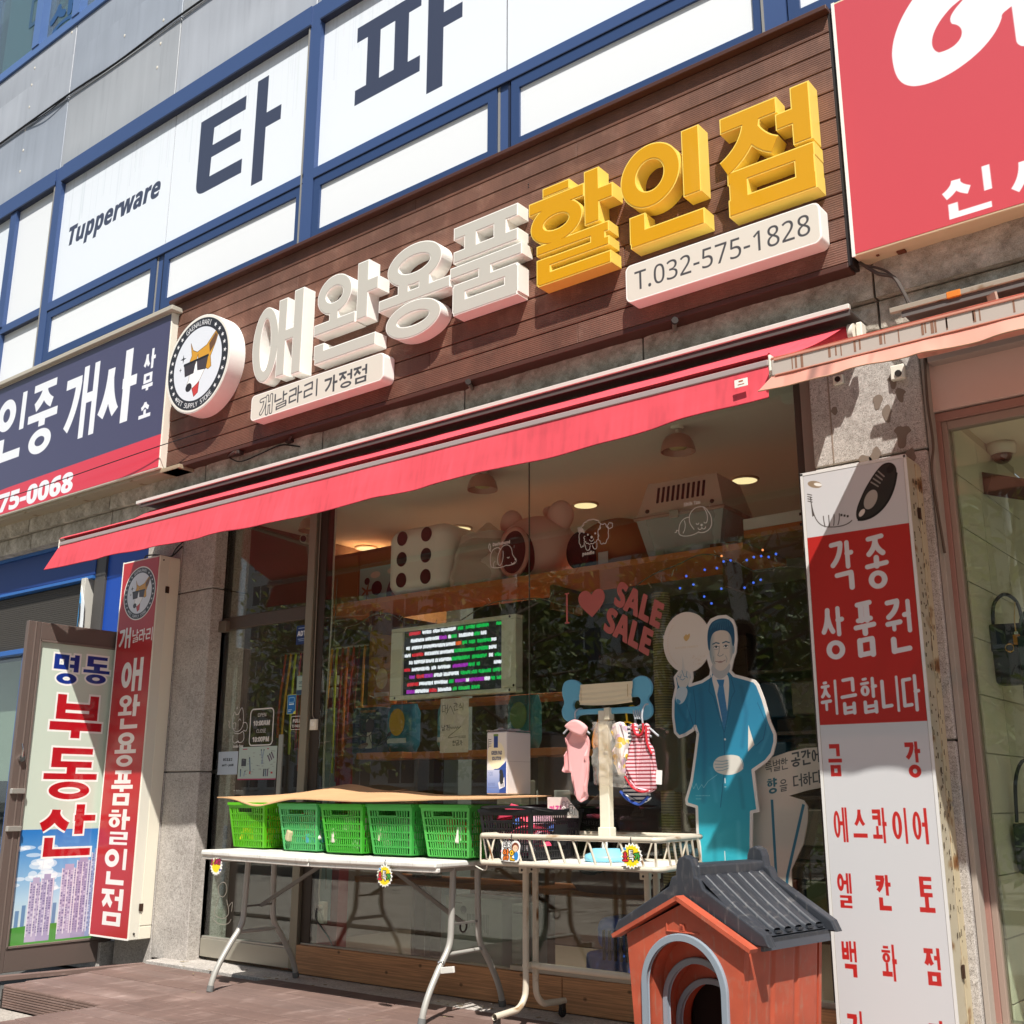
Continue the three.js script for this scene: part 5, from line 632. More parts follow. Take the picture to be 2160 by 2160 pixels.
for (const [i, [x, w, h, l]] of [[-0.16, 0.43, 0.4, 'wide grey carton printed with a small round mark behind the table leg'], [0.34, 0.1, 0.38, 'narrow grey carton standing right of the wide grey carton']].entries()) { const t = thing('carton', l, 'box', [x, 0.1, -0.2]); mesh('box_body', rbox(w, h, 0.2, 0.003, w / 2, h / 2, -0.1), mat(0x8d968e, 0.7), t); const [c, q] = canvasM(w, h, 300); q.fillStyle = '#8f978f'; q.fillRect(0, 0, 1, 1); q.fillStyle = '#2c3430'; if (!i) { q.beginPath(); q.arc(0.14, 0.07, 0.022, 0, 7); q.fill(); for (let k = 0; k < 14; k++) q.fillRect(0.17 + k * 0.012, 0.09, 0.003, 0.03 + 0.1 * hash(k, 2, 2)); q.fillRect(0.03, 0.03, 0.1, 0.006); } else q.fillRect(0.01, 0.04, 0.08, 0.008); mesh('box_print', sheet(w - 0.004, h - 0.004, 0.002, 0.002, 0.002, 0), std(0xffffff, 0.7, { map: canvasTex(c) }), t); }
{ const t = thing('blue_dog_crate', 'blue plastic slatted pet carrier on the floor left of the dog house', 'pet carrier', [1.13, 0.02, -0.25]); mesh('crate_base', [rbox(0.6, 0.2, 0.3, 0.03, 0, 0.15, -0.1)], mat(0x2352b4, 0.5), t); mesh('crate_roof', [rbox(0.5, 0.17, 0.26, 0.06, 0, 0.34, -0.1)], mat(0x2c60c8, 0.5), t); for (let i = 0; i < 11; i++) mesh('vent_slot', rbox(0.016, 0.15, 0.012, 0.004, -0.17 + i * 0.036, 0.29, 0.052), mat(0x0a1026, 0.7), t); mesh('crate_leg', [rbox(0.08, 0.05, 0.2, 0.005, -0.22, 0.035, -0.1), rbox(0.08, 0.05, 0.2, 0.005, 0.22, 0.035, -0.1)], mat(0x2048a0, 0.5), t); }
// cat tree with rope posts
{ const t = thing('cat_tree', 'tall cat tree with sisal rope posts and brown plush platforms behind the window', 'cat tree', [0, 0, 0]), rope = std(0xb5a078, 0.9, { map: pixTex(8, 64, (u, v) => { const k = 200 + 46 * Math.sin(v * Math.PI * 2 * 8); return [k, k - 8, k - 30]; }, [0.2, 0.11]) }), plush = mat(0x4a342c, 0.95);
  for (const [x, a, b, z] of [[1.39, 1.42, 2.14, -0.17], [1.41, 0.55, 1.1, -0.17], [1.56, 0.4, 1.1, -0.3], [1.2, 0.0, 1.4, -0.55]]) mesh('rope_post', rod([x, a, z], [x, b, z], 0.05, 0.05, 20), rope, t);
  mesh('cubby_box', rbox(0.2, 0.33, 0.25, 0.01, 1.42, 1.255, -0.27), mat(0x5c574e, 0.95), t); mesh('platform', rbox(0.36, 0.06, 0.3, 0.03, 1.17, 1.81, -0.28), plush, t); mesh('platform', rbox(0.5, 0.045, 0.36, 0.02, 1.15, 1.4, -0.4), plush, t); mesh('base_board', rbox(0.75, 0.05, 0.5, 0.01, 1.3, 0.03, -0.35), plush, t);
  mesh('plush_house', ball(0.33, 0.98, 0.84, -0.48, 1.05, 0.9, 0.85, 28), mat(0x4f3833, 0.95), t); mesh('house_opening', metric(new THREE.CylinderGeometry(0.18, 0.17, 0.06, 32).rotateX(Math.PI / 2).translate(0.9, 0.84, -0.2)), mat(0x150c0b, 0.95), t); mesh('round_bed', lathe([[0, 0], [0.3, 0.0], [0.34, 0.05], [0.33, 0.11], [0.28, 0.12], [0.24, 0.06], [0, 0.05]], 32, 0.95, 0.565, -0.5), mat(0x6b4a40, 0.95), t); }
// grey boxes, posts and hanging goods near the door
{ const t = thing('steel_column', 'pale grey steel column standing behind the left window pane', 'column'); mesh('column_shaft', rspan(-1.0, -0.86, 0, 2.6, -1.25, -1.1, 0.005), mat(0x8f9899, 0.5), t); }
{ const t = thing('leash_rack', 'row of colourful dog leashes hanging behind the door glass', 'rack'); reseed(44); mesh('rack_rod', rod([-2.25, 2.13, -0.6], [-1.3, 2.13, -0.6], 0.008), alu, t); const cols = [0xc4502c, 0xd8a22e, 0xb9c43a, 0x8c2430, 0xd06a2c, 0xa83028, 0x6a2430, 0xc8882c]; for (let i = 0; i < 16; i++) { const x = -2.2 + i * 0.058, len = rr(0.5, 0.95), q = rr(-0.02, 0.02); mesh('leash', tube([[x, 2.13, -0.6], [x + 0.01, 2.0, -0.58], [x + q, 2.13 - len * 0.6, -0.57], [x + q * 1.5, 2.13 - len, -0.57], [x + q + 0.02, 2.13 - len * 0.9, -0.56]], 0.009, 20, 6), mat(cols[i % 8], 0.7), t); } }
{ const t = thing('red_display_stand', 'red display stand with white trays behind the door', 'display stand', [-1.95, 0, -0.85]); mesh('stand_panel', rspan(-0.17, 0.17, 0, 2.12, -0.1, 0, 0.004), mat(0x8c2420, 0.6), t); for (let i = 0; i < 2; i++) mesh('tray', rspan(-0.13, 0.13, 1.8 + i * 0.09, 1.87 + i * 0.09, 0.001, 0.06, 0.004), mat(0xb3aca2, 0.6), t); mesh('poster', rspan(-0.1, 0.1, 0.2, 1.72, 0.001, 0.006, 0.001), mat(0x8fa09a, 0.6), t); }
{ const t = thing('yellow_goods_panel', 'yellow brown goods panel hanging behind the door post', 'display panel', [-1.5, 1.7, -1.0]); mesh('panel_board', rspan(-0.2, 0.2, -0.1, 0.6, -0.02, 0, 0.003), mat(0xa8762a, 0.8), t); mesh('goods_pack', [rspan(-0.15, -0.02, 0.1, 0.4, 0, 0.03, 0.006), rspan(0.02, 0.15, 0.12, 0.42, 0, 0.03, 0.006)], mat(0xb9862e, 0.6), t); }
{ const t = thing('counter', 'dim shop counter with pale boxes at the back of the shop', 'counter'); mesh('counter_body', rspan(-1.9, 0.2, 0, 0.95, -2.6, -2.1, 0.01), mat(0x5a4434, 0.6), t); mesh('tray_box', [rspan(-1.4, -1.15, 0.96, 1.2, -2.4, -2.2, 0.01)], mat(0x9a988f, 0.6), t); mesh('tray_box', [rspan(-1.0, -0.8, 0.96, 1.12, -2.4, -2.2, 0.01)], mat(0xaab0b2, 0.6), t); }
{ const t = thing('goods_rack', 'tall dark goods rack with pet food at the back of the shop', 'rack'); reseed(52); mesh('rack_frame', [span(0.3, 2.3, 0, 0.06, -3.9, -3.4), ...[0.55, 1.05, 1.55, 2.05].map((y) => rspan(0.3, 2.3, y, y + 0.03, -3.9, -3.4, 0.004)), span(0.28, 0.3, 0, 2.4, -3.9, -3.4), span(2.3, 2.32, 0, 2.4, -3.9, -3.4)], mat(0x3a2c22, 0.6), t); for (let r = 0; r < 4; r++) for (let i = 0; i < 7; i++) mesh('pack', rbox(rr(0.16, 0.24), rr(0.25, 0.38), 0.2, 0.02, 0.48 + i * 0.27, 0.1 + r * 0.5 + 0.19 + (r ? 0.05 : 0), -3.55), mat([0x5a2a22, 0x2c4256, 0x6a5430, 0x445032, 0x5c564e][Math.floor(rnd() * 5)], 0.5), t); }
tag(mesh('white_cable', [tube([[-1.09, 3.1, -0.04], [-1.1, 2.6, -0.05], [-1.085, 2.2, -0.04], [-1.11, 1.7, -0.05], [-1.1, 1.2, -0.04], [-1.085, 0.8, -0.05], [-1.09, 0.45, -0.04], [-1.02, 0.3, -0.03]], 0.007, 80, 6)], mat(0xb8b2a6, 0.6)), 'white cable hanging down behind the left edge of the window', 'cable');
{ const t = thing('wall_socket', 'white socket box with a plug low behind the left window pane', 'socket', [-1.06, 0.36, -0.05]); mesh('socket_box', rbox(0.055, 0.13, 0.035, 0.005), ivory, t); mesh('plug', rod([0, 0.03, 0.017], [0, 0.03, 0.05], 0.021, 0.018), mat(0xd8d4ca, 0.5), t); mesh('flex', tube([[0, 0.03, 0.05], [0.0, -0.03, 0.055], [0.05, -0.08, 0.05], [0.12, -0.15, 0.04], [0.14, -0.22, 0.03]], 0.005, 30, 6), black, t); }
{ const t = thing('wall_switch', 'small white switch box on the dark door post', 'switch', [-1.155, 1.525, 0.012]); mesh('switch_box', rbox(0.062, 0.07, 0.022, 0.004), ivory, t); mesh('switch_key', rbox(0.024, 0.03, 0.006, 0.002, 0, 0.004, 0.012), whiteEnamel, t); mesh('flex', tube([[0, 0.035, 0], [-0.02, 0.1, 0], [-0.028, 0.6, 0], [-0.03, 1.5, 0]], 0.004, 40, 5), mat(0x8c8274, 0.6), t); }
{ // fairy lights
  const t = thing('string_lights', 'string of tiny blue lights on wire behind the right window pane', 'string lights'); reseed(8); const pts = []; for (let i = 0; i <= 22; i++) pts.push([-1.0 + i * 0.15, 2.14 + 0.07 * Math.sin(i * 0.8) + rr(-0.02, 0.03) + (i > 14 ? 0.07 : 0), -0.06 - 0.03 * rnd()]); mesh('wire', [tube(pts, 0.0035, 160, 5), tube([[-1.06, 2.5, -0.05], [-1.07, 1.9, -0.06], [-1.04, 1.4, -0.05], [-1.07, 0.9, -0.06], [-1.04, 0.5, -0.05]], 0.0035, 60, 5)], mat(0x6a6252, 0.6), t); const dead = [], bl = glow(new THREE.Color(0.08, 0.18, 1), 0.8); for (let i = 0; i < 46; i++) { const a = pts[Math.floor(i / 2.1)], x = a[0] + rr(0, 0.14), y = a[1] + rr(-0.03, 0.03); dead.push(rod([x, y, a[2]], [x + rr(-0.025, 0.025), y + rr(-0.04, 0.03), a[2] + 0.01], 0.0025, 0.002, 5)); } mesh('bulb_stems', dead, mat(0xb8ad98, 0.5), t); for (const [x, y] of [[1.58, 2.19], [1.62, 2.25], [1.66, 2.2], [1.73, 2.27], [1.8, 2.27], [1.84, 2.3], [1.88, 2.3], [1.97, 2.29], [2.01, 2.3], [2.05, 2.3], [2.09, 2.29], [2.13, 2.3], [1.72, 2.13], [1.82, 2.16], [1.95, 2.15], [2.0, 2.17], [2.04, 2.18], [1.76, 2.09]]) mesh('bulb', ball(0.0065, x, y - 0.06, -0.05, 1, 1, 1, 8), bl, t); for (const [x, y] of [[1.83, 2.29], [2.06, 2.29]]) mesh('bulb', ball(0.006, x, y - 0.02, -0.05, 1, 1, 1, 8), glow(new THREE.Color(1, 0.3, 0.1), 1.2), t); }

// ---------------------------------------------------------------- stickers on the glass
function sticker(name, label, cat, x0, y0, w, h, ppm, m, draw, z = 0.0008) { const t = thing(name, label, cat, [x0, y0, z]); mesh('vinyl', cut(w, h, ppm, draw, 0.35).map((s) => ext(s, 0.0006)), m, t); return t; }
const redVinyl = mat(0xb5625c, 0.6), whiteVinyl = mat(0xd8d4ce, 0.6), blackVinyl = mat(0x191a1c, 0.5);
sticker('sale_sticker', 'red sticker letters of a heart and the word sale twice on the window', 'sticker', 0.86, 1.78, 0.68, 0.44, 700, redVinyl, (x) => {
  x.fillRect(0.02, 0.05, 0.012, 0.165); x.fillRect(0.012, 0.045, 0.03, 0.008); x.fillRect(0.012, 0.21, 0.03, 0.008);
  x.beginPath(); x.moveTo(0.195, 0.2); x.bezierCurveTo(0.15, 0.16, 0.105, 0.13, 0.105, 0.09); x.bezierCurveTo(0.105, 0.04, 0.17, 0.03, 0.192, 0.075); x.bezierCurveTo(0.215, 0.03, 0.28, 0.04, 0.28, 0.09); x.bezierCurveTo(0.28, 0.13, 0.24, 0.16, 0.195, 0.2); x.fill();
  const S = (s, a, b) => { x.save(); x.translate(a, b); x.transform(1, 0.58, -0.3, 1, 0, 0); write(x, s, 0, 0, 0.118, { bold: true, w: 0.285 }); write(x, s, 0, 0, 0.118, { bold: true, w: 0.285, stroke: 0.012 }); x.restore(); };
  S('SALE', 0.335, 0.135); S('SALE', 0.265, 0.27);
});
const lineDog = (name, label, x0, y0, w, h, text, tx, ty, draw, m = whiteVinyl) => sticker(name, label, 'sticker', x0, y0, w, h, 900, m, (x) => { x.lineWidth = 0.0042; draw(x); if (text) write(x, text, tx, ty, 0.018, { bold: true }); });
const loop = (x, pts, close) => { x.beginPath(); x.moveTo(...pts[0]); for (let i = 1; i < pts.length; i++) { const a = pts[i], b = pts[(i + 1) % pts.length]; if (i < pts.length - 1 || close) x.quadraticCurveTo(a[0], a[1], (a[0] + b[0]) / 2, (a[1] + b[1]) / 2); else x.lineTo(...a); } if (close) x.closePath(); x.stroke(); };
const puff = (x, cx, cy, rx, ry, n, k, a0 = 0, a1 = 6.2832) => { x.beginPath(); for (let i = 0; i <= n * 8; i++) { const a = a0 + (a1 - a0) * i / (n * 8), q = 1 + k * Math.abs(Math.sin(i / 8 * Math.PI)); x.lineTo(cx + rx * q * Math.cos(a), cy + ry * q * Math.sin(a)); } x.stroke(); };
const dot = (x, a, b, r) => { x.beginPath(); x.arc(a, b, r, 0, 7); x.fill(); };
lineDog('poodle_sticker', 'white line sticker of a curly poodle on the window', 0.96, 2.365, 0.25, 0.225, 'poodle', 0.035, 0.215, (x) => { puff(x, 0.098, 0.06, 0.058, 0.04, 8, 0.14, 2.5, 6.9); puff(x, 0.035, 0.115, 0.018, 0.045, 6, 0.2, 0.6, 5.6); puff(x, 0.178, 0.11, 0.032, 0.052, 8, 0.16); puff(x, 0.098, 0.118, 0.045, 0.035, 8, 0.14, -0.3, 3.5); dot(x, 0.075, 0.1, 0.006); dot(x, 0.125, 0.1, 0.006); dot(x, 0.1, 0.118, 0.008); x.beginPath(); x.arc(0.1, 0.127, 0.014, 0.2, 2.9); x.stroke(); loop(x, [[0.055, 0.155], [0.06, 0.19], [0.085, 0.19], [0.09, 0.165]]); loop(x, [[0.105, 0.165], [0.112, 0.19], [0.135, 0.188], [0.135, 0.155]]); puff(x, 0.225, 0.07, 0.014, 0.014, 5, 0.25); for (let i = 0; i < 3; i++) { x.beginPath(); x.moveTo(0.008 + i * 0.008, 0.05); x.lineTo(0.016 + i * 0.008, 0.08); x.stroke(); } });
lineDog('shih_tzu_sticker', 'white line sticker of a dozing shih tzu on the window', 1.59, 2.37, 0.23, 0.205, 'Shih Tzu', 0.06, 0.022, (x) => { x.beginPath(); x.moveTo(0.025, 0.165); x.bezierCurveTo(0.02, 0.1, 0.06, 0.08, 0.09, 0.085); x.bezierCurveTo(0.1, 0.03, 0.18, 0.02, 0.2, 0.07); x.bezierCurveTo(0.225, 0.1, 0.225, 0.15, 0.205, 0.165); x.bezierCurveTo(0.18, 0.185, 0.15, 0.18, 0.14, 0.172); x.bezierCurveTo(0.11, 0.19, 0.04, 0.19, 0.025, 0.165); x.stroke(); x.beginPath(); x.moveTo(0.09, 0.085); x.bezierCurveTo(0.085, 0.12, 0.105, 0.14, 0.115, 0.155); x.stroke(); x.beginPath(); x.moveTo(0.175, 0.045); x.bezierCurveTo(0.2, 0.08, 0.2, 0.11, 0.19, 0.13); x.stroke(); dot(x, 0.16, 0.138, 0.007); x.beginPath(); x.arc(0.15, 0.15, 0.011, 0, 3.1); x.stroke(); x.beginPath(); x.arc(0.172, 0.15, 0.011, 0, 3.1); x.stroke(); x.beginPath(); x.arc(0.137, 0.122, 0.009, 0.3, 2.8); x.stroke(); x.beginPath(); x.arc(0.183, 0.122, 0.009, 0.3, 2.8); x.stroke(); loop(x, [[0.025, 0.15], [0.008, 0.14], [0.012, 0.155], [0.0, 0.155]]); write(x, 'z', 0.207, 0.05, 0.014, {}); write(x, 'z', 0.2, 0.032, 0.01, {}); x.beginPath(); x.moveTo(0.06, 0.1); x.bezierCurveTo(0.07, 0.13, 0.06, 0.15, 0.05, 0.165); x.stroke(); });
lineDog('dachshund_sticker', 'white line sticker of a sleeping dachshund on the window', 0.3, 2.37, 0.25, 0.18, 'Dachshund', 0.045, 0.03, (x) => { x.beginPath(); x.moveTo(0.035, 0.155); x.bezierCurveTo(0.02, 0.11, 0.025, 0.05, 0.07, 0.045); x.bezierCurveTo(0.09, 0.04, 0.1, 0.05, 0.105, 0.06); x.bezierCurveTo(0.13, 0.02, 0.19, 0.03, 0.195, 0.09); x.bezierCurveTo(0.2, 0.12, 0.225, 0.125, 0.225, 0.145); x.bezierCurveTo(0.22, 0.165, 0.16, 0.165, 0.15, 0.16); x.bezierCurveTo(0.12, 0.17, 0.06, 0.17, 0.035, 0.155); x.stroke(); x.beginPath(); x.moveTo(0.105, 0.06); x.bezierCurveTo(0.075, 0.1, 0.08, 0.15, 0.1, 0.155); x.bezierCurveTo(0.125, 0.15, 0.13, 0.1, 0.125, 0.07); x.stroke(); x.beginPath(); x.arc(0.165, 0.11, 0.008, 0.3, 2.8); x.stroke(); dot(x, 0.22, 0.133, 0.006); x.beginPath(); x.arc(0.2, 0.145, 0.012, 0.2, 2.9); x.stroke(); loop(x, [[0.03, 0.06], [0.012, 0.04], [0.018, 0.012], [0.026, 0.012], [0.03, 0.05]]); loop(x, [[0.055, 0.16], [0.05, 0.135], [0.065, 0.125]]); write(x, 'z', 0.205, 0.06, 0.014, {}); write(x, 'z', 0.218, 0.046, 0.01, {}); });
lineDog('jindo_sticker', 'white line sticker of a snarling dog on the left door glass', -2.085, 1.395, 0.25, 0.29, 'Jindo Dog', 0.085, 0.288, (x) => { loop(x, [[0.065, 0.12], [0.06, 0.085], [0.08, 0.03], [0.095, 0.06], [0.125, 0.06], [0.155, 0.005], [0.175, 0.03], [0.185, 0.09], [0.185, 0.13], [0.16, 0.17], [0.11, 0.18], [0.07, 0.16]], true); loop(x, [[0.07, 0.12], [0.09, 0.11], [0.105, 0.125], [0.1, 0.16], [0.08, 0.155]]); loop(x, [[0.13, 0.1], [0.145, 0.085], [0.15, 0.1]]); loop(x, [[0.18, 0.12], [0.215, 0.11], [0.235, 0.15], [0.22, 0.18], [0.19, 0.17]]); loop(x, [[0.09, 0.185], [0.14, 0.2], [0.19, 0.17], [0.205, 0.22], [0.19, 0.25], [0.15, 0.255], [0.13, 0.245], [0.1, 0.26], [0.075, 0.24], [0.08, 0.2]]); loop(x, [[0.02, 0.1], [0.035, 0.12], [0.02, 0.13], [0.04, 0.15]]); loop(x, [[0.1, 0.02], [0.105, 0.0], [0.11, 0.02]]); loop(x, [[0.12, 0.255], [0.14, 0.235], [0.15, 0.255]]); });
lineDog('cat_sticker', 'black line sticker of a tumbling cat on the left window pane', -0.745, 1.37, 0.3, 0.205, null, 0, 0, (x) => { x.lineWidth = 0.0055; loop(x, [[0.01, 0.06], [0.005, 0.02], [0.04, 0.04], [0.08, 0.035], [0.1, 0.0], [0.115, 0.05], [0.14, 0.08], [0.12, 0.12], [0.1, 0.14], [0.06, 0.145], [0.02, 0.12]], true); x.beginPath(); x.ellipse(0.1, 0.075, 0.038, 0.045, 0.5, 0, 7); x.fill(); x.beginPath(); x.ellipse(0.055, 0.085, 0.02, 0.026, 0, 0, 7); x.stroke(); loop(x, [[0.1, 0.14], [0.11, 0.18], [0.15, 0.2], [0.2, 0.19], [0.23, 0.15], [0.2, 0.11], [0.16, 0.1], [0.14, 0.12]]); loop(x, [[0.23, 0.16], [0.26, 0.15], [0.285, 0.125], [0.29, 0.135], [0.25, 0.175], [0.2, 0.195]]); x.beginPath(); x.ellipse(0.272, 0.132, 0.02, 0.01, -0.6, 0, 7); x.fill(); loop(x, [[0.15, 0.16], [0.17, 0.14], [0.19, 0.15], [0.18, 0.17]]); }, blackVinyl);
sticker('opening_hours_sticker', 'white outlined sticker with opening and closing hours on the door', 'sticker', -1.835, 1.4, 0.26, 0.262, 700, whiteVinyl, (x) => { x.lineWidth = 0.009; x.beginPath(); x.roundRect(0.008, 0.008, 0.244, 0.246, 0.03); x.stroke(); write(x, 'OPEN', 0.13, 0.062, 0.026, { align: 'center' }); write(x, '10:00AM', 0.13, 0.12, 0.034, { align: 'center', bold: true, w: 0.18 }); write(x, 'CLOSE', 0.13, 0.17, 0.026, { align: 'center' }); write(x, '10:00PM', 0.13, 0.23, 0.034, { align: 'center', bold: true, w: 0.18 }); }, -0.0015);
sticker('pull_sticker', 'white outlined pull sticker beside the door handle', 'sticker', -1.405, 1.497, 0.12, 0.095, 900, whiteVinyl, (x) => { x.lineWidth = 0.004; x.beginPath(); x.roundRect(0.004, 0.004, 0.112, 0.087, 0.012); x.stroke(); write(x, 'PULL', 0.06, 0.045, 0.023, { align: 'center', bold: true }); hangul(x, '당기세요', 0.018, 0.058, 0.019, 0.02, { tv: 0.003, th: 0.0028, gap: 0.002 }); }, -0.0015);
paper('hours_paper', 'small white paper with weekly hours taped to the door glass', 'paper notice', -2.155, 1.215, 0.218, 0.158, (x) => { x.fillStyle = '#232a33'; hangul(x, '매주토요일', 0.056, 0.045, 0.018, 0.02, { tv: 0.0042, th: 0.004, gap: 0.003 }); write(x, 'am11 ~ pm08', 0.11, 0.1, 0.014, { align: 'center', bold: true, w: 0.13 }); }, '#b9c4cf', 800, -0.001);
paper('grooming_flyer', 'product flyer with pictures of clippers taped to the door glass', 'flyer', -1.929, 1.177, 0.405, 0.222, (x, w, h) => { reseed(60); x.fillStyle = '#a83a5a'; x.fillRect(0, h - 0.008, w, 0.008); x.fillRect(0.04, 0.012, 0.05, 0.006); x.fillRect(0.3, 0.014, 0.02, 0.006); const col = ['#3a3f4a', '#5b6f86', '#6a5a6e', '#8fa0ac']; const clip = (a, b, l, r, c) => { x.save(); x.translate(a, b); x.rotate(r); x.fillStyle = c; x.beginPath(); x.roundRect(-0.006, 0, 0.012, l, 0.004); x.fill(); x.fillStyle = '#2a2d33'; x.fillRect(-0.005, 0, 0.01, 0.008); x.restore(); }; for (let i = 0; i < 4; i++) clip(0.04 + i * 0.013, 0.08, 0.05, 0, col[0]); for (let i = 0; i < 3; i++) clip(0.31 + i * 0.018, 0.06 - i * 0.01, 0.05, -0.6, col[2]); clip(0.12, 0.07, 0.1, -0.15, col[1]); clip(0.24, 0.02, 0.1, -0.25, col[3]); clip(0.27, 0.02, 0.1, 0.2, col[3]); for (let i = 0; i < 3; i++) clip(0.28 + i * 0.02, 0.15, 0.05, 0.05, col[i]); clip(0.03, 0.15, 0.05, 0, col[1]); clip(0.08, 0.16, 0.04, 0.3, col[3]); x.fillStyle = '#7d7f80'; for (let i = 0; i < 40; i++) x.fillRect(rnd() * w * 0.92, 0.03 + rnd() * 0.17, rr(0.01, 0.03), 0.0025); x.fillStyle = '#b8433f'; x.fillRect(0.125, 0.165, 0.014, 0.018); x.fillRect(0.35, 0.17, 0.02, 0.012); }, '#b5c4ba', 800, -0.001);
paper('security_sticker', 'dark blue octagonal security company sticker at the top of the door glass', 'sticker', -1.39, 2.07, 0.11, 0.13, (x) => { x.fillStyle = '#1f3c6e'; x.fillRect(0, 0, 1, 1); x.fillStyle = '#dfe4ea'; write(x, 'ADT', 0.055, 0.072, 0.034, { bold: true, align: 'center', w: 0.084 }); x.fillStyle = '#8fa6c8'; x.fillRect(0.02, 0.015, 0.07, 0.006); x.fillRect(0.02, 0.09, 0.07, 0.006); x.fillRect(0.028, 0.102, 0.054, 0.005); }, '#1f3c6e', 700, -0.001);
paper('payment_sticker', 'bright blue payment sticker with yellow edge on the door glass', 'sticker', -1.447, 1.604, 0.09, 0.131, (x) => { x.fillStyle = '#1f6fb5'; x.fillRect(0.003, 0.003, 0.084, 0.125); x.strokeStyle = '#9ad0f0'; x.lineWidth = 0.004; x.beginPath(); x.roundRect(0.018, 0.02, 0.054, 0.032, 0.008); x.stroke(); x.fillStyle = '#cfe6f4'; x.fillRect(0.02, 0.06, 0.05, 0.009); x.fillRect(0.012, 0.1, 0.04, 0.004); x.fillRect(0.012, 0.11, 0.03, 0.004); x.fillStyle = '#d8d35a'; x.beginPath(); x.arc(0.085, 0.128, 0.018, 0, 7); x.fill(); }, '#d6d86a', 800, -0.001);
paper('green_sticker', 'pale green sticker with a navy foot at the door glass edge', 'sticker', -1.36, 1.728, 0.085, 0.128, (x) => { x.fillStyle = '#2c4a66'; x.fillRect(0, 0.095, 1, 0.04); x.strokeStyle = '#5f8c94'; x.lineWidth = 0.003; x.strokeRect(0.004, 0.004, 0.077, 0.12); x.fillStyle = '#46606a'; hangul(x, '대한', 0.022, 0.035, 0.02, 0.022, { tv: 0.003, th: 0.003 }); x.fillRect(0.025, 0.07, 0.04, 0.004); }, '#a5bcb0', 700, -0.001);
sticker('flower_sticker', 'tiny white snowflake shaped sticker right of the sale letters', 'sticker', 1.488, 1.86, 0.03, 0.03, 1500, whiteVinyl, (x) => { x.lineWidth = 0.0025; for (let i = 0; i < 3; i++) { x.beginPath(); x.moveTo(0.015 - 0.012 * Math.cos(i * 1.05), 0.015 - 0.012 * Math.sin(i * 1.05)); x.lineTo(0.015 + 0.012 * Math.cos(i * 1.05), 0.015 + 0.012 * Math.sin(i * 1.05)); x.stroke(); } });
lineDog('welsh_sticker', 'pale line sticker of a sitting dog low on the door glass', -2.12, 0.22, 0.26, 0.3, null, 0, 0, (x) => { loop(x, [[0.06, 0.05], [0.1, 0.01], [0.15, 0.03], [0.16, 0.08], [0.12, 0.12], [0.07, 0.1]], true); loop(x, [[0.08, 0.11], [0.05, 0.17], [0.03, 0.22], [0.08, 0.25], [0.16, 0.25], [0.2, 0.21], [0.16, 0.13]]); loop(x, [[0.02, 0.25], [0.05, 0.28], [0.12, 0.29], [0.2, 0.28], [0.22, 0.25]]); loop(x, [[0.19, 0.17], [0.23, 0.12], [0.22, 0.2]]); }, mat(0x8d8478, 0.6));

// handbag shop interior
struct('bag_shop_room', [span(2.99, 5.4, 2.8, 2.88, -3, -0.05), span(2.96, 2.985, 0, 2.8, -3, -0.06), span(2.96, 5.4, 0, 2.8, -3.1, -3), span(5.35, 5.4, 0, 2.8, -3, -0.06), span(2.96, 5.4, -0.05, 0, -3, -0.05)], mat(0xece4cf, 0.8));
{ const t = thing('tiled_column', 'cream tiled column inside the handbag shop window', 'column'); mesh('column_core', span(2.992, 3.015, 0, 2.8, -1.2, -0.1), mat(0xb9b199, 0.6), t); let k = 0; for (let y = 0; y < 2.75; y += 0.25) for (let z = 0; z < 3; z++) mesh('tile', rspan(3.016, 3.024, y + 0.003, y + 0.247, -0.45 - z * 0.36 + 0.003, -0.09 - z * 0.36 - 0.003, 0.001), mat([0xdcd4bc, 0xd6ceb6, 0xe0d8c2][k++ % 3], 0.5), t); mesh('beam', bar([3.03, 2.55, -0.5], [3.5, 2.55, -1.4], 0.07, 0.1), mat(0x5a2c20, 0.6), t); }
{ const t = thing('dome_camera', 'white dome security camera on the handbag shop ceiling', 'security camera', [3.075, 2.8, -0.72]); mesh('housing', lathe([[0.0, 0], [0.07, 0], [0.072, -0.02], [0.066, -0.055], [0.052, -0.06]], 28), mat(0xd8d2c2, 0.4), t); mesh('dome', metric(new THREE.SphereGeometry(0.05, 20, 12, 0, 6.2832, Math.PI / 2, Math.PI / 2).translate(0, -0.058, 0)), phys(0x1a1614, 0.08, { clearcoat: 1 }), t); }
function handbag(label, x, y, z, w, h, c, strap) { const t = thing('handbag', label, 'handbag', [x, y, z], 0.2); mesh('bag_body', rbox(w, h, 0.1, 0.035, 0, -h / 2, 0, 4), phys(c, 0.35, { clearcoat: 0.3 }), t); mesh('flap', rbox(w * 0.98, h * 0.45, 0.015, 0.007, 0, -h * 0.24, 0.052), phys(c, 0.3, { clearcoat: 0.3 }), t); mesh('strap', tube([[-w * 0.4, 0, 0], [-w * 0.3, strap * 0.7, 0], [0, strap, 0], [w * 0.3, strap * 0.7, 0], [w * 0.4, 0, 0]], 0.009, 30, 6), mat(c, 0.4), t); mesh('buckle', metric(new THREE.TorusGeometry(0.018, 0.004, 6, 16).translate(0, -h * 0.42, 0.066)), std(0xc9a04a, 0.25, { metalness: 1 }), t); }
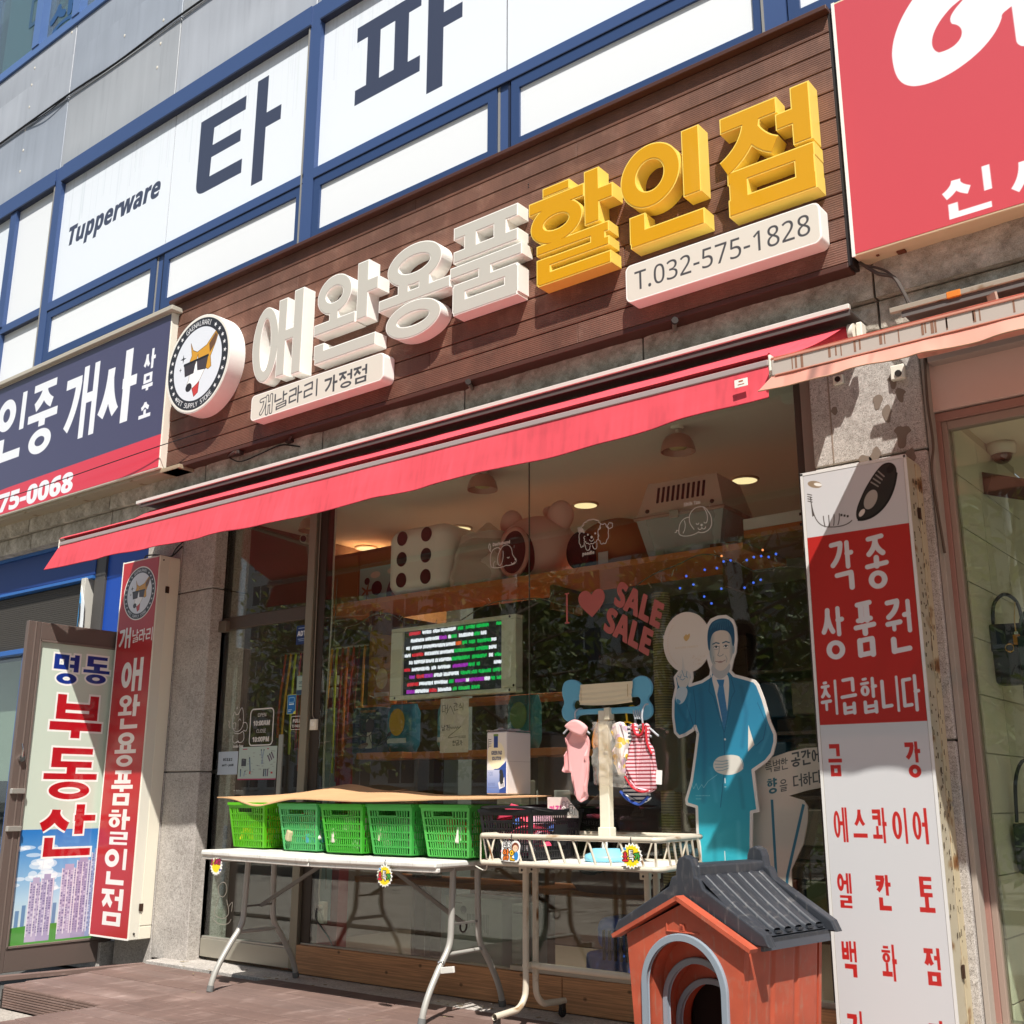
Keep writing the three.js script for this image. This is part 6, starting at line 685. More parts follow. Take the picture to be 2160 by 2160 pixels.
handbag('black shoulder bag hanging at eye level in the handbag shop window', 3.09, 1.84, -0.4, 0.16, 0.28, 0x17181a, 0.14); handbag('dark green handbag hanging beside the black shoulder bag', 3.21, 1.77, -0.34, 0.14, 0.33, 0x12301f, 0.12); handbag('small black handbag hanging low with a gold ring', 3.11, 0.96, -0.36, 0.16, 0.22, 0x151517, 0.27); handbag('navy handbag at the far right of the handbag shop window', 3.34, 1.74, -0.34, 0.14, 0.36, 0x1a2444, 0.12); handbag('dark green small handbag hanging low beside the gold ring bag', 3.26, 0.98, -0.34, 0.14, 0.25, 0x10281c, 0.27);
{ const t = thing('perfume_tag', 'small gold tag on a cord hanging in front of the black shoulder bag', 'tag', [3.15, 1.78, -0.28]); mesh('cord', tube([[0.01, 0.14, 0], [0, 0.06, 0], [0.0, 0, 0]], 0.003, 14, 5), mat(0xc8a86a, 0.6), t); mesh('tag_plate', rbox(0.03, 0.045, 0.012, 0.003, 0, -0.03, 0), std(0xc4862e, 0.35, { metalness: 0.6 }), t); mesh('tag_cap', rbox(0.016, 0.014, 0.014, 0.003, 0, 0, 0), chrome, t); }

// ---------------------------------------------------------------- things set out in front of the shop
const tableMat = std(0xffffff, 0.5, { map: scuff(222, 219, 211, 140), bumpMap: bumpTex, bumpScale: 0.0008 }), greyLeg = std(0xa9a69f, 0.42, { metalness: 0.15 });
{ const t = thing('folding_table', 'white plastic folding table with bent grey tube legs', 'table', [-0.28, 0, 0.43], 0.03);
  const leaf = (x0, x1, tilt, y) => mesh('table_leaf', [rspan(x0, x1, 0.728, 0.76, -0.37, 0.37, 0.012), rspan(x0, x1, 0.708, 0.73, -0.355, -0.33, 0.006), rspan(x0, x1, 0.708, 0.73, 0.33, 0.358, 0.006)].map((g) => g.translate(0, -0.76, 0).rotateZ(tilt).translate(0, y, 0)), tableMat, t);
  leaf(-0.9, -0.001, -0.014, 0.752); leaf(0.001, 0.9, 0.003, 0.752);
  for (const sx of [-1, 1]) { const X = sx * 0.79; for (const sz of [-1, 1]) mesh('leg', [tube([[X, 0.73, 0.1 * sz], [X, 0.45, 0.11 * sz], [X, 0.34, 0.125 * sz], [X, 0.24, 0.2 * sz], [X, 0.14, 0.27 * sz], [X, 0.06, 0.31 * sz], [X, 0.0, 0.325 * sz]], 0.0165, 40, 12)], greyLeg, t); mesh('leg_cap', [rod([X, 0, 0.325], [X, 0.03, 0.318], 0.02, 0.02, 14), rod([X, 0, -0.325], [X, 0.03, -0.318], 0.02, 0.02, 14)], mat(0x6a6a68, 0.7), t); mesh('cross_bar', [rod([X, 0.71, -0.34], [X, 0.71, 0.34], 0.014)], greyLeg, t); mesh('cross_bar', [rod([X, 0.3, -0.15], [X, 0.3, 0.15], 0.011)], greyLeg, t); mesh('brace', [bar([X - sx * 0.02, 0.44, 0.0], [sx * 0.22, 0.71, 0.0], 0.022, 0.01), bar([X, 0.44, -0.12], [X, 0.44, 0.12], 0.016, 0.01)], mat(0x77736d, 0.5, { metalness: 0.3 }), t); }
  mesh('brace_ring', metric(new THREE.TorusGeometry(0.026, 0.005, 6, 20).rotateY(Math.PI / 2).translate(0.78, 0.42, 0.0)), darkSteel, t); mesh('foot_latch', [rbox(0.085, 0.03, 0.014, 0.003).rotateZ(0.15).translate(0.845, 0.24, 0.2)], std(0xd6d3cb, 0.4), t); mesh('bolt', [ball(0.009, 0.79, 0.27, 0.2), ball(0.008, 0.803, 0.27, 0.19)], chrome, t);
}
// plastic lattice baskets; origin at the middle of the bottom
function latticeBasket(name, label, cat, pos, W, D, H, k, cols, color, group, rows = 6, alt = 0, handleMat) {
  const t = thing(name, label, cat, pos, 0, group), m = std(color, 0.42), w0 = W * k, d0 = D * k, at = (s, f, v) => { const w = w0 + (W - w0) * v, d = d0 + (D - d0) * v, y = 0.008 + (H - 0.008) * v; return s === 0 ? [(f - 0.5) * w, y, d / 2] : s === 1 ? [w / 2, y, (0.5 - f) * d] : s === 2 ? [(0.5 - f) * w, y, -d / 2] : [-w / 2, y, (f - 0.5) * d]; };
  const body = [], n = [cols[0], cols[1], cols[0], cols[1]], tall = 0.9, thick = 0.0045;
  const quad = (s, f0, f1, v0, v1) => { const a = at(s, f0, v0), b = at(s, f1, v0), c = at(s, f1, v1), d = at(s, f0, v1), nn = V(b).sub(V(a)).cross(V(d).sub(V(a))).normalize().multiplyScalar(thick); const P = [a, b, c, d].map(V), Q = P.map((p) => p.clone().sub(nn)), pos2 = []; const f = (p, q, r, u) => { for (const z of [p, q, r, p, r, u]) pos2.push(z.x, z.y, z.z); }; f(P[0], P[1], P[2], P[3]); f(Q[1], Q[0], Q[3], Q[2]); f(Q[0], P[0], P[3], Q[3]); f(P[1], Q[1], Q[2], P[2]); f(P[3], P[2], Q[2], Q[3]); f(Q[0], Q[1], P[1], P[0]); const g = new THREE.BufferGeometry(); g.setAttribute('position', new THREE.Float32BufferAttribute(pos2, 3)); g.computeVertexNormals(); body.push(metric(g)); };
  for (let s = 0; s < 4; s++) {
    const N = n[s], e = 0.055, grip = s % 2 === 0;
    quad(s, 0, e, 0, tall); quad(s, 1 - e, 1, 0, tall);
    for (let r = 0; r <= rows; r++) { const v = r / rows * tall; quad(s, e, 1 - e, Math.max(0, v - 0.012 - (r === 0 ? 0 : 0.004)), v + (r === rows ? 0 : 0.014)); }
    for (let c = 1; c < N; c++) { const f = e + (1 - 2 * e) * c / N, h = (1 - 2 * e) / N * 0.2, top = grip && f > 0.24 && f < 0.66 ? (rows - 1) / rows * tall : tall; quad(s, f - h, f + h, 0, top); }
    if (grip) { quad(s, 0.225, 0.25, (rows - 1) / rows * tall, tall); quad(s, 0.65, 0.675, (rows - 1) / rows * tall, tall); const vb = (rows - 1) / rows * tall; quad(s, 0.24, 0.66, vb, vb + 0.035); }
    quad(s, 0, 1, tall, 0.985);
  }
  mesh('basket_body', body, m, t);
  const r = [[0, 0], [1, 0], [1, 1], [0, 1]], rim = []; for (let s = 0; s < 4; s++) { const a = at(s, 0, 1), b = at(s, 1, 1); rim.push(bar([a[0], a[1] - 0.004, a[2]], [b[0], b[1] - 0.004, b[2]], 0.016, 0.014)); } mesh('rim', rim, m, t);
  mesh('basket_bottom', box(w0 * 0.98, 0.005, d0 * 0.98, 0, 0.006, 0), m, t);
  return t;
}
function fill(t, W, D, H, cols, s, n = 24) { reseed(s); for (let i = 0; i < n; i++) { const w = rr(0.05, 0.11), h = rr(0.05, H * 0.42); mesh('goods_pack', rbox(w, h, rr(0.02, 0.05), 0.008).rotateY(rr(-1.5, 1.5)).rotateZ(rr(-0.5, 0.5)).translate(rr(-W, W) * 0.34, 0.025 + h / 2 + rnd() * H * 0.42, rr(-D, D) * 0.39), mat(cols[Math.floor(rnd() * cols.length)], 0.4), t); } }
const gb = 'green lattice baskets in a row on the folding table';
[[-1.075, 0.585, 0x58b016, 'leftmost green lattice basket on the folding table with yellow packs inside', [0xd8b81c, 0xcfd4c0, 0x8a9a70]], [-0.63, 0.57, 0x4dae62, 'paler mint green lattice basket, second from the left on the folding table', [0xd2d2c6, 0xc4582c, 0x3f8a94, 0xbcae8a]], [-0.25, 0.585, 0x3fa82a, 'green lattice basket in the middle of the row on the folding table', [0xb9b29c, 0xc9c2b4, 0xa8684a, 0x8a8f80]], [0.11, 0.575, 0x3fa546, 'fourth green lattice basket from the left, left of the basket with orange packs', [0xaab0a0, 0x7f8f6a, 0xc2baa0]], [0.5, 0.565, 0x4fb64c, 'rightmost green lattice basket on the folding table, filled with orange packs', [0xd0682a, 0xe0dccf, 0xc4522a, 0x3a94a0]]].forEach(([x, z, c, l, fc], i) => { const t = latticeBasket('lattice_basket', l, 'basket', [x, 0.757 + (x < -0.3 ? (-0.3 - x) * 0.012 : 0.003), z - 0.21], 0.34, 0.43, 0.262, 0.83, [16, 20], c, gb); fill(t, 0.34, 0.43, 0.24, fc, 100 + i); });
{ const t = thing('cardboard_sheet', 'flattened brown cardboard sheet laid over the green baskets', 'cardboard');
  const f = (u, v) => { const x = -1.4 + 2.28 * u + 0.16 * (v) * (1 - u) * 0, zf = 0.56 + 0.07 * Math.sin(Math.min(1, u * 3.2) * 1.57), zb = 0.12 + 0.03 * u, fr = 1.062 - 0.045 * Math.exp(-Math.pow((u - 0.2) / 0.09, 2)) - 0.018 * Math.exp(-Math.pow((u - 0.62) / 0.22, 2)), bk = 1.075 + 0.065 * Math.exp(-Math.pow((u - 0.22) / 0.14, 2)) + 0.022 * Math.exp(-Math.pow((u - 0.47) / 0.1, 2)); return [x + 0.1 * (1 - v) * 0 + (1 - u) * v * 0.28, fr + (bk - fr) * v + 0.004 * (fbm(u * 9, v * 3, 91, 2) - 0.5), zf + (zb - zf) * v]; };
  const top = grid(60, 10, (u, v) => f(u, v)), bot = grid(60, 10, (u, v) => { const q = f(u, v); q[1] -= 0.006; return q; }), edge = [grid(60, 1, (u, v) => { const q = f(u, 0); q[1] -= 0.006 * (1 - v); return q; }), grid(60, 1, (u, v) => { const q = f(u, 1); q[1] -= 0.006 * (1 - v); return q; }), grid(1, 10, (u, v) => { const q = f(0, v); q[1] -= 0.006 * u; return q; }), grid(1, 10, (u, v) => { const q = f(1, v); q[1] -= 0.006 * u; return q; })];
  mesh('cardboard', [top, bot, ...edge], std(0xffffff, 0.85, { map: cardTex }), t); mesh('flap', grid(10, 4, (u, v) => [-0.62 + 0.42 * u, 1.088 + 0.02 * v * u, 0.3 - 0.14 * v - 0.05 * u]), std(0xf2e6da, 0.85, { map: cardTex }), t); }
{ const t = thing('pad_box', 'tall white box with a blue printed front standing on the cardboard', 'box', [0.628, 1.079, 0.195]); const W = 0.138, H = 0.325, D = 0.21, [c, x] = canvasM(W, H, 1500);
  x.fillStyle = '#e2ddd8'; x.fillRect(0, 0, 1, 1); x.fillStyle = '#2c4a94'; x.beginPath(); x.moveTo(0, H); x.lineTo(W, H); x.lineTo(W, 0.15); x.bezierCurveTo(0.11, 0.2, 0.03, 0.17, 0, 0.26); x.fill(); const g2 = x.createLinearGradient(0, 0.18, 0, H); g2.addColorStop(0, '#c8cbe0'); g2.addColorStop(1, '#5d78b8'); x.fillStyle = g2; x.fillRect(0.0, 0.2, 0.09, 0.13); x.fillStyle = '#efe6c4'; x.beginPath(); x.ellipse(0.066, 0.12, 0.062, 0.075, 0, 0, 7); x.fill(); x.fillStyle = '#2a4488'; x.fillRect(0.048, 0.01, 0.03, 0.07); x.fillStyle = '#6a8a3c'; x.fillRect(0.046, 0.006, 0.034, 0.012);
  x.fillStyle = '#1d2c66'; write(x, 'GREEN PAD', 0.03, 0.118, 0.02, { bold: true, w: 0.078 }); write(x, 'SOLUTION', 0.036, 0.148, 0.019, { bold: true, w: 0.066 }); x.fillStyle = '#6e7fb0'; write(x, '100', 0.008, 0.232, 0.022, { w: 0.034 }); write(x, 'NUTRIO', 0.008, 0.285, 0.015, { bold: true, w: 0.052 }); x.fillRect(0.008, 0.292, 0.07, 0.007); x.fillStyle = '#4a4a48'; x.fillRect(0.008, 0.03, 0.003, 0.05); for (let i = 0; i < 4; i++) x.fillRect(0.012, 0.033 + i * 0.012, 0.018, 0.003);
  x.fillStyle = '#dcdbe2'; x.beginPath(); x.moveTo(0.08, 0.27); x.lineTo(0.126, 0.24); x.lineTo(0.13, 0.29); x.lineTo(0.09, 0.305); x.fill(); x.fillStyle = '#2b2f33'; x.beginPath(); x.ellipse(0.106, 0.245, 0.014, 0.034, 0.1, 0, 7); x.fill(); x.beginPath(); x.arc(0.102, 0.212, 0.013, 0, 7); x.fill(); x.fillRect(0.1, 0.265, 0.005, 0.026); x.fillRect(0.114, 0.265, 0.005, 0.026);
  mesh('box_body', rbox(W, H, D, 0.006, 0, H / 2, 0), mat(0xd8d2d0, 0.6), t); mesh('box_print', sheet(W - 0.008, H - 0.012, 0.0012, -W / 2 + 0.004, 0.006, D / 2 - 0.0003), std(0xffffff, 0.45, { map: canvasTex(c) }), t); mesh('box_seam', span(W / 2 - 0.0002, W / 2 + 0.0006, 0.17, 0.1715, -0.1, 0.1), mat(0xa9a2a2, 0.7), t);
  mesh('plastic_cover', grid(24, 10, (u, v) => [(u - 0.5) * W * 1.04, H + 0.005 + 0.022 * Math.max(0, fbm(u * 5, v * 4, 92, 3) - 0.3) * 2 * Math.sin(Math.PI * u) ** 0.5, (v - 0.5) * D * 1.03]), phys(0xd6d4d6, 0.25, { transmission: 0.35, thickness: 0 }), t); }
// white wire trolley
const tray = [[0.86, 0.735], [1.86, 0.7], [1.76, 0.13], [0.88, 0.13]];
const trayPath = (() => { const pts = [], R = 0.075; for (let i = 0; i < 4; i++) { const p = tray[i], a = tray[(i + 3) % 4], b = tray[(i + 1) % 4], n = (q) => { const d = [q[0] - p[0], q[1] - p[1]], L = Math.hypot(...d); return [d[0] / L, d[1] / L]; }, u = n(a), v = n(b); for (let k = 0; k <= 6; k++) { const s = k / 6, A = [p[0] + u[0] * R * (1 - s), p[1] + u[1] * R * (1 - s)], B = [p[0] + v[0] * R * s, p[1] + v[1] * R * s]; pts.push([A[0] * (1 - s) + B[0] * s, A[1] * (1 - s) + B[1] * s]); } } return pts; })();
{ const t = thing('wire_trolley', 'white steel display trolley with a slanted wire railing round its tray', 'trolley');
  const ring = (y, r, n) => mesh(n, tube(trayPath.map(([x, z]) => [x, y, z]), r, 160, 10, true, 0.3), whiteMetal, t);
  ring(0.885, 0.0125, 'top_rail'); ring(0.762, 0.0125, 'bottom_rail'); mesh('tray_panel', ext(poly(trayPath.map(([x, z]) => [x, -z])), 0.004).rotateX(-Math.PI / 2).translate(0, 0.762, 0), whiteEnamel, t);
  const edge = (a, b, n, lean) => { for (let i = 0; i < n; i++) { const f = (i + 0.5) / n, x = a[0] + (b[0] - a[0]) * f, z = a[1] + (b[1] - a[1]) * f, L = Math.hypot(b[0] - a[0], b[1] - a[1]), ux = (b[0] - a[0]) / L, uz = (b[1] - a[1]) / L; mesh('slanted_bar', rod([x - ux * lean, 0.882, z - uz * lean], [x + ux * lean, 0.765, z + uz * lean], 0.0055, 0.0055, 6), whiteMetal, t); } };
  edge([0.9, 0.733], [1.8, 0.702], 11, 0.022); edge([1.85, 0.64], [1.78, 0.19], 6, 0.018); edge([1.7, 0.13], [0.94, 0.13], 8, 0.022); edge([0.877, 0.19], [0.862, 0.67], 5, 0.02);
  mesh('corner_bar', [rod([1.83, 0.885, 0.69], [1.83, 0.762, 0.69], 0.006), rod([0.873, 0.885, 0.72], [0.873, 0.762, 0.72], 0.004)], whiteMetal, t);
  for (const X of [0.93, 1.63]) for (const [s, z] of [[1, 0.44], [-1, 0.36]]) { mesh('post', rod([X + 0.0, 0.3, z], [X, 0.75, z], 0.0155, 0.0155, 14), whiteMetal, t); mesh('bent_foot', tube([[X, 0.32, z], [X, 0.17, z], [X, 0.12, z + s * 0.018], [X, 0.088, z + s * 0.06], [X, 0.082, z + s * 0.12], [X, 0.076, z + s * 0.24]], 0.0155, 30, 12), whiteMetal, t); mesh('bracket', rbox(0.05, 0.05, 0.03, 0.004, X - 0.008, 0.725, z), whiteMetal, t); mesh('bolt_hole', rod([X - 0.012, 0.715, z + 0.015], [X - 0.012, 0.715, z + 0.0165], 0.006, 0.006, 10), black, t);
    const c = mesh('caster', [metric(new THREE.TorusGeometry(0.018, 0.01, 8, 18).rotateY(Math.PI / 2).translate(X, 0.028, z + s * 0.22))], rubber, t); mesh('caster_fork', [rbox(0.026, 0.035, 0.03, 0.005, X, 0.05, z + s * 0.22)], darkSteel, c); }
  mesh('cross_bar', [rod([0.93, 0.272, 0.4], [1.63, 0.272, 0.4], 0.0155, 0.0155, 14), rod([0.93, 0.272, 0.35], [0.93, 0.272, 0.45], 0.0155, 0.0155, 12), rod([1.63, 0.272, 0.35], [1.63, 0.272, 0.45], 0.0155, 0.0155, 12)], whiteMetal, t);
  mesh('loose_wire', tube([[0.87, 0.88, 0.7], [0.855, 0.8, 0.66], [0.83, 0.74, 0.62], [0.78, 0.715, 0.58], [0.7, 0.73, 0.55]], 0.0035, 40, 5), ivory, t);
}
{ const t = latticeBasket('shopping_basket', 'black lattice shopping basket filled with pink and red cloth on the trolley', 'basket', [0.925, 0.768, 0.385], 0.325, 0.44, 0.235, 0.86, [17, 24], 0x18181b, undefined, 6); reseed(19);
  const cl = [0xf08cb0, 0xe04060, 0xf6eef0, 0x4f7ad0, 0xf4c0d0, 0xe85a70]; for (let i = 0; i < 14; i++) mesh('folded_cloth', grid(12, 8, (u, v) => { const a = u * 6.283, k = 1 - v * v; return [0.125 * Math.cos(a) * k, 0.06 * v + 0.012 * fbm(u * 5, v * 5, i + 100, 2), 0.06 * Math.sin(a) * k]; }).rotateY(rnd() * 3).rotateZ(rr(-0.5, 0.5)).translate(rr(-0.06, 0.06), 0.03 + i * 0.0128, rr(-0.08, 0.13)), mat(cl[i % 6], 0.9), t);
  mesh('handle', [tube([[-0.17, 0.232, 0.05], [-0.16, 0.245, 0.2], [0, 0.25, 0.235], [0.16, 0.245, 0.2], [0.17, 0.232, 0.05]], 0.008, 40, 8), tube([[-0.17, 0.232, -0.05], [-0.16, 0.25, -0.19], [0, 0.255, -0.225], [0.16, 0.25, -0.19], [0.17, 0.232, -0.05]], 0.008, 40, 8)], black, t); mesh('side_plate', rbox(0.004, 0.1, 0.1, 0.001).rotateZ(-0.1).translate(0.156, 0.115, -0.03), mat(0x1b1b1e, 0.5), t); }
{ const W = 0.19, H = 0.1, [c, x] = canvasM(W, H, 900), sh = cut(W, H, 600, (q) => { q.beginPath(); q.moveTo(0, 0); q.lineTo(0.12, 0); q.lineTo(0.19, 0.07); q.lineTo(0.19, 0.1); q.lineTo(0, 0.1); q.fill(); }); x.fillStyle = '#d8cdc0'; x.fillRect(0, 0, 1, 1); x.fillStyle = x.strokeStyle = '#2a2422'; hangul(x, '착해', 0.09, 0.02, 0.044, 0.068, { tv: 0.009, th: 0.009, round: true, gap: 0.002, grow: 0.002 }); x.fillStyle = x.strokeStyle = '#f0ece4'; hangul(x, '착해', 0.09, 0.02, 0.044, 0.068, { tv: 0.008, th: 0.008, round: true, gap: 0.002 }); x.fillStyle = x.strokeStyle = '#c94c86'; hangul(x, '가격', 0.012, 0.04, 0.036, 0.05, { tv: 0.009, th: 0.009, round: true, gap: 0.002 });
  const t = thing('price_card', 'cream price card with cartoon lettering standing in the black basket', 'price tag', [0.965, 0.965, 0.3]); mesh('card', printed(sh, 0.002, 0, W, H), std(0xffffff, 0.6, { map: canvasTex(c) }), t); }
function priceTag(label, pos, rot, style) {
  const S = 0.115, [c, x] = canvasM(S, S, 1200), burst = (q, k) => { q.beginPath(); for (let i = 0; i < 36; i++) { const r = S * (i % 2 ? 0.4 : 0.49) * k, a = i / 36 * 6.283; q.lineTo(S / 2 + r * Math.cos(a), S / 2 + r * Math.sin(a)); } q.fill(); };
  const shape = style === 1 ? (q) => { q.beginPath(); q.roundRect(0.004, 0.012, S - 0.008, S - 0.024, 0.02); q.fill(); q.beginPath(); q.arc(0.085, 0.035, 0.028, 0, 7); q.fill(); } : (q) => burst(q, 1);
  x.fillStyle = '#efece6'; x.fillRect(0, 0, 1, 1); const P = (s, a, b, w, h, col) => { x.fillStyle = x.strokeStyle = '#1c1a1a'; hangul(x, s, a, b, w, h, { tv: 0.008, th: 0.008, round: true, grow: 0.0035, gap: 0.003 }); x.fillStyle = x.strokeStyle = col; hangul(x, s, a, b, w, h, { tv: 0.008, th: 0.008, round: true, gap: 0.003 }); };
  if (style === 1) { P('최저', 0.014, 0.014, 0.022, 0.03, '#e8e6e2'); P('할', 0.012, 0.048, 0.038, 0.048, '#e8762a'); P('인', 0.054, 0.05, 0.034, 0.046, '#f0b81c'); x.fillStyle = '#7a3c26'; x.beginPath(); x.arc(0.085, 0.036, 0.021, 0, 7); x.fill(); x.fillStyle = '#ecc4a4'; x.beginPath(); x.arc(0.085, 0.041, 0.015, 0, 7); x.fill(); x.fillStyle = '#2d7fc4'; x.beginPath(); x.ellipse(0.093, 0.075, 0.012, 0.02, 0, 0, 7); x.fill(); x.fillStyle = '#301c18'; x.fillRect(0.08, 0.038, 0.003, 0.003); x.fillRect(0.089, 0.038, 0.003, 0.003); }
  else { x.fillStyle = '#f0d21c'; burst(x, style === 2 ? 0.74 : 0.86); x.fillStyle = '#3f8fd0'; x.beginPath(); x.ellipse(0.025, 0.028, 0.009, 0.005, 0.5, 0, 7); x.fill(); if (style === 2) { P('반짝세일', 0.008, 0.02, 0.02, 0.032, '#c42a5a'); x.fillStyle = '#4058a8'; x.beginPath(); x.arc(0.092, 0.082, 0.008, 0, 7); x.fill(); } else { P('초', 0.012, 0.04, 0.028, 0.04, '#d02c3c'); P('특', 0.043, 0.034, 0.028, 0.046, '#e9e7e2'); P('가', 0.074, 0.044, 0.026, 0.034, '#3f9a3c'); } }
  const t = thing('price_tag', label, 'price tag', pos); t.rotation.set(...rot); mesh('tag_card', printed(cut(S, S, 800, shape), 0.003, 0, S, S).translate(-S / 2, -S, 0), std(0xffffff, 0.45, { map: canvasTex(c) }), t); mesh('tag_tie', tube([[0, -0.006, 0.003], [0.002, 0.012, 0.006], [0, 0.02, 0.0]], 0.0022, 14, 5), black, t); return t;
}
priceTag('starburst price tag hanging at the left end of the white table edge', [-1.035, 0.738, 0.81], [0, 0, 0.05], 2); priceTag('starburst price tag hanging near the right end of the white table edge', [0.31, 0.737, 0.795], [0, 0, -0.03], 0); priceTag('cartoon price tag hanging on the left part of the trolley railing', [1.08, 0.875, 0.742], [-0.05, 0, -0.05], 1); priceTag('starburst price tag hanging on the right part of the trolley railing', [1.725, 0.875, 0.72], [-0.05, 0, 0.06], 0);
// bone shaped clothes stand
{ const t = thing('bone_stand', 'pale blue bone shaped clothes stand with a cream post on the trolley', 'display stand'); const blue = std(0x66abc6, 0.42);
  const s = smoothShape([[1.104, 1.6], [1.121, 1.635], [1.16, 1.645], [1.198, 1.636], [1.24, 1.612], [1.38, 1.606], [1.5, 1.606], [1.539, 1.628], [1.575, 1.638], [1.612, 1.626], [1.634, 1.59], [1.628, 1.55], [1.61, 1.525], [1.63, 1.49], [1.628, 1.448], [1.592, 1.425], [1.555, 1.432], [1.52, 1.458], [1.38, 1.462], [1.22, 1.464], [1.184, 1.44], [1.148, 1.432], [1.113, 1.45], [1.1, 1.49], [1.116, 1.53], [1.106, 1.565]], 5), h = new THREE.Path(rrect(0.4, 0.046, 0.0225, 1.37, 1.515).getPoints(8)); s.holes.push(h);
  mesh('bone_panel', ext(s, 0.024, 0.338, 0.006), blue, t); mesh('post', [rbox(0.056, 0.62, 0.04, 0.004, 1.358, 1.17, 0.352), rbox(0.07, 0.05, 0.054, 0.004, 1.358, 0.9, 0.352)], std(0xe0d8c2, 0.45), t); mesh('post_clip', rbox(0.03, 0.06, 0.05, 0.004, 1.388, 1.462, 0.36), std(0xd8cdb4, 0.5), t); mesh('base_disc', lathe([[0, 0], [0.1, 0], [0.106, 0.012], [0.102, 0.03], [0.072, 0.04], [0.066, 0.058], [0, 0.06]], 36, 1.35, 0.768, 0.352), std(0x86c8dd, 0.4), t); mesh('price_sticker', rbox(0.03, 0.03, 0.002, 0.0008, 1.358, 0.842, 0.3735), whiteEnamel, t); }
{ const t = thing('cream_cloth', 'cream cloth pinned over the top of the blue bone stand', 'cloth'); mesh('cloth_sheet', [grid(30, 14, (u, v) => [1.222 + 0.31 * u - 0.004 * Math.sin(v * 5), 1.613 - 0.1 * (1 - v) - 0.008 * (1 - v) * Math.sin(u * 3.1), 0.366 + 0.004 * Math.sin((1 - v) * 26 + u * 3) * (1 - v) + 0.005]), grid(30, 3, (u, v) => [1.222 + 0.31 * u, 1.613 + 0.002 * Math.sin(v * 3), 0.334 + 0.037 * (1 - v)])], phys(0xe0cfae, 0.9, { sheen: 0.3 }), t); mesh('stitching', [span(1.508, 1.5095, 1.54, 1.6, 0.375, 0.3765), span(1.232, 1.2335, 1.53, 1.6, 0.375, 0.3765)], mat(0xb08f5c, 0.9), t); }
// small clothes on hangers
const stripe = (a, b, p) => std(0xffffff, 0.9, { map: pixTex(4, 64, (u, v) => (v < 0.55 ? a : b), [0.2, p]) });
function garment(name, label, pts, z, th, m, trim, hangerX, hangerY, hMat, cat = 'pet clothes') {
  const t = thing(name, label, cat); const s = smoothShape(pts, 4), body = new THREE.ExtrudeGeometry(s, { depth: th * 0.25, bevelEnabled: true, bevelThickness: th * 0.25, bevelSize: 0.01, bevelOffset: -0.01, bevelSegments: 3 }), p = body.attributes.position; const cx = pts.reduce((q, k) => q + k[0], 0) / pts.length; for (let i = 0; i < p.count; i++) { const x = p.getX(i), y = p.getY(i); p.setZ(i, p.getZ(i) + 0.008 * Math.sin(x * 110 + y * 16 + 2 * Math.sin(y * 30)) + 0.005 * Math.sin(y * 75 + x * 40) + 0.004 * Math.sin(x * 210 - y * 50)); } body.computeVertexNormals();
  mesh('garment_body', metricSmooth(body.translate(0, 0, z)), m, t); if (trim) mesh('trim', tube(trim.pts.map(([a, b]) => [a, b, z + th * 0.75]), trim.r, 60, 7), trim.m, t);
  mesh('hanger', [tube([[hangerX, 1.4 + (hangerY - 1.4), z], [hangerX - 0.002, hangerY + 0.05, z], [hangerX + 0.004, 1.492, z - 0.015], [hangerX + 0.014, 1.498, z - 0.035], [hangerX + 0.012, 1.482, z - 0.05]], 0.0048, 30, 6), tube([[hangerX - 0.075, hangerY - 0.05, z], [hangerX, hangerY, z], [hangerX + 0.085, hangerY - 0.055, z]], 0.0055, 24, 6)], hMat, t); return t;
}
const clearHanger = phys(0xd6dade, 0.2, { transmission: 0.4, thickness: 0 });
{ const t = garment('pink_pet_shirt', 'plain pink knit pet shirt with a folded collar on the left of the bone stand', [[1.16, 1.385], [1.205, 1.4], [1.255, 1.375], [1.272, 1.335], [1.273, 1.23], [1.265, 1.09], [1.24, 1.042], [1.21, 1.054], [1.178, 1.1], [1.173, 1.18], [1.122, 1.19], [1.14, 1.29], [1.14, 1.345]], 0.372, 0.036, phys(0xe2a7a6, 0.95, { sheen: 0.6 }), { pts: [[1.173, 1.19], [1.17, 1.25], [1.165, 1.32], [1.15, 1.352]], r: 0.003, m: mat(0xc98f8f, 0.9) }, 1.195, 1.425, clearHanger); mesh('collar', ext(smoothShape([[1.155, 1.41], [1.2, 1.438], [1.24, 1.432], [1.285, 1.398], [1.262, 1.36], [1.225, 1.365], [1.185, 1.385]], 4), 0.03, 0.388, 0.01), phys(0xe6adab, 0.95, { sheen: 0.6 }), t); }
{ const t = garment('tan_pet_coat', 'tan pet coat inside clear plastic hanging behind the cream post', [[1.325, 1.44], [1.352, 1.44], [1.365, 1.37], [1.37, 1.15], [1.325, 1.105], [1.3, 1.11], [1.31, 1.23], [1.305, 1.3], [1.288, 1.31], [1.288, 1.36]], 0.33, 0.03, mat(0xcf9a5c, 0.9), { pts: [[1.33, 1.45], [1.3, 1.39], [1.285, 1.33], [1.292, 1.302], [1.302, 1.31]], r: 0.0065, m: mat(0xd0892c, 0.8) }, 1.335, 1.44, clearHanger); mesh('plastic_bag', grid(24, 30, (u, v) => [1.308 + 0.14 * u + 0.06 * u * (1 - v), 1.425 - 0.3 * (1 - v) - 0.02 * u * (1 - v), 0.392 + 0.02 * (fbm(u * 6, v * 9, 93, 4) - 0.5) * 2]), phys(0xeee6da, 0.12, { transmission: 0.78, thickness: 0 }), t); }
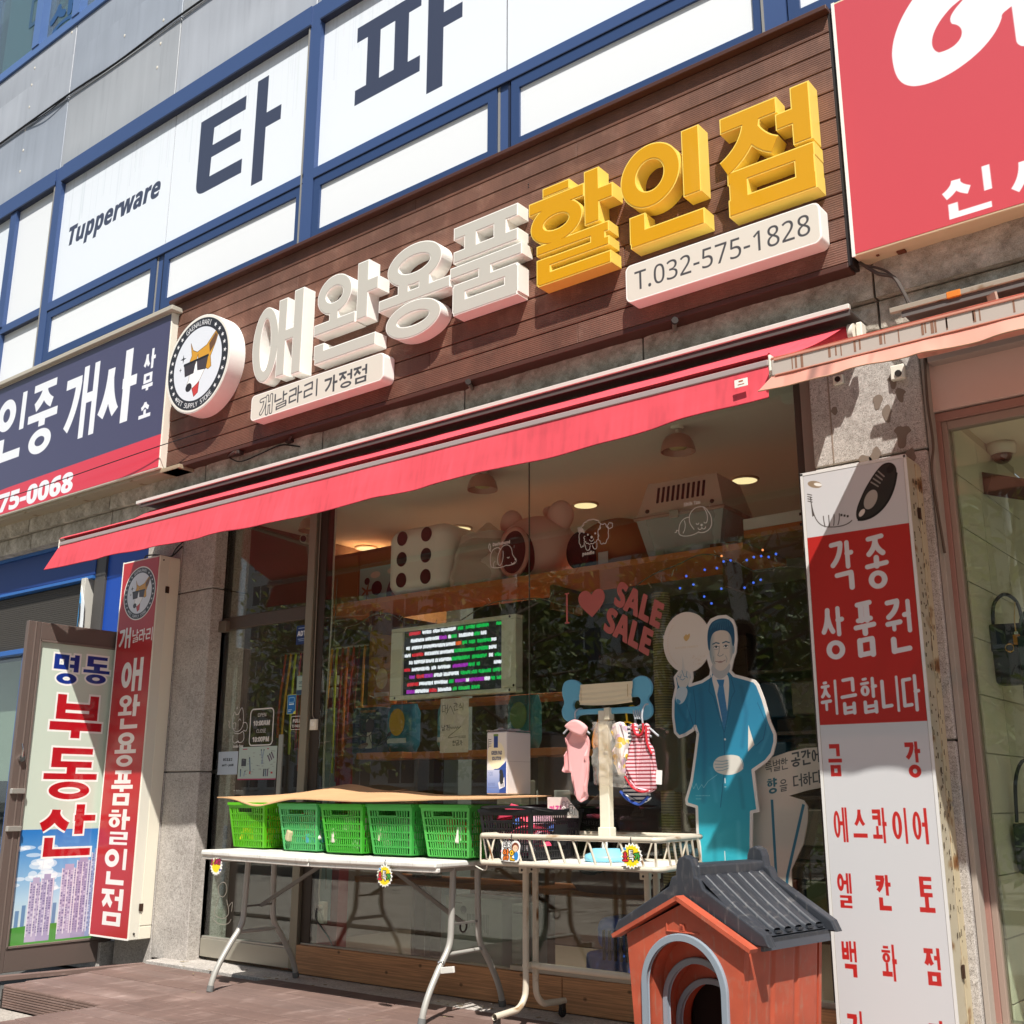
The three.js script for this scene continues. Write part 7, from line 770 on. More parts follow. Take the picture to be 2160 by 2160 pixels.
{ const c = document.createElement('canvas'); c.width = c.height = 256; const x = c.getContext('2d'); x.fillStyle = '#e4d8d6'; x.fillRect(0, 0, 256, 256); reseed(27); for (let i = 0; i < 22; i++) { x.fillStyle = ['#d8ae3c', '#cdb0c8', '#dfc05a'][i % 3]; x.beginPath(); x.ellipse(rnd() * 256, rnd() * 256, 22, 17, rnd() * 3, 0, 7); x.fill(); } const tx = canvasTex(c); tx.wrapS = tx.wrapT = THREE.RepeatWrapping; tx.repeat.set(5, 5);
  garment('dotted_pet_shirt', 'white pet shirt with yellow and lilac dots on a yellow hanger', [[1.415, 1.405], [1.455, 1.422], [1.49, 1.4], [1.5, 1.32], [1.478, 1.19], [1.455, 1.165], [1.428, 1.197], [1.408, 1.24], [1.424, 1.322], [1.413, 1.369]], 0.352, 0.05, std(0xffffff, 0.9, { map: tx }), null, 1.487, 1.42, mat(0xe0b010, 0.4)); }
garment('navy_striped_pet_vest', 'white pet vest with navy stripes and blue hem behind the red striped vest', [[1.495, 1.395], [1.53, 1.405], [1.555, 1.32], [1.59, 1.13], [1.614, 1.07], [1.559, 1.034], [1.5, 1.056], [1.46, 1.091], [1.472, 1.182], [1.484, 1.298]], 0.35, 0.04, stripe([226, 224, 220], [38, 42, 62], 0.0185), { pts: [[1.614, 1.07], [1.56, 1.034], [1.5, 1.054], [1.457, 1.092]], r: 0.007, m: mat(0x2d50a8, 0.8) }, 1.535, 1.4, clearHanger);
{ const t = garment('red_striped_pet_vest', 'pink pet vest with thin red stripes and red binding', [[1.545, 1.4], [1.565, 1.403], [1.58, 1.36], [1.6, 1.35], [1.618, 1.366], [1.62, 1.405], [1.636, 1.39], [1.642, 1.315], [1.663, 1.26], [1.668, 1.12], [1.638, 1.09], [1.595, 1.086], [1.553, 1.108], [1.516, 1.154], [1.512, 1.227], [1.537, 1.318]], 0.392, 0.045, stripe([226, 186, 192], [158, 58, 66], 0.017), { pts: [[1.563, 1.403], [1.576, 1.36], [1.6, 1.348], [1.62, 1.366], [1.622, 1.405]], r: 0.0065, m: mat(0xc02430, 0.8) }, 1.6, 1.4, clearHanger); mesh('binding', tube([[1.638, 1.39, 0.428], [1.643, 1.315, 0.43], [1.664, 1.26, 0.425]], 0.006, 30, 7), mat(0xc02430, 0.8), t); mesh('hem', tube([[1.512, 1.16, 0.425], [1.555, 1.11, 0.43], [1.6, 1.09, 0.43], [1.64, 1.094, 0.425]], 0.0045, 30, 7), mat(0xc02430, 0.8), t); mesh('spare_hanger', [0, 1, 2, 3].map((i) => tube([[1.545 + i * 0.012, 1.43, 0.37], [1.53 + i * 0.012, 1.47, 0.36], [1.535 + i * 0.011, 1.49, 0.345], [1.545 + i * 0.011, 1.485, 0.33]], 0.0045, 20, 6)), clearHanger, t); mesh('paper_tag', rbox(0.032, 0.065, 0.002, 0.0008).rotateZ(-0.08).translate(1.685, 1.155, 0.4), whiteEnamel, t); }

// ---------------------------------------------------------------- cut-out figure and board leaning by the window
const px = (x, p) => p.forEach((q, i) => (i ? x.lineTo(...q) : x.moveTo(...q)));
const curve = (x, p) => { const n = p.length; x.beginPath(); for (let i = 0; i < n; i++) { const a = p[i], b = p[(i + 1) % n], m = [(a[0] + b[0]) / 2, (a[1] + b[1]) / 2]; if (!i) { const z = p[n - 1]; x.moveTo((z[0] + a[0]) / 2, (z[1] + a[1]) / 2); } x.quadraticCurveTo(...a, ...m); } x.closePath(); };
{ const X0 = 1.53, Y1 = 2.0, W = 0.66, H = 2.0, M = (p) => p.map(([a, b]) => [a - X0, Y1 - b]);
  const body = M([[1.806, 1.845], [1.812, 1.891], [1.835, 1.919], [1.873, 1.93], [1.915, 1.93], [1.951, 1.906], [1.965, 1.869], [1.966, 1.809], [1.957, 1.751], [1.941, 1.715], [1.925, 1.661], [1.945, 1.637], [2.0, 1.62], [2.05, 1.603], [2.066, 1.583], [2.09, 1.517], [2.117, 1.409], [2.14, 1.352], [2.139, 1.317], [2.12, 1.262], [2.087, 1.228], [2.019, 1.188], [2.026, 1.097], [2.034, 1.005], [2.0, 0.998], [1.99, 0.85], [1.985, 0.6], [1.985, 0.02], [1.74, 0.02], [1.73, 0.5], [1.72, 0.837], [1.711, 0.907], [1.712, 1.02], [1.659, 1.034], [1.657, 1.055], [1.689, 1.141], [1.715, 1.264], [1.734, 1.365], [1.722, 1.402], [1.708, 1.385], [1.665, 1.364], [1.63, 1.354], [1.607, 1.377], [1.599, 1.452], [1.603, 1.534], [1.623, 1.601], [1.616, 1.647], [1.643, 1.676], [1.713, 1.679], [1.715, 1.641], [1.7, 1.604], [1.77, 1.619], [1.817, 1.642], [1.823, 1.671], [1.808, 1.725], [1.798, 1.763], [1.796, 1.81]]);
  const disc = (x, g = 0) => { x.beginPath(); x.ellipse(1.692 - X0, Y1 - 1.82, 0.134 + g, 0.152 + g, 0, 0, 7); x.fill(); };
  const sil = (x) => { x.beginPath(); px(x, body); x.closePath(); x.fill(); x.lineWidth = 0.012; x.stroke(); disc(x); };
  const [c, x] = canvasM(W, H, 760); x.fillStyle = '#d5cbc2'; x.fillRect(0, 0, W, H);
  const gs = x.createLinearGradient(0, Y1 - 1.65, 0, H); gs.addColorStop(0, '#256c8c'); gs.addColorStop(0.22, '#247d9c'); gs.addColorStop(0.38, '#2699ae'); gs.addColorStop(0.5, '#2aa9b9'); gs.addColorStop(1, '#35b4c0');
  x.save(); x.beginPath(); px(x, body); x.closePath(); x.clip(); x.fillStyle = gs; x.fillRect(0, Y1 - 1.66, W, H); x.restore();
  x.strokeStyle = '#d8d0c8'; x.lineWidth = 0.017; x.lineJoin = 'round'; x.beginPath(); px(x, body); x.closePath(); x.stroke();
  x.fillStyle = '#d9cdc0'; disc(x); x.fillStyle = '#b98a4e'; for (let i = 0; i < 26; i++) { const a = 2.2 + i * 0.07; x.save(); x.translate(1.692 - X0 + 0.112 * Math.cos(a), Y1 - 1.82 + 0.128 * Math.sin(a)); x.rotate(0.4); x.globalAlpha = 0.35; x.fillRect(0, 0, 0.008, 0.0018); x.restore(); } x.globalAlpha = 0.25; for (let i = 0; i < 60; i++) x.fillRect(1.72 - X0 + 0.07 * hash(i, 3, 1), Y1 - 1.75 + 0.05 * hash(i, 4, 1), 0.004, 0.002); x.globalAlpha = 0.8; curve(x, M([[1.672, 1.845], [1.685, 1.853], [1.69, 1.862], [1.7, 1.852], [1.71, 1.866], [1.715, 1.845], [1.69, 1.818]])); x.fillStyle = '#c2964e'; x.fill(); x.globalAlpha = 0.35; write(x, 'NATURE FAMILY', 1.625 - X0, Y1 - 1.79, 0.008, { w: 0.13 }); x.globalAlpha = 1;
  // trousers, shirt, tie, lapels
  x.strokeStyle = '#e2e0d8'; x.lineWidth = 0.004; x.beginPath(); px(x, M([[1.852, 0.82], [1.855, 0.6], [1.856, 0.02]])); x.stroke();
  x.fillStyle = '#d3cac2'; curve(x, M([[1.818, 1.655], [1.842, 1.552], [1.877, 1.372], [1.903, 1.475], [1.925, 1.65], [1.87, 1.64]])); x.fill();
  x.fillStyle = '#2f6f9c'; x.beginPath(); px(x, M([[1.85, 1.622], [1.892, 1.62], [1.886, 1.592], [1.9, 1.461], [1.878, 1.378], [1.85, 1.55], [1.862, 1.594]])); x.fill(); x.strokeStyle = '#8fb4cc'; x.lineWidth = 0.0015; for (let i = 0; i < 30; i++) { x.beginPath(); px(x, M([[1.853, 1.59 - i * 0.0065], [1.897, 1.583 - i * 0.0065]])); x.globalAlpha = 0.35; x.stroke(); } x.globalAlpha = 1;
  x.strokeStyle = '#0f3d60'; x.lineWidth = 0.004; for (const l of [[[1.818, 1.645], [1.805, 1.57], [1.83, 1.54], [1.877, 1.37]], [[1.925, 1.645], [1.945, 1.56], [1.925, 1.53], [1.88, 1.37]], [[1.68, 1.51], [1.72, 1.38], [1.735, 1.37]], [[1.72, 1.58], [1.73, 1.48], [1.722, 1.4]], [[2.06, 1.5], [2.1, 1.4], [2.08, 1.33], [2.04, 1.3]], [[1.877, 1.37], [1.872, 1.2], [1.84, 1.02]]]) { x.beginPath(); px(x, M(l)); x.globalAlpha = 0.45; x.stroke(); } x.globalAlpha = 1;
  for (const [l, c2, w2] of [[[[1.63, 1.5], [1.68, 1.42], [1.66, 1.37]], '#0c3a54', 0.03], [[[1.76, 1.58], [1.77, 1.3], [1.75, 1.05]], '#0c3a54', 0.035], [[[1.98, 1.58], [2.0, 1.45], [1.97, 1.3]], '#0c3a54', 0.03], [[[2.09, 1.48], [2.11, 1.36], [2.06, 1.27]], '#7cc4da', 0.02], [[[1.7, 1.56], [1.68, 1.45]], '#7cb4cc', 0.02], [[[1.8, 1.2], [1.82, 1.05]], '#7cc4da', 0.03], [[[1.95, 1.15], [1.96, 1.02]], '#0c4a5e', 0.03], [[[1.8, 0.9], [1.8, 0.5]], '#0c5a6e', 0.03], [[[1.93, 0.95], [1.92, 0.5]], '#8cd4de', 0.03]]) { x.strokeStyle = c2; for (const q of [1, 0.66, 0.33]) { x.lineWidth = w2 * q; x.globalAlpha = 0.07; x.beginPath(); px(x, M(l)); x.stroke(); } } x.globalAlpha = 1;
  x.fillStyle = '#d8d0c4'; x.beginPath(); px(x, M([[2.007, 1.4], [2.033, 1.306], [1.998, 1.274]])); x.fill(); x.fillStyle = '#e6e2d8'; x.beginPath(); x.arc(1.881 - X0, Y1 - 1.335, 0.005, 0, 7); x.fill();
  // neck, face, hair
  const skin = '#cbbdae', sh2 = '#8d9ba2'; x.fillStyle = '#a9a8a6'; curve(x, M([[1.83, 1.71], [1.93, 1.71], [1.925, 1.655], [1.87, 1.615], [1.82, 1.655]])); x.fill();
  const face = M([[1.817, 1.77], [1.82, 1.815], [1.84, 1.86], [1.88, 1.88], [1.925, 1.868], [1.947, 1.82], [1.948, 1.77], [1.942, 1.73], [1.92, 1.69], [1.892, 1.664], [1.862, 1.663], [1.834, 1.69], [1.82, 1.73]]); x.fillStyle = skin; curve(x, face); x.fill();
  x.save(); curve(x, face); x.clip(); const gf = x.createLinearGradient(1.815 - X0, 0, 1.95 - X0, 0); gf.addColorStop(0, 'rgba(70,110,130,0.6)'); gf.addColorStop(0.28, 'rgba(70,110,130,0)'); gf.addColorStop(0.8, 'rgba(70,110,130,0)'); gf.addColorStop(1, 'rgba(70,110,130,0.55)'); x.fillStyle = gf; x.fillRect(0, 0, W, 0.4); x.restore();
  x.fillStyle = sh2; curve(x, M([[1.945, 1.79], [1.956, 1.785], [1.955, 1.75], [1.943, 1.735]])); x.fill();
  x.fillStyle = '#154a68'; curve(x, M([[1.812, 1.77], [1.808, 1.84], [1.822, 1.89], [1.85, 1.915], [1.9, 1.922], [1.94, 1.908], [1.96, 1.868], [1.957, 1.785], [1.944, 1.775], [1.941, 1.825], [1.925, 1.852], [1.9, 1.862], [1.865, 1.862], [1.838, 1.85], [1.824, 1.812], [1.822, 1.765]])); x.fill(); x.strokeStyle = '#3d7590'; x.lineWidth = 0.002; for (let i = 0; i < 9; i++) { x.beginPath(); px(x, M([[1.83 + i * 0.013, 1.87 + 0.01 * Math.sin(i)], [1.845 + i * 0.011, 1.9], [1.87 + i * 0.008, 1.912]])); x.stroke(); }
  x.strokeStyle = '#2d5468'; x.lineWidth = 0.0058; x.beginPath(); px(x, M([[1.838, 1.797], [1.855, 1.803], [1.873, 1.798]])); x.stroke(); x.beginPath(); px(x, M([[1.892, 1.799], [1.911, 1.804], [1.928, 1.797]])); x.stroke();
  for (const e of [1.856, 1.909]) { x.fillStyle = '#ded8d0'; x.beginPath(); x.ellipse(e - X0, Y1 - 1.781, 0.0125, 0.0055, 0, 0, 7); x.fill(); x.fillStyle = '#23323c'; x.beginPath(); x.arc(e - X0, Y1 - 1.7815, 0.0052, 0, 7); x.fill(); x.strokeStyle = '#2d4654'; x.lineWidth = 0.0026; x.beginPath(); px(x, M([[e - 0.014, 1.781], [e, 1.788], [e + 0.014, 1.781]])); x.stroke(); x.strokeStyle = 'rgba(80,100,110,0.5)'; x.beginPath(); px(x, M([[e - 0.012, 1.772], [e, 1.769], [e + 0.012, 1.772]])); x.stroke(); }
  x.strokeStyle = 'rgba(90,105,112,0.75)'; x.lineWidth = 0.003; x.beginPath(); px(x, M([[1.874, 1.785], [1.87, 1.755], [1.862, 1.741], [1.872, 1.735], [1.884, 1.737], [1.893, 1.743]])); x.stroke(); x.strokeStyle = '#8a6f6a'; x.lineWidth = 0.0036; x.beginPath(); px(x, M([[1.849, 1.711], [1.865, 1.708], [1.875, 1.71], [1.887, 1.708], [1.902, 1.714]])); x.stroke(); x.fillStyle = 'rgba(150,118,110,0.8)'; curve(x, M([[1.855, 1.708], [1.875, 1.708], [1.893, 1.708], [1.876, 1.699]])); x.fill(); x.strokeStyle = 'rgba(90,105,112,0.45)'; x.beginPath(); px(x, M([[1.84, 1.735], [1.838, 1.715], [1.846, 1.7]])); x.stroke(); x.beginPath(); px(x, M([[1.905, 1.735], [1.912, 1.718], [1.907, 1.703]])); x.stroke();
  // raised hand with pointing finger, and the hand at the waist
  x.fillStyle = '#c9c3ba'; curve(x, M([[1.628, 1.655], [1.645, 1.675], [1.66, 1.682], [1.664, 1.72], [1.666, 1.758], [1.671, 1.72], [1.674, 1.685], [1.69, 1.676], [1.707, 1.666], [1.704, 1.634], [1.69, 1.605], [1.674, 1.591], [1.645, 1.59], [1.63, 1.625]])); x.fill(); x.strokeStyle = '#4d7f98'; x.lineWidth = 0.0028; for (const l of [[[1.632, 1.655], [1.65, 1.645], [1.655, 1.66]], [[1.66, 1.68], [1.67, 1.65], [1.685, 1.645]], [[1.688, 1.674], [1.683, 1.655], [1.69, 1.64]], [[1.645, 1.64], [1.662, 1.632], [1.675, 1.64]]]) { x.beginPath(); px(x, M(l)); x.stroke(); }
  x.fillStyle = '#b8c4c8'; curve(x, M([[1.635, 1.598], [1.68, 1.6], [1.69, 1.57], [1.665, 1.52], [1.63, 1.51], [1.615, 1.54], [1.622, 1.575]])); x.fill(); x.fillStyle = '#4d8fae'; curve(x, M([[1.62, 1.545], [1.65, 1.53], [1.64, 1.515], [1.625, 1.515]])); x.fill();
  x.fillStyle = '#ccc8be'; curve(x, M([[1.85, 1.258], [1.916, 1.264], [1.963, 1.252], [1.976, 1.202], [1.951, 1.181], [1.895, 1.165], [1.833, 1.177], [1.811, 1.2], [1.812, 1.226], [1.826, 1.243]])); x.fill(); x.strokeStyle = '#6f95a2'; x.lineWidth = 0.003; for (let i = 0; i < 4; i++) { x.beginPath(); px(x, M([[1.816 + i * 0.004, 1.236 - i * 0.016], [1.86, 1.232 - i * 0.014], [1.892, 1.236 - i * 0.012]])); x.stroke(); } x.beginPath(); px(x, M([[1.955, 1.25], [1.966, 1.225], [1.97, 1.195]])); x.stroke();
  x.strokeStyle = 'rgba(205,220,224,0.6)'; x.lineWidth = 0.0022; x.beginPath(); px(x, M([[1.69, 1.13], [1.7, 1.105], [1.715, 1.13], [1.725, 1.1], [1.745, 1.125], [1.755, 1.11], [1.78, 1.14], [1.83, 1.17]])); x.stroke(); x.fillStyle = 'rgba(205,220,224,0.5)'; for (let i = 0; i < 10; i++) x.fillRect(1.71 + i * 0.008 - X0, Y1 - 1.075, 0.005, 0.004); for (let i = 0; i < 4; i++) x.fillRect(1.71 + i * 0.008 - X0, Y1 - 1.06, 0.005, 0.004); x.fillStyle = '#d6e4e6'; x.fillRect(1.866 - X0, Y1 - 1.115, 0.01, 0.003); x.fillRect(1.868 - X0, Y1 - 1.155, 0.006, 0.025);
  const t = thing('man_cutout', 'life sized cut-out of a man in a blue suit with a disc on his finger', 'standee', [X0, 0, 0.095]); mesh('printed_board', printed(cut(W, H, 620, sil), 0.008, 0, W, H), std(0xffffff, 0.55, { map: canvasTex(c) }), t); }
{ const X0 = 1.93, Y1 = 1.32, W = 0.48, H = 1.32, M = (p) => p.map(([a, b]) => [a - X0, Y1 - b]); const out = M([[1.988, 1.203], [2.084, 1.24], [2.185, 1.269], [2.268, 1.283], [2.36, 1.286], [2.36, 1.117], [2.263, 1.1], [2.157, 1.073], [2.201, 1.06], [2.24, 1.05], [2.257, 1.025], [2.252, 0.963], [2.225, 0.863], [2.158, 0.748], [2.13, 0.02], [1.99, 0.02], [1.95, 0.7]]);
  const [c, x] = canvasM(W, H, 700); x.fillStyle = '#c2b8aa'; x.fillRect(0, 0, 2, 2); reseed(35); x.fillStyle = '#a89c8c'; for (let i = 0; i < 260; i++) { x.globalAlpha = 0.25; x.fillRect(rnd() * W, rnd() * H, 0.002, rr(0.004, 0.02)); } x.globalAlpha = 1; x.save(); x.transform(1, -0.17, 0, 1, 0, 0); x.fillStyle = x.strokeStyle = '#3f4344'; hangul(x, '특별한', 0.13, 0.115, 0.036, 0.052, { tv: 0.004, th: 0.004, gap: 0.004 }); hangul(x, '공간에', 0.262, 0.1, 0.046, 0.066, { tv: 0.008, th: 0.0075, gap: 0.005 }); x.fillStyle = x.strokeStyle = '#2a5f6c'; hangul(x, '향', 0.135, 0.195, 0.05, 0.07, { tv: 0.011, th: 0.01 }); x.fillStyle = x.strokeStyle = '#3f4344'; hangul(x, '을', 0.198, 0.21, 0.038, 0.054, { tv: 0.0045, th: 0.0045 }); hangul(x, '더하다', 0.266, 0.2, 0.044, 0.058, { tv: 0.0065, th: 0.006, gap: 0.004 }); x.restore(); x.strokeStyle = '#2c6a80'; x.lineWidth = 0.013; x.lineCap = 'butt'; x.beginPath(); px(x, M([[2.085, 1.055], [2.085, 0.1]])); x.stroke(); x.beginPath(); px(x, M([[2.24, 1.035], [2.14, 0.72], [2.1, 0.4]])); x.stroke();
  const t = thing('scent_board', 'white cut-out advertising board with grey and teal Korean lettering behind the man cut-out', 'sign board', [X0, 0, 0.05]); mesh('printed_board', printed(cut(W, H, 600, (q) => { q.beginPath(); px(q, out); q.closePath(); q.fill(); q.lineWidth = 0.006; q.stroke(); }), 0.008, 0, W, H), std(0xffffff, 0.6, { map: canvasTex(c) }), t); }

// ---------------------------------------------------------------- dog house
{ const t = thing('dog_house', 'red plastic dog house with a grey ribbed roof and a stepped arched doorway', 'dog house', [2.185, 0, 1.1], -0.12);
  const red = std(0xffffff, 0.5, { map: scuff(173, 80, 56, 150), bumpMap: bumpTex, bumpScale: 0.0006 }), grey = std(0xffffff, 0.42, { map: scuff(50, 53, 59, 160), bumpMap: bumpTex, bumpScale: 0.0006 }), ringM = std(0x87929c, 0.5);
  const arch = (w, top, g = 0) => { const s = new THREE.Shape(), r = w / 2 + g; const b = g > 0 ? 0.02 : 0.03; s.moveTo(-r, b); s.lineTo(-r, top - w / 2); s.absarc(0, top - w / 2, r, Math.PI, 0, true); s.lineTo(r, b); s.closePath(); return s; };
  const wall = poly([[-0.225, 0], [0.225, 0], [0.272, 0.545], [0, 0.672], [-0.272, 0.545]]); wall.holes.push(new THREE.Path(arch(0.35, 0.545).getPoints(24)));
  mesh('front_wall', ext(wall, 0.03, -0.03), red, t);
  mesh('gable_trim', [bar([-0.318, 0.535, 0.012], [0.004, 0.697, 0.012], 0.015, 0.05), bar([0.318, 0.535, 0.012], [-0.004, 0.697, 0.012], 0.015, 0.05)], red, t);
  const ringG = (w, top, th, z, d) => { const s = arch(w, top, th); s.holes.push(new THREE.Path(arch(w, top).getPoints(24))); return ext(s, d, z, 0.004, 20); };
  mesh('arch_ring', ringG(0.35, 0.545, 0.022, -0.006, 0.02), ringM, t); mesh('arch_ring', ringG(0.306, 0.455, 0.02, -0.105, 0.02), ringM, t); mesh('arch_ring', ringG(0.31, 0.375, 0.018, -0.185, 0.02), ringM, t);
  const step = (wo, to, wi, ti, z, d) => { const s = arch(wo, to, 0.0005); s.holes.push(new THREE.Path(arch(wi, ti).getPoints(24))); return ext(s, d, z, 0, 20); };
  mesh('inner_step', [step(0.352, 0.546, 0.306, 0.455, -0.112, 0.012), step(0.352, 0.47, 0.31, 0.375, -0.192, 0.012)], red, t);
  const tunnel = (w, top, z0, z1) => { const p = arch(w, top).getPoints(24), g = []; for (let i = 0; i < p.length - 1; i++) { const a = p[i], b = p[i + 1]; const q = new THREE.BufferGeometry(); q.setAttribute('position', new THREE.Float32BufferAttribute([a.x, a.y, z0, b.x, b.y, z0, b.x, b.y, z1, a.x, a.y, z0, b.x, b.y, z1, a.x, a.y, z1], 3)); q.computeVertexNormals(); g.push(metric(q)); } return g; };
  mesh('door_tunnel', [...tunnel(0.35, 0.545, -0.01, -0.11), ...tunnel(0.351, 0.46, -0.11, -0.19), ...tunnel(0.31, 0.375, -0.19, -0.24)], red, t);
  const side = (sx) => { const g = grid(6, 60, (u, v) => { const z = -0.02 - 0.5 * v, gr = Math.abs(Math.sin(v * Math.PI * 3)) < 0.16 ? 0.006 : 0, x = 0.225 + (0.272 - 0.225) * u - gr - (v < 0.05 ? 0.0 : 0); return [sx * x, 0.545 * u, z]; }); return mesh('side_wall', g, red, t); }; side(1); side(-1);
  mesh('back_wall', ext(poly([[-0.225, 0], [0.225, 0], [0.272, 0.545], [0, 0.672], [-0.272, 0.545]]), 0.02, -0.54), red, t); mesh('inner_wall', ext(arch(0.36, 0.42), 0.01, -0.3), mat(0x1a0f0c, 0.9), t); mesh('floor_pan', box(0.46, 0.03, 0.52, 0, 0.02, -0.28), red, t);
  mesh('name_plate', [rbox(0.15, 0.006, 0.008, 0.002, 0, 0.571, 0.002), rbox(0.006, 0.03, 0.008, 0.002, -0.072, 0.586, 0.002), rbox(0.022, 0.026, 0.008, 0.002, 0, 0.588, 0.002)], red, t); mesh('plate_hole', rbox(0.01, 0.012, 0.004, 0.001, 0, 0.588, 0.006), mat(0x7a2c1c, 0.6), t);
  // roof: two ribbed slopes, raised gable ends with a knob, ridge cap
  const sl = (sx, u, z, lift = 0) => [sx * (0.05 + 0.265 * u), 0.775 - 0.2 * u - 0.03 * u * (1 - u) + lift, z];
  for (const sx of [1, -1]) {
    const q = []; const top = grid(16, 2, (u, v) => sl(sx, u, -0.04 - 0.47 * v)); const under = grid(16, 2, (u, v) => sl(sx, u, -0.04 - 0.47 * v, -0.03)); q.push(top, under, bar(sl(sx, 0.99, -0.04, -0.014), sl(sx, 0.99, -0.51, -0.014), 0.028, 0.014));
    const slope = mesh('roof_slope', q, grey, t);
    for (let i = 0; i < 6; i++) { const z = -0.095 - i * 0.074; mesh('roof_rib', [grid(14, 6, (u, v) => { const a = v * Math.PI, p = sl(sx, 0.03 + 0.93 * u, z + 0.024 * Math.cos(a) * (0.75 + 0.3 * u)); p[1] += 0.014 * Math.sin(a) ** 0.4 * (0.8 + 0.4 * u); return p; }), bar(sl(sx, 0.96, z - 0.02, 0.004), sl(sx, 0.96, z + 0.02, 0.004), 0.022, 0.008)], grey, slope); }
    mesh('eave_lip', bar(sl(sx, 1.02, -0.04, -0.028), sl(sx, 1.02, -0.51, -0.028), 0.012, 0.03), std(0x4c5058, 0.4), t);
  }
  mesh('ridge_cap', rbox(0.1, 0.05, 0.48, 0.012, 0, 0.79, -0.29), grey, t);
  const gab = poly([[-0.36, 0.545], [-0.34, 0.585], [-0.08, 0.73], [-0.065, 0.765], [-0.045, 0.772], [-0.04, 0.81], [-0.03, 0.835], [0.0, 0.848], [0.03, 0.835], [0.04, 0.81], [0.045, 0.772], [0.065, 0.765], [0.08, 0.73], [0.34, 0.585], [0.36, 0.545], [0.3, 0.545], [0, 0.69], [-0.3, 0.545]]);
  mesh('gable_end', ext(gab, 0.05, -0.075, 0.006), grey, t); mesh('gable_end', ext(gab, 0.05, -0.545, 0.006).scale(0.97, 1.015, 1).translate(0.012, 0.01, 0), grey, t);
}

{ // scraps and dry leaves along the foot of the window
  reseed(66); const g = []; for (let i = 0; i < 60; i++) g.push(rbox(rr(0.006, 0.03), 0.0016, rr(0.005, 0.018), 0.0006).rotateY(rnd() * 3).translate(rr(-2.2, 2.3), 0.0022, rr(0.06, 0.3) + (rnd() < 0.25 ? rnd() * 1.2 : 0)));
  const m = tag(mesh('litter', g, mat(0x8a7a5c, 0.9)), 'scattered dry leaves and scraps along the foot of the shop window', 'litter'); m.userData.kind = 'stuff'; }

// ---------------------------------------------------------------- across the street, seen only in the shop glass
const barkMat = mat(0x6a5a4c, 0.95), birchMat = std(0xffffff, 0.9, { map: pixTex(64, 128, (u, v) => { const n = fbm(u * 8, v * 30, 51, 3, 0); const k = n > 0.62 ? 60 : 205; return [k, k - 2, k - 8]; }, [0.8, 2]) });
function leaves(n, place, size, mat2, parent, s) {
  reseed(s); const pos = [], nor = []; for (let i = 0; i < n; i++) { const c = place(), a = new THREE.Vector3(rr(-1, 1), rr(-1, 1), rr(-1, 1)).normalize(), b = new THREE.Vector3(rr(-1, 1), rr(-1, 1), rr(-1, 1)).cross(a).normalize(), k = size * rr(0.6, 1.3), p = [[-0.5, 0], [0, -0.22], [0.5, 0], [0, 0.22]].map(([x, y]) => [c[0] + (a.x * x + b.x * y) * k, c[1] + (a.y * x + b.y * y) * k, c[2] + (a.z * x + b.z * y) * k]); for (const q of [0, 1, 2, 0, 2, 3]) pos.push(...p[q]); }
  const g = new THREE.BufferGeometry(); g.setAttribute('position', new THREE.Float32BufferAttribute(pos, 3)); g.computeVertexNormals(); return mesh('crown', metric(g), mat2, parent);
}
const leafMat = (c) => phys(c, 0.8, { transmission: 0.4, thickness: 0 });
const pine = thing('pine_tree', 'dark pine tree across the street reflected left in the window', 'tree', [-9, -0.1, 12]);
mesh('trunk', [rod([0, 0, 0], [0.1, 4, 0], 0.2, 0.14), rod([0.1, 4, 0], [0, 9, 0.1], 0.14, 0.03), ...Array.from({ length: 16 }, (_, i) => { const a = i * 2.4, y = 2.2 + i * 0.4, l = 2.2 - i * 0.1; return rod([0.05, y, 0], [l * Math.cos(a), y + 0.3, l * Math.sin(a)], 0.05, 0.012, 6); })], barkMat, pine);
leaves(3000, () => { const y = rnd(), lay = Math.floor(y * 9), a = lay * 1.7 + Math.floor(rnd() * 5) * 1.257 + rr(-0.35, 0.35), r = Math.sqrt(rnd()) * (2.6 - 2.1 * y); return [r * Math.cos(a), 2.1 + y * 7 + rr(-0.25, 0.25) - r * 0.12, r * Math.sin(a)]; }, 0.3, leafMat(0x66763a), pine, 71);
[['dark pine tree across the street reflected behind the LED panel', -5.4, 13.5, 1], ['dark pine tree across the street reflected by the man cut-out', -1.6, 12.5, 3], ['dark pine tree across the street reflected in the door glass', -17, 14, 0.4], ['tall pine tree farther behind the reflected pines', -14, 19, 4]].forEach(([l, x, z, r]) => copy(pine, l, [x, -0.1, z], r));
const bare = thing('bare_tree', 'pale barked tree with a few leaves across the street reflected at the window left', 'tree', [-7.6, -0.1, 10]);
mesh('trunk', [tube([[0, 0, 0], [0.1, 1.5, 0], [-0.05, 3, 0.05], [0.15, 5, 0], [0.1, 7.5, 0]], 0.13, 40, 10)], birchMat, bare); { reseed(91); const br = []; for (let i = 0; i < 26; i++) { const y = 2 + i * 0.2, a = i * 2.4, l = rr(0.7, 2.1), e = [l * Math.cos(a), y + rr(0.2, 0.9), l * Math.sin(a)]; br.push(rod([0.05, y, 0], e, 0.035, 0.012, 6)); for (let k = 0; k < 3; k++) { const f = rr(0.4, 1); br.push(rod([e[0] * f, y + (e[1] - y) * f, e[2] * f], [e[0] * f + rr(-0.6, 0.6), y + (e[1] - y) * f + rr(0, 0.6), e[2] * f + rr(-0.6, 0.6)], 0.014, 0.005, 5)); } } mesh('branches', br, barkMat, bare); }
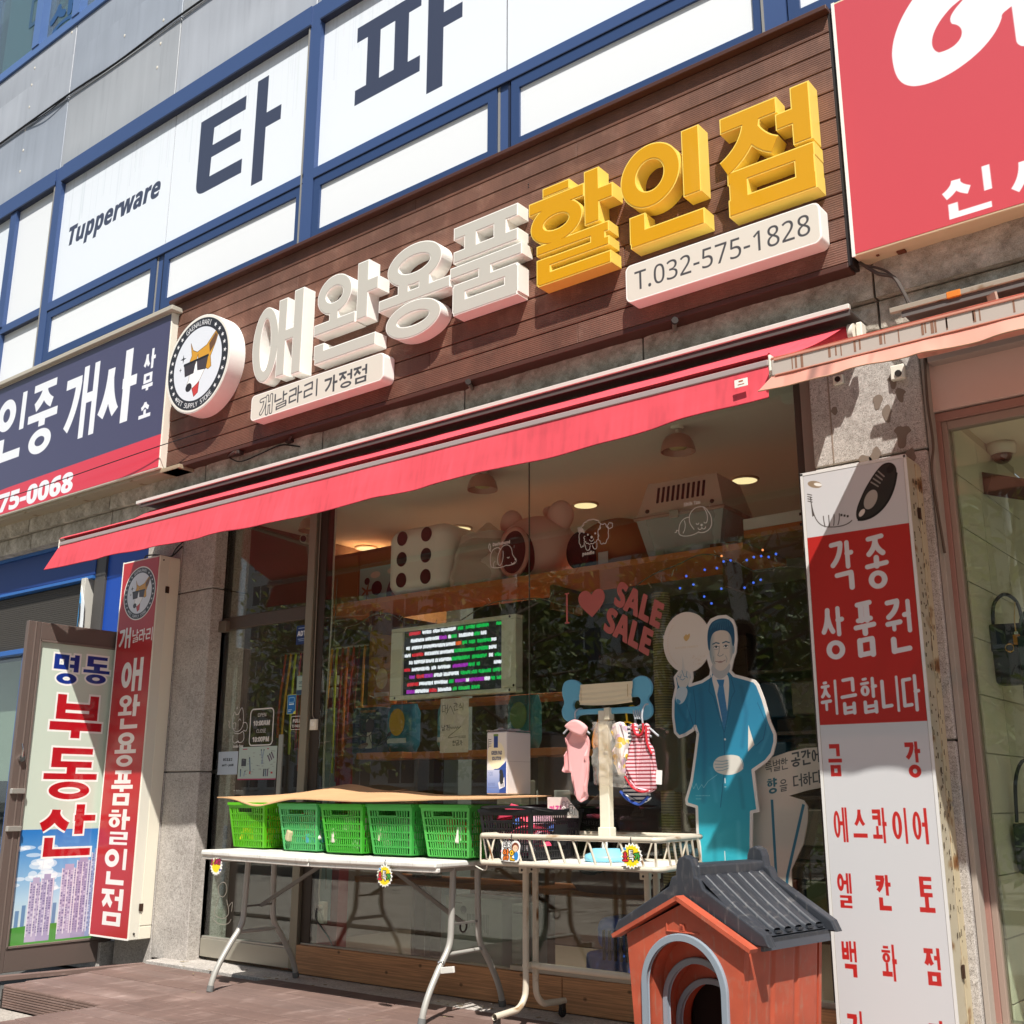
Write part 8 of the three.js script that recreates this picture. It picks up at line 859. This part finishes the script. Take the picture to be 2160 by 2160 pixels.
leaves(700, () => { const a = rnd() * 6.28, r = rr(0.6, 2.3); return [r * Math.cos(a), rr(2.2, 7.6), r * Math.sin(a)]; }, 0.16, leafMat(0x8a9440), bare, 72);
[['pale barked tree across the street reflected right of the LED panel', -3.2, 10.4, 2], ['pale barked tree across the street reflected near the right pillar', 0.9, 9.8, 4], ['pale barked tree across the street reflected in the entrance door', -13, 10.5, 1]].forEach(([l, x, z, r]) => copy(bare, l, [x, -0.1, z], r));
{ const t = thing('hedge', 'low clipped hedge along the far kerb reflected below the table', 'hedge', [-5, -0.16, 8.6]); mesh('stems', Array.from({ length: 60 }, (_, i) => rod([-11 + i * 0.38, 0, rr(-0.3, 0.3)], [-11 + i * 0.38 + rr(-0.2, 0.2), 0.7, rr(-0.3, 0.3)], 0.014, 0.008, 5)), barkMat, t); leaves(9000, () => [rr(-11.5, 11.5), 0.25 + 0.75 * Math.sqrt(rnd()), rr(-0.5, 0.5)], 0.13, leafMat(0x62803a), t, 73); }
function tower(label, x, z, w, h, d, c) { const t = thing('apartment_tower', label, 'building', [x, -0.16, z]); mesh('wall', span(-w / 2, w / 2, 0, h, 0, d), mat(c, 0.8), t); const win = [], fr = []; for (let y = 2; y < h - 2; y += 2.9) for (let q = -w / 2 + 1.2; q < w / 2 - 1.4; q += 3.1) { win.push(span(q, q + 1.9, y, y + 1.6, -0.06, 0.02)); fr.push(span(q - 0.15, q + 2.05, y - 0.2, y - 0.02, -0.16, 0.02), span(q + 0.92, q + 1.0, y, y + 1.6, -0.1, 0.02)); } mesh('windows', win, phys(0x2c3a44, 0.1), t).userData.kind = 'stuff'; mesh('window_frames', fr, mat(0xd6d2c8, 0.6), t).userData.kind = 'stuff'; mesh('roof', span(-w / 2 - 0.3, w / 2 + 0.3, h, h + 1.2, -0.3, d), mat(0x8a8680, 0.8), t); }
tower('pale apartment block across the street reflected above the LED panel', -30, 40, 22, 34, 14, 0xcfc8bc); tower('beige apartment block across the street reflected at the window middle', -6, 46, 20, 30, 14, 0xc2b49e); tower('tall pale apartment block far left across the street', -58, 52, 22, 44, 14, 0xc9c6c0);
tower('grey brown apartment block across the street reflected near the right pillar', 18, 44, 20, 32, 14, 0xb8a894);
struct('far_pavement', [span(-40, 30, -0.16, -0.03, 7.4, 11.5)], mat(0x8f887e, 0.9));

renderer.render(scene, camera);
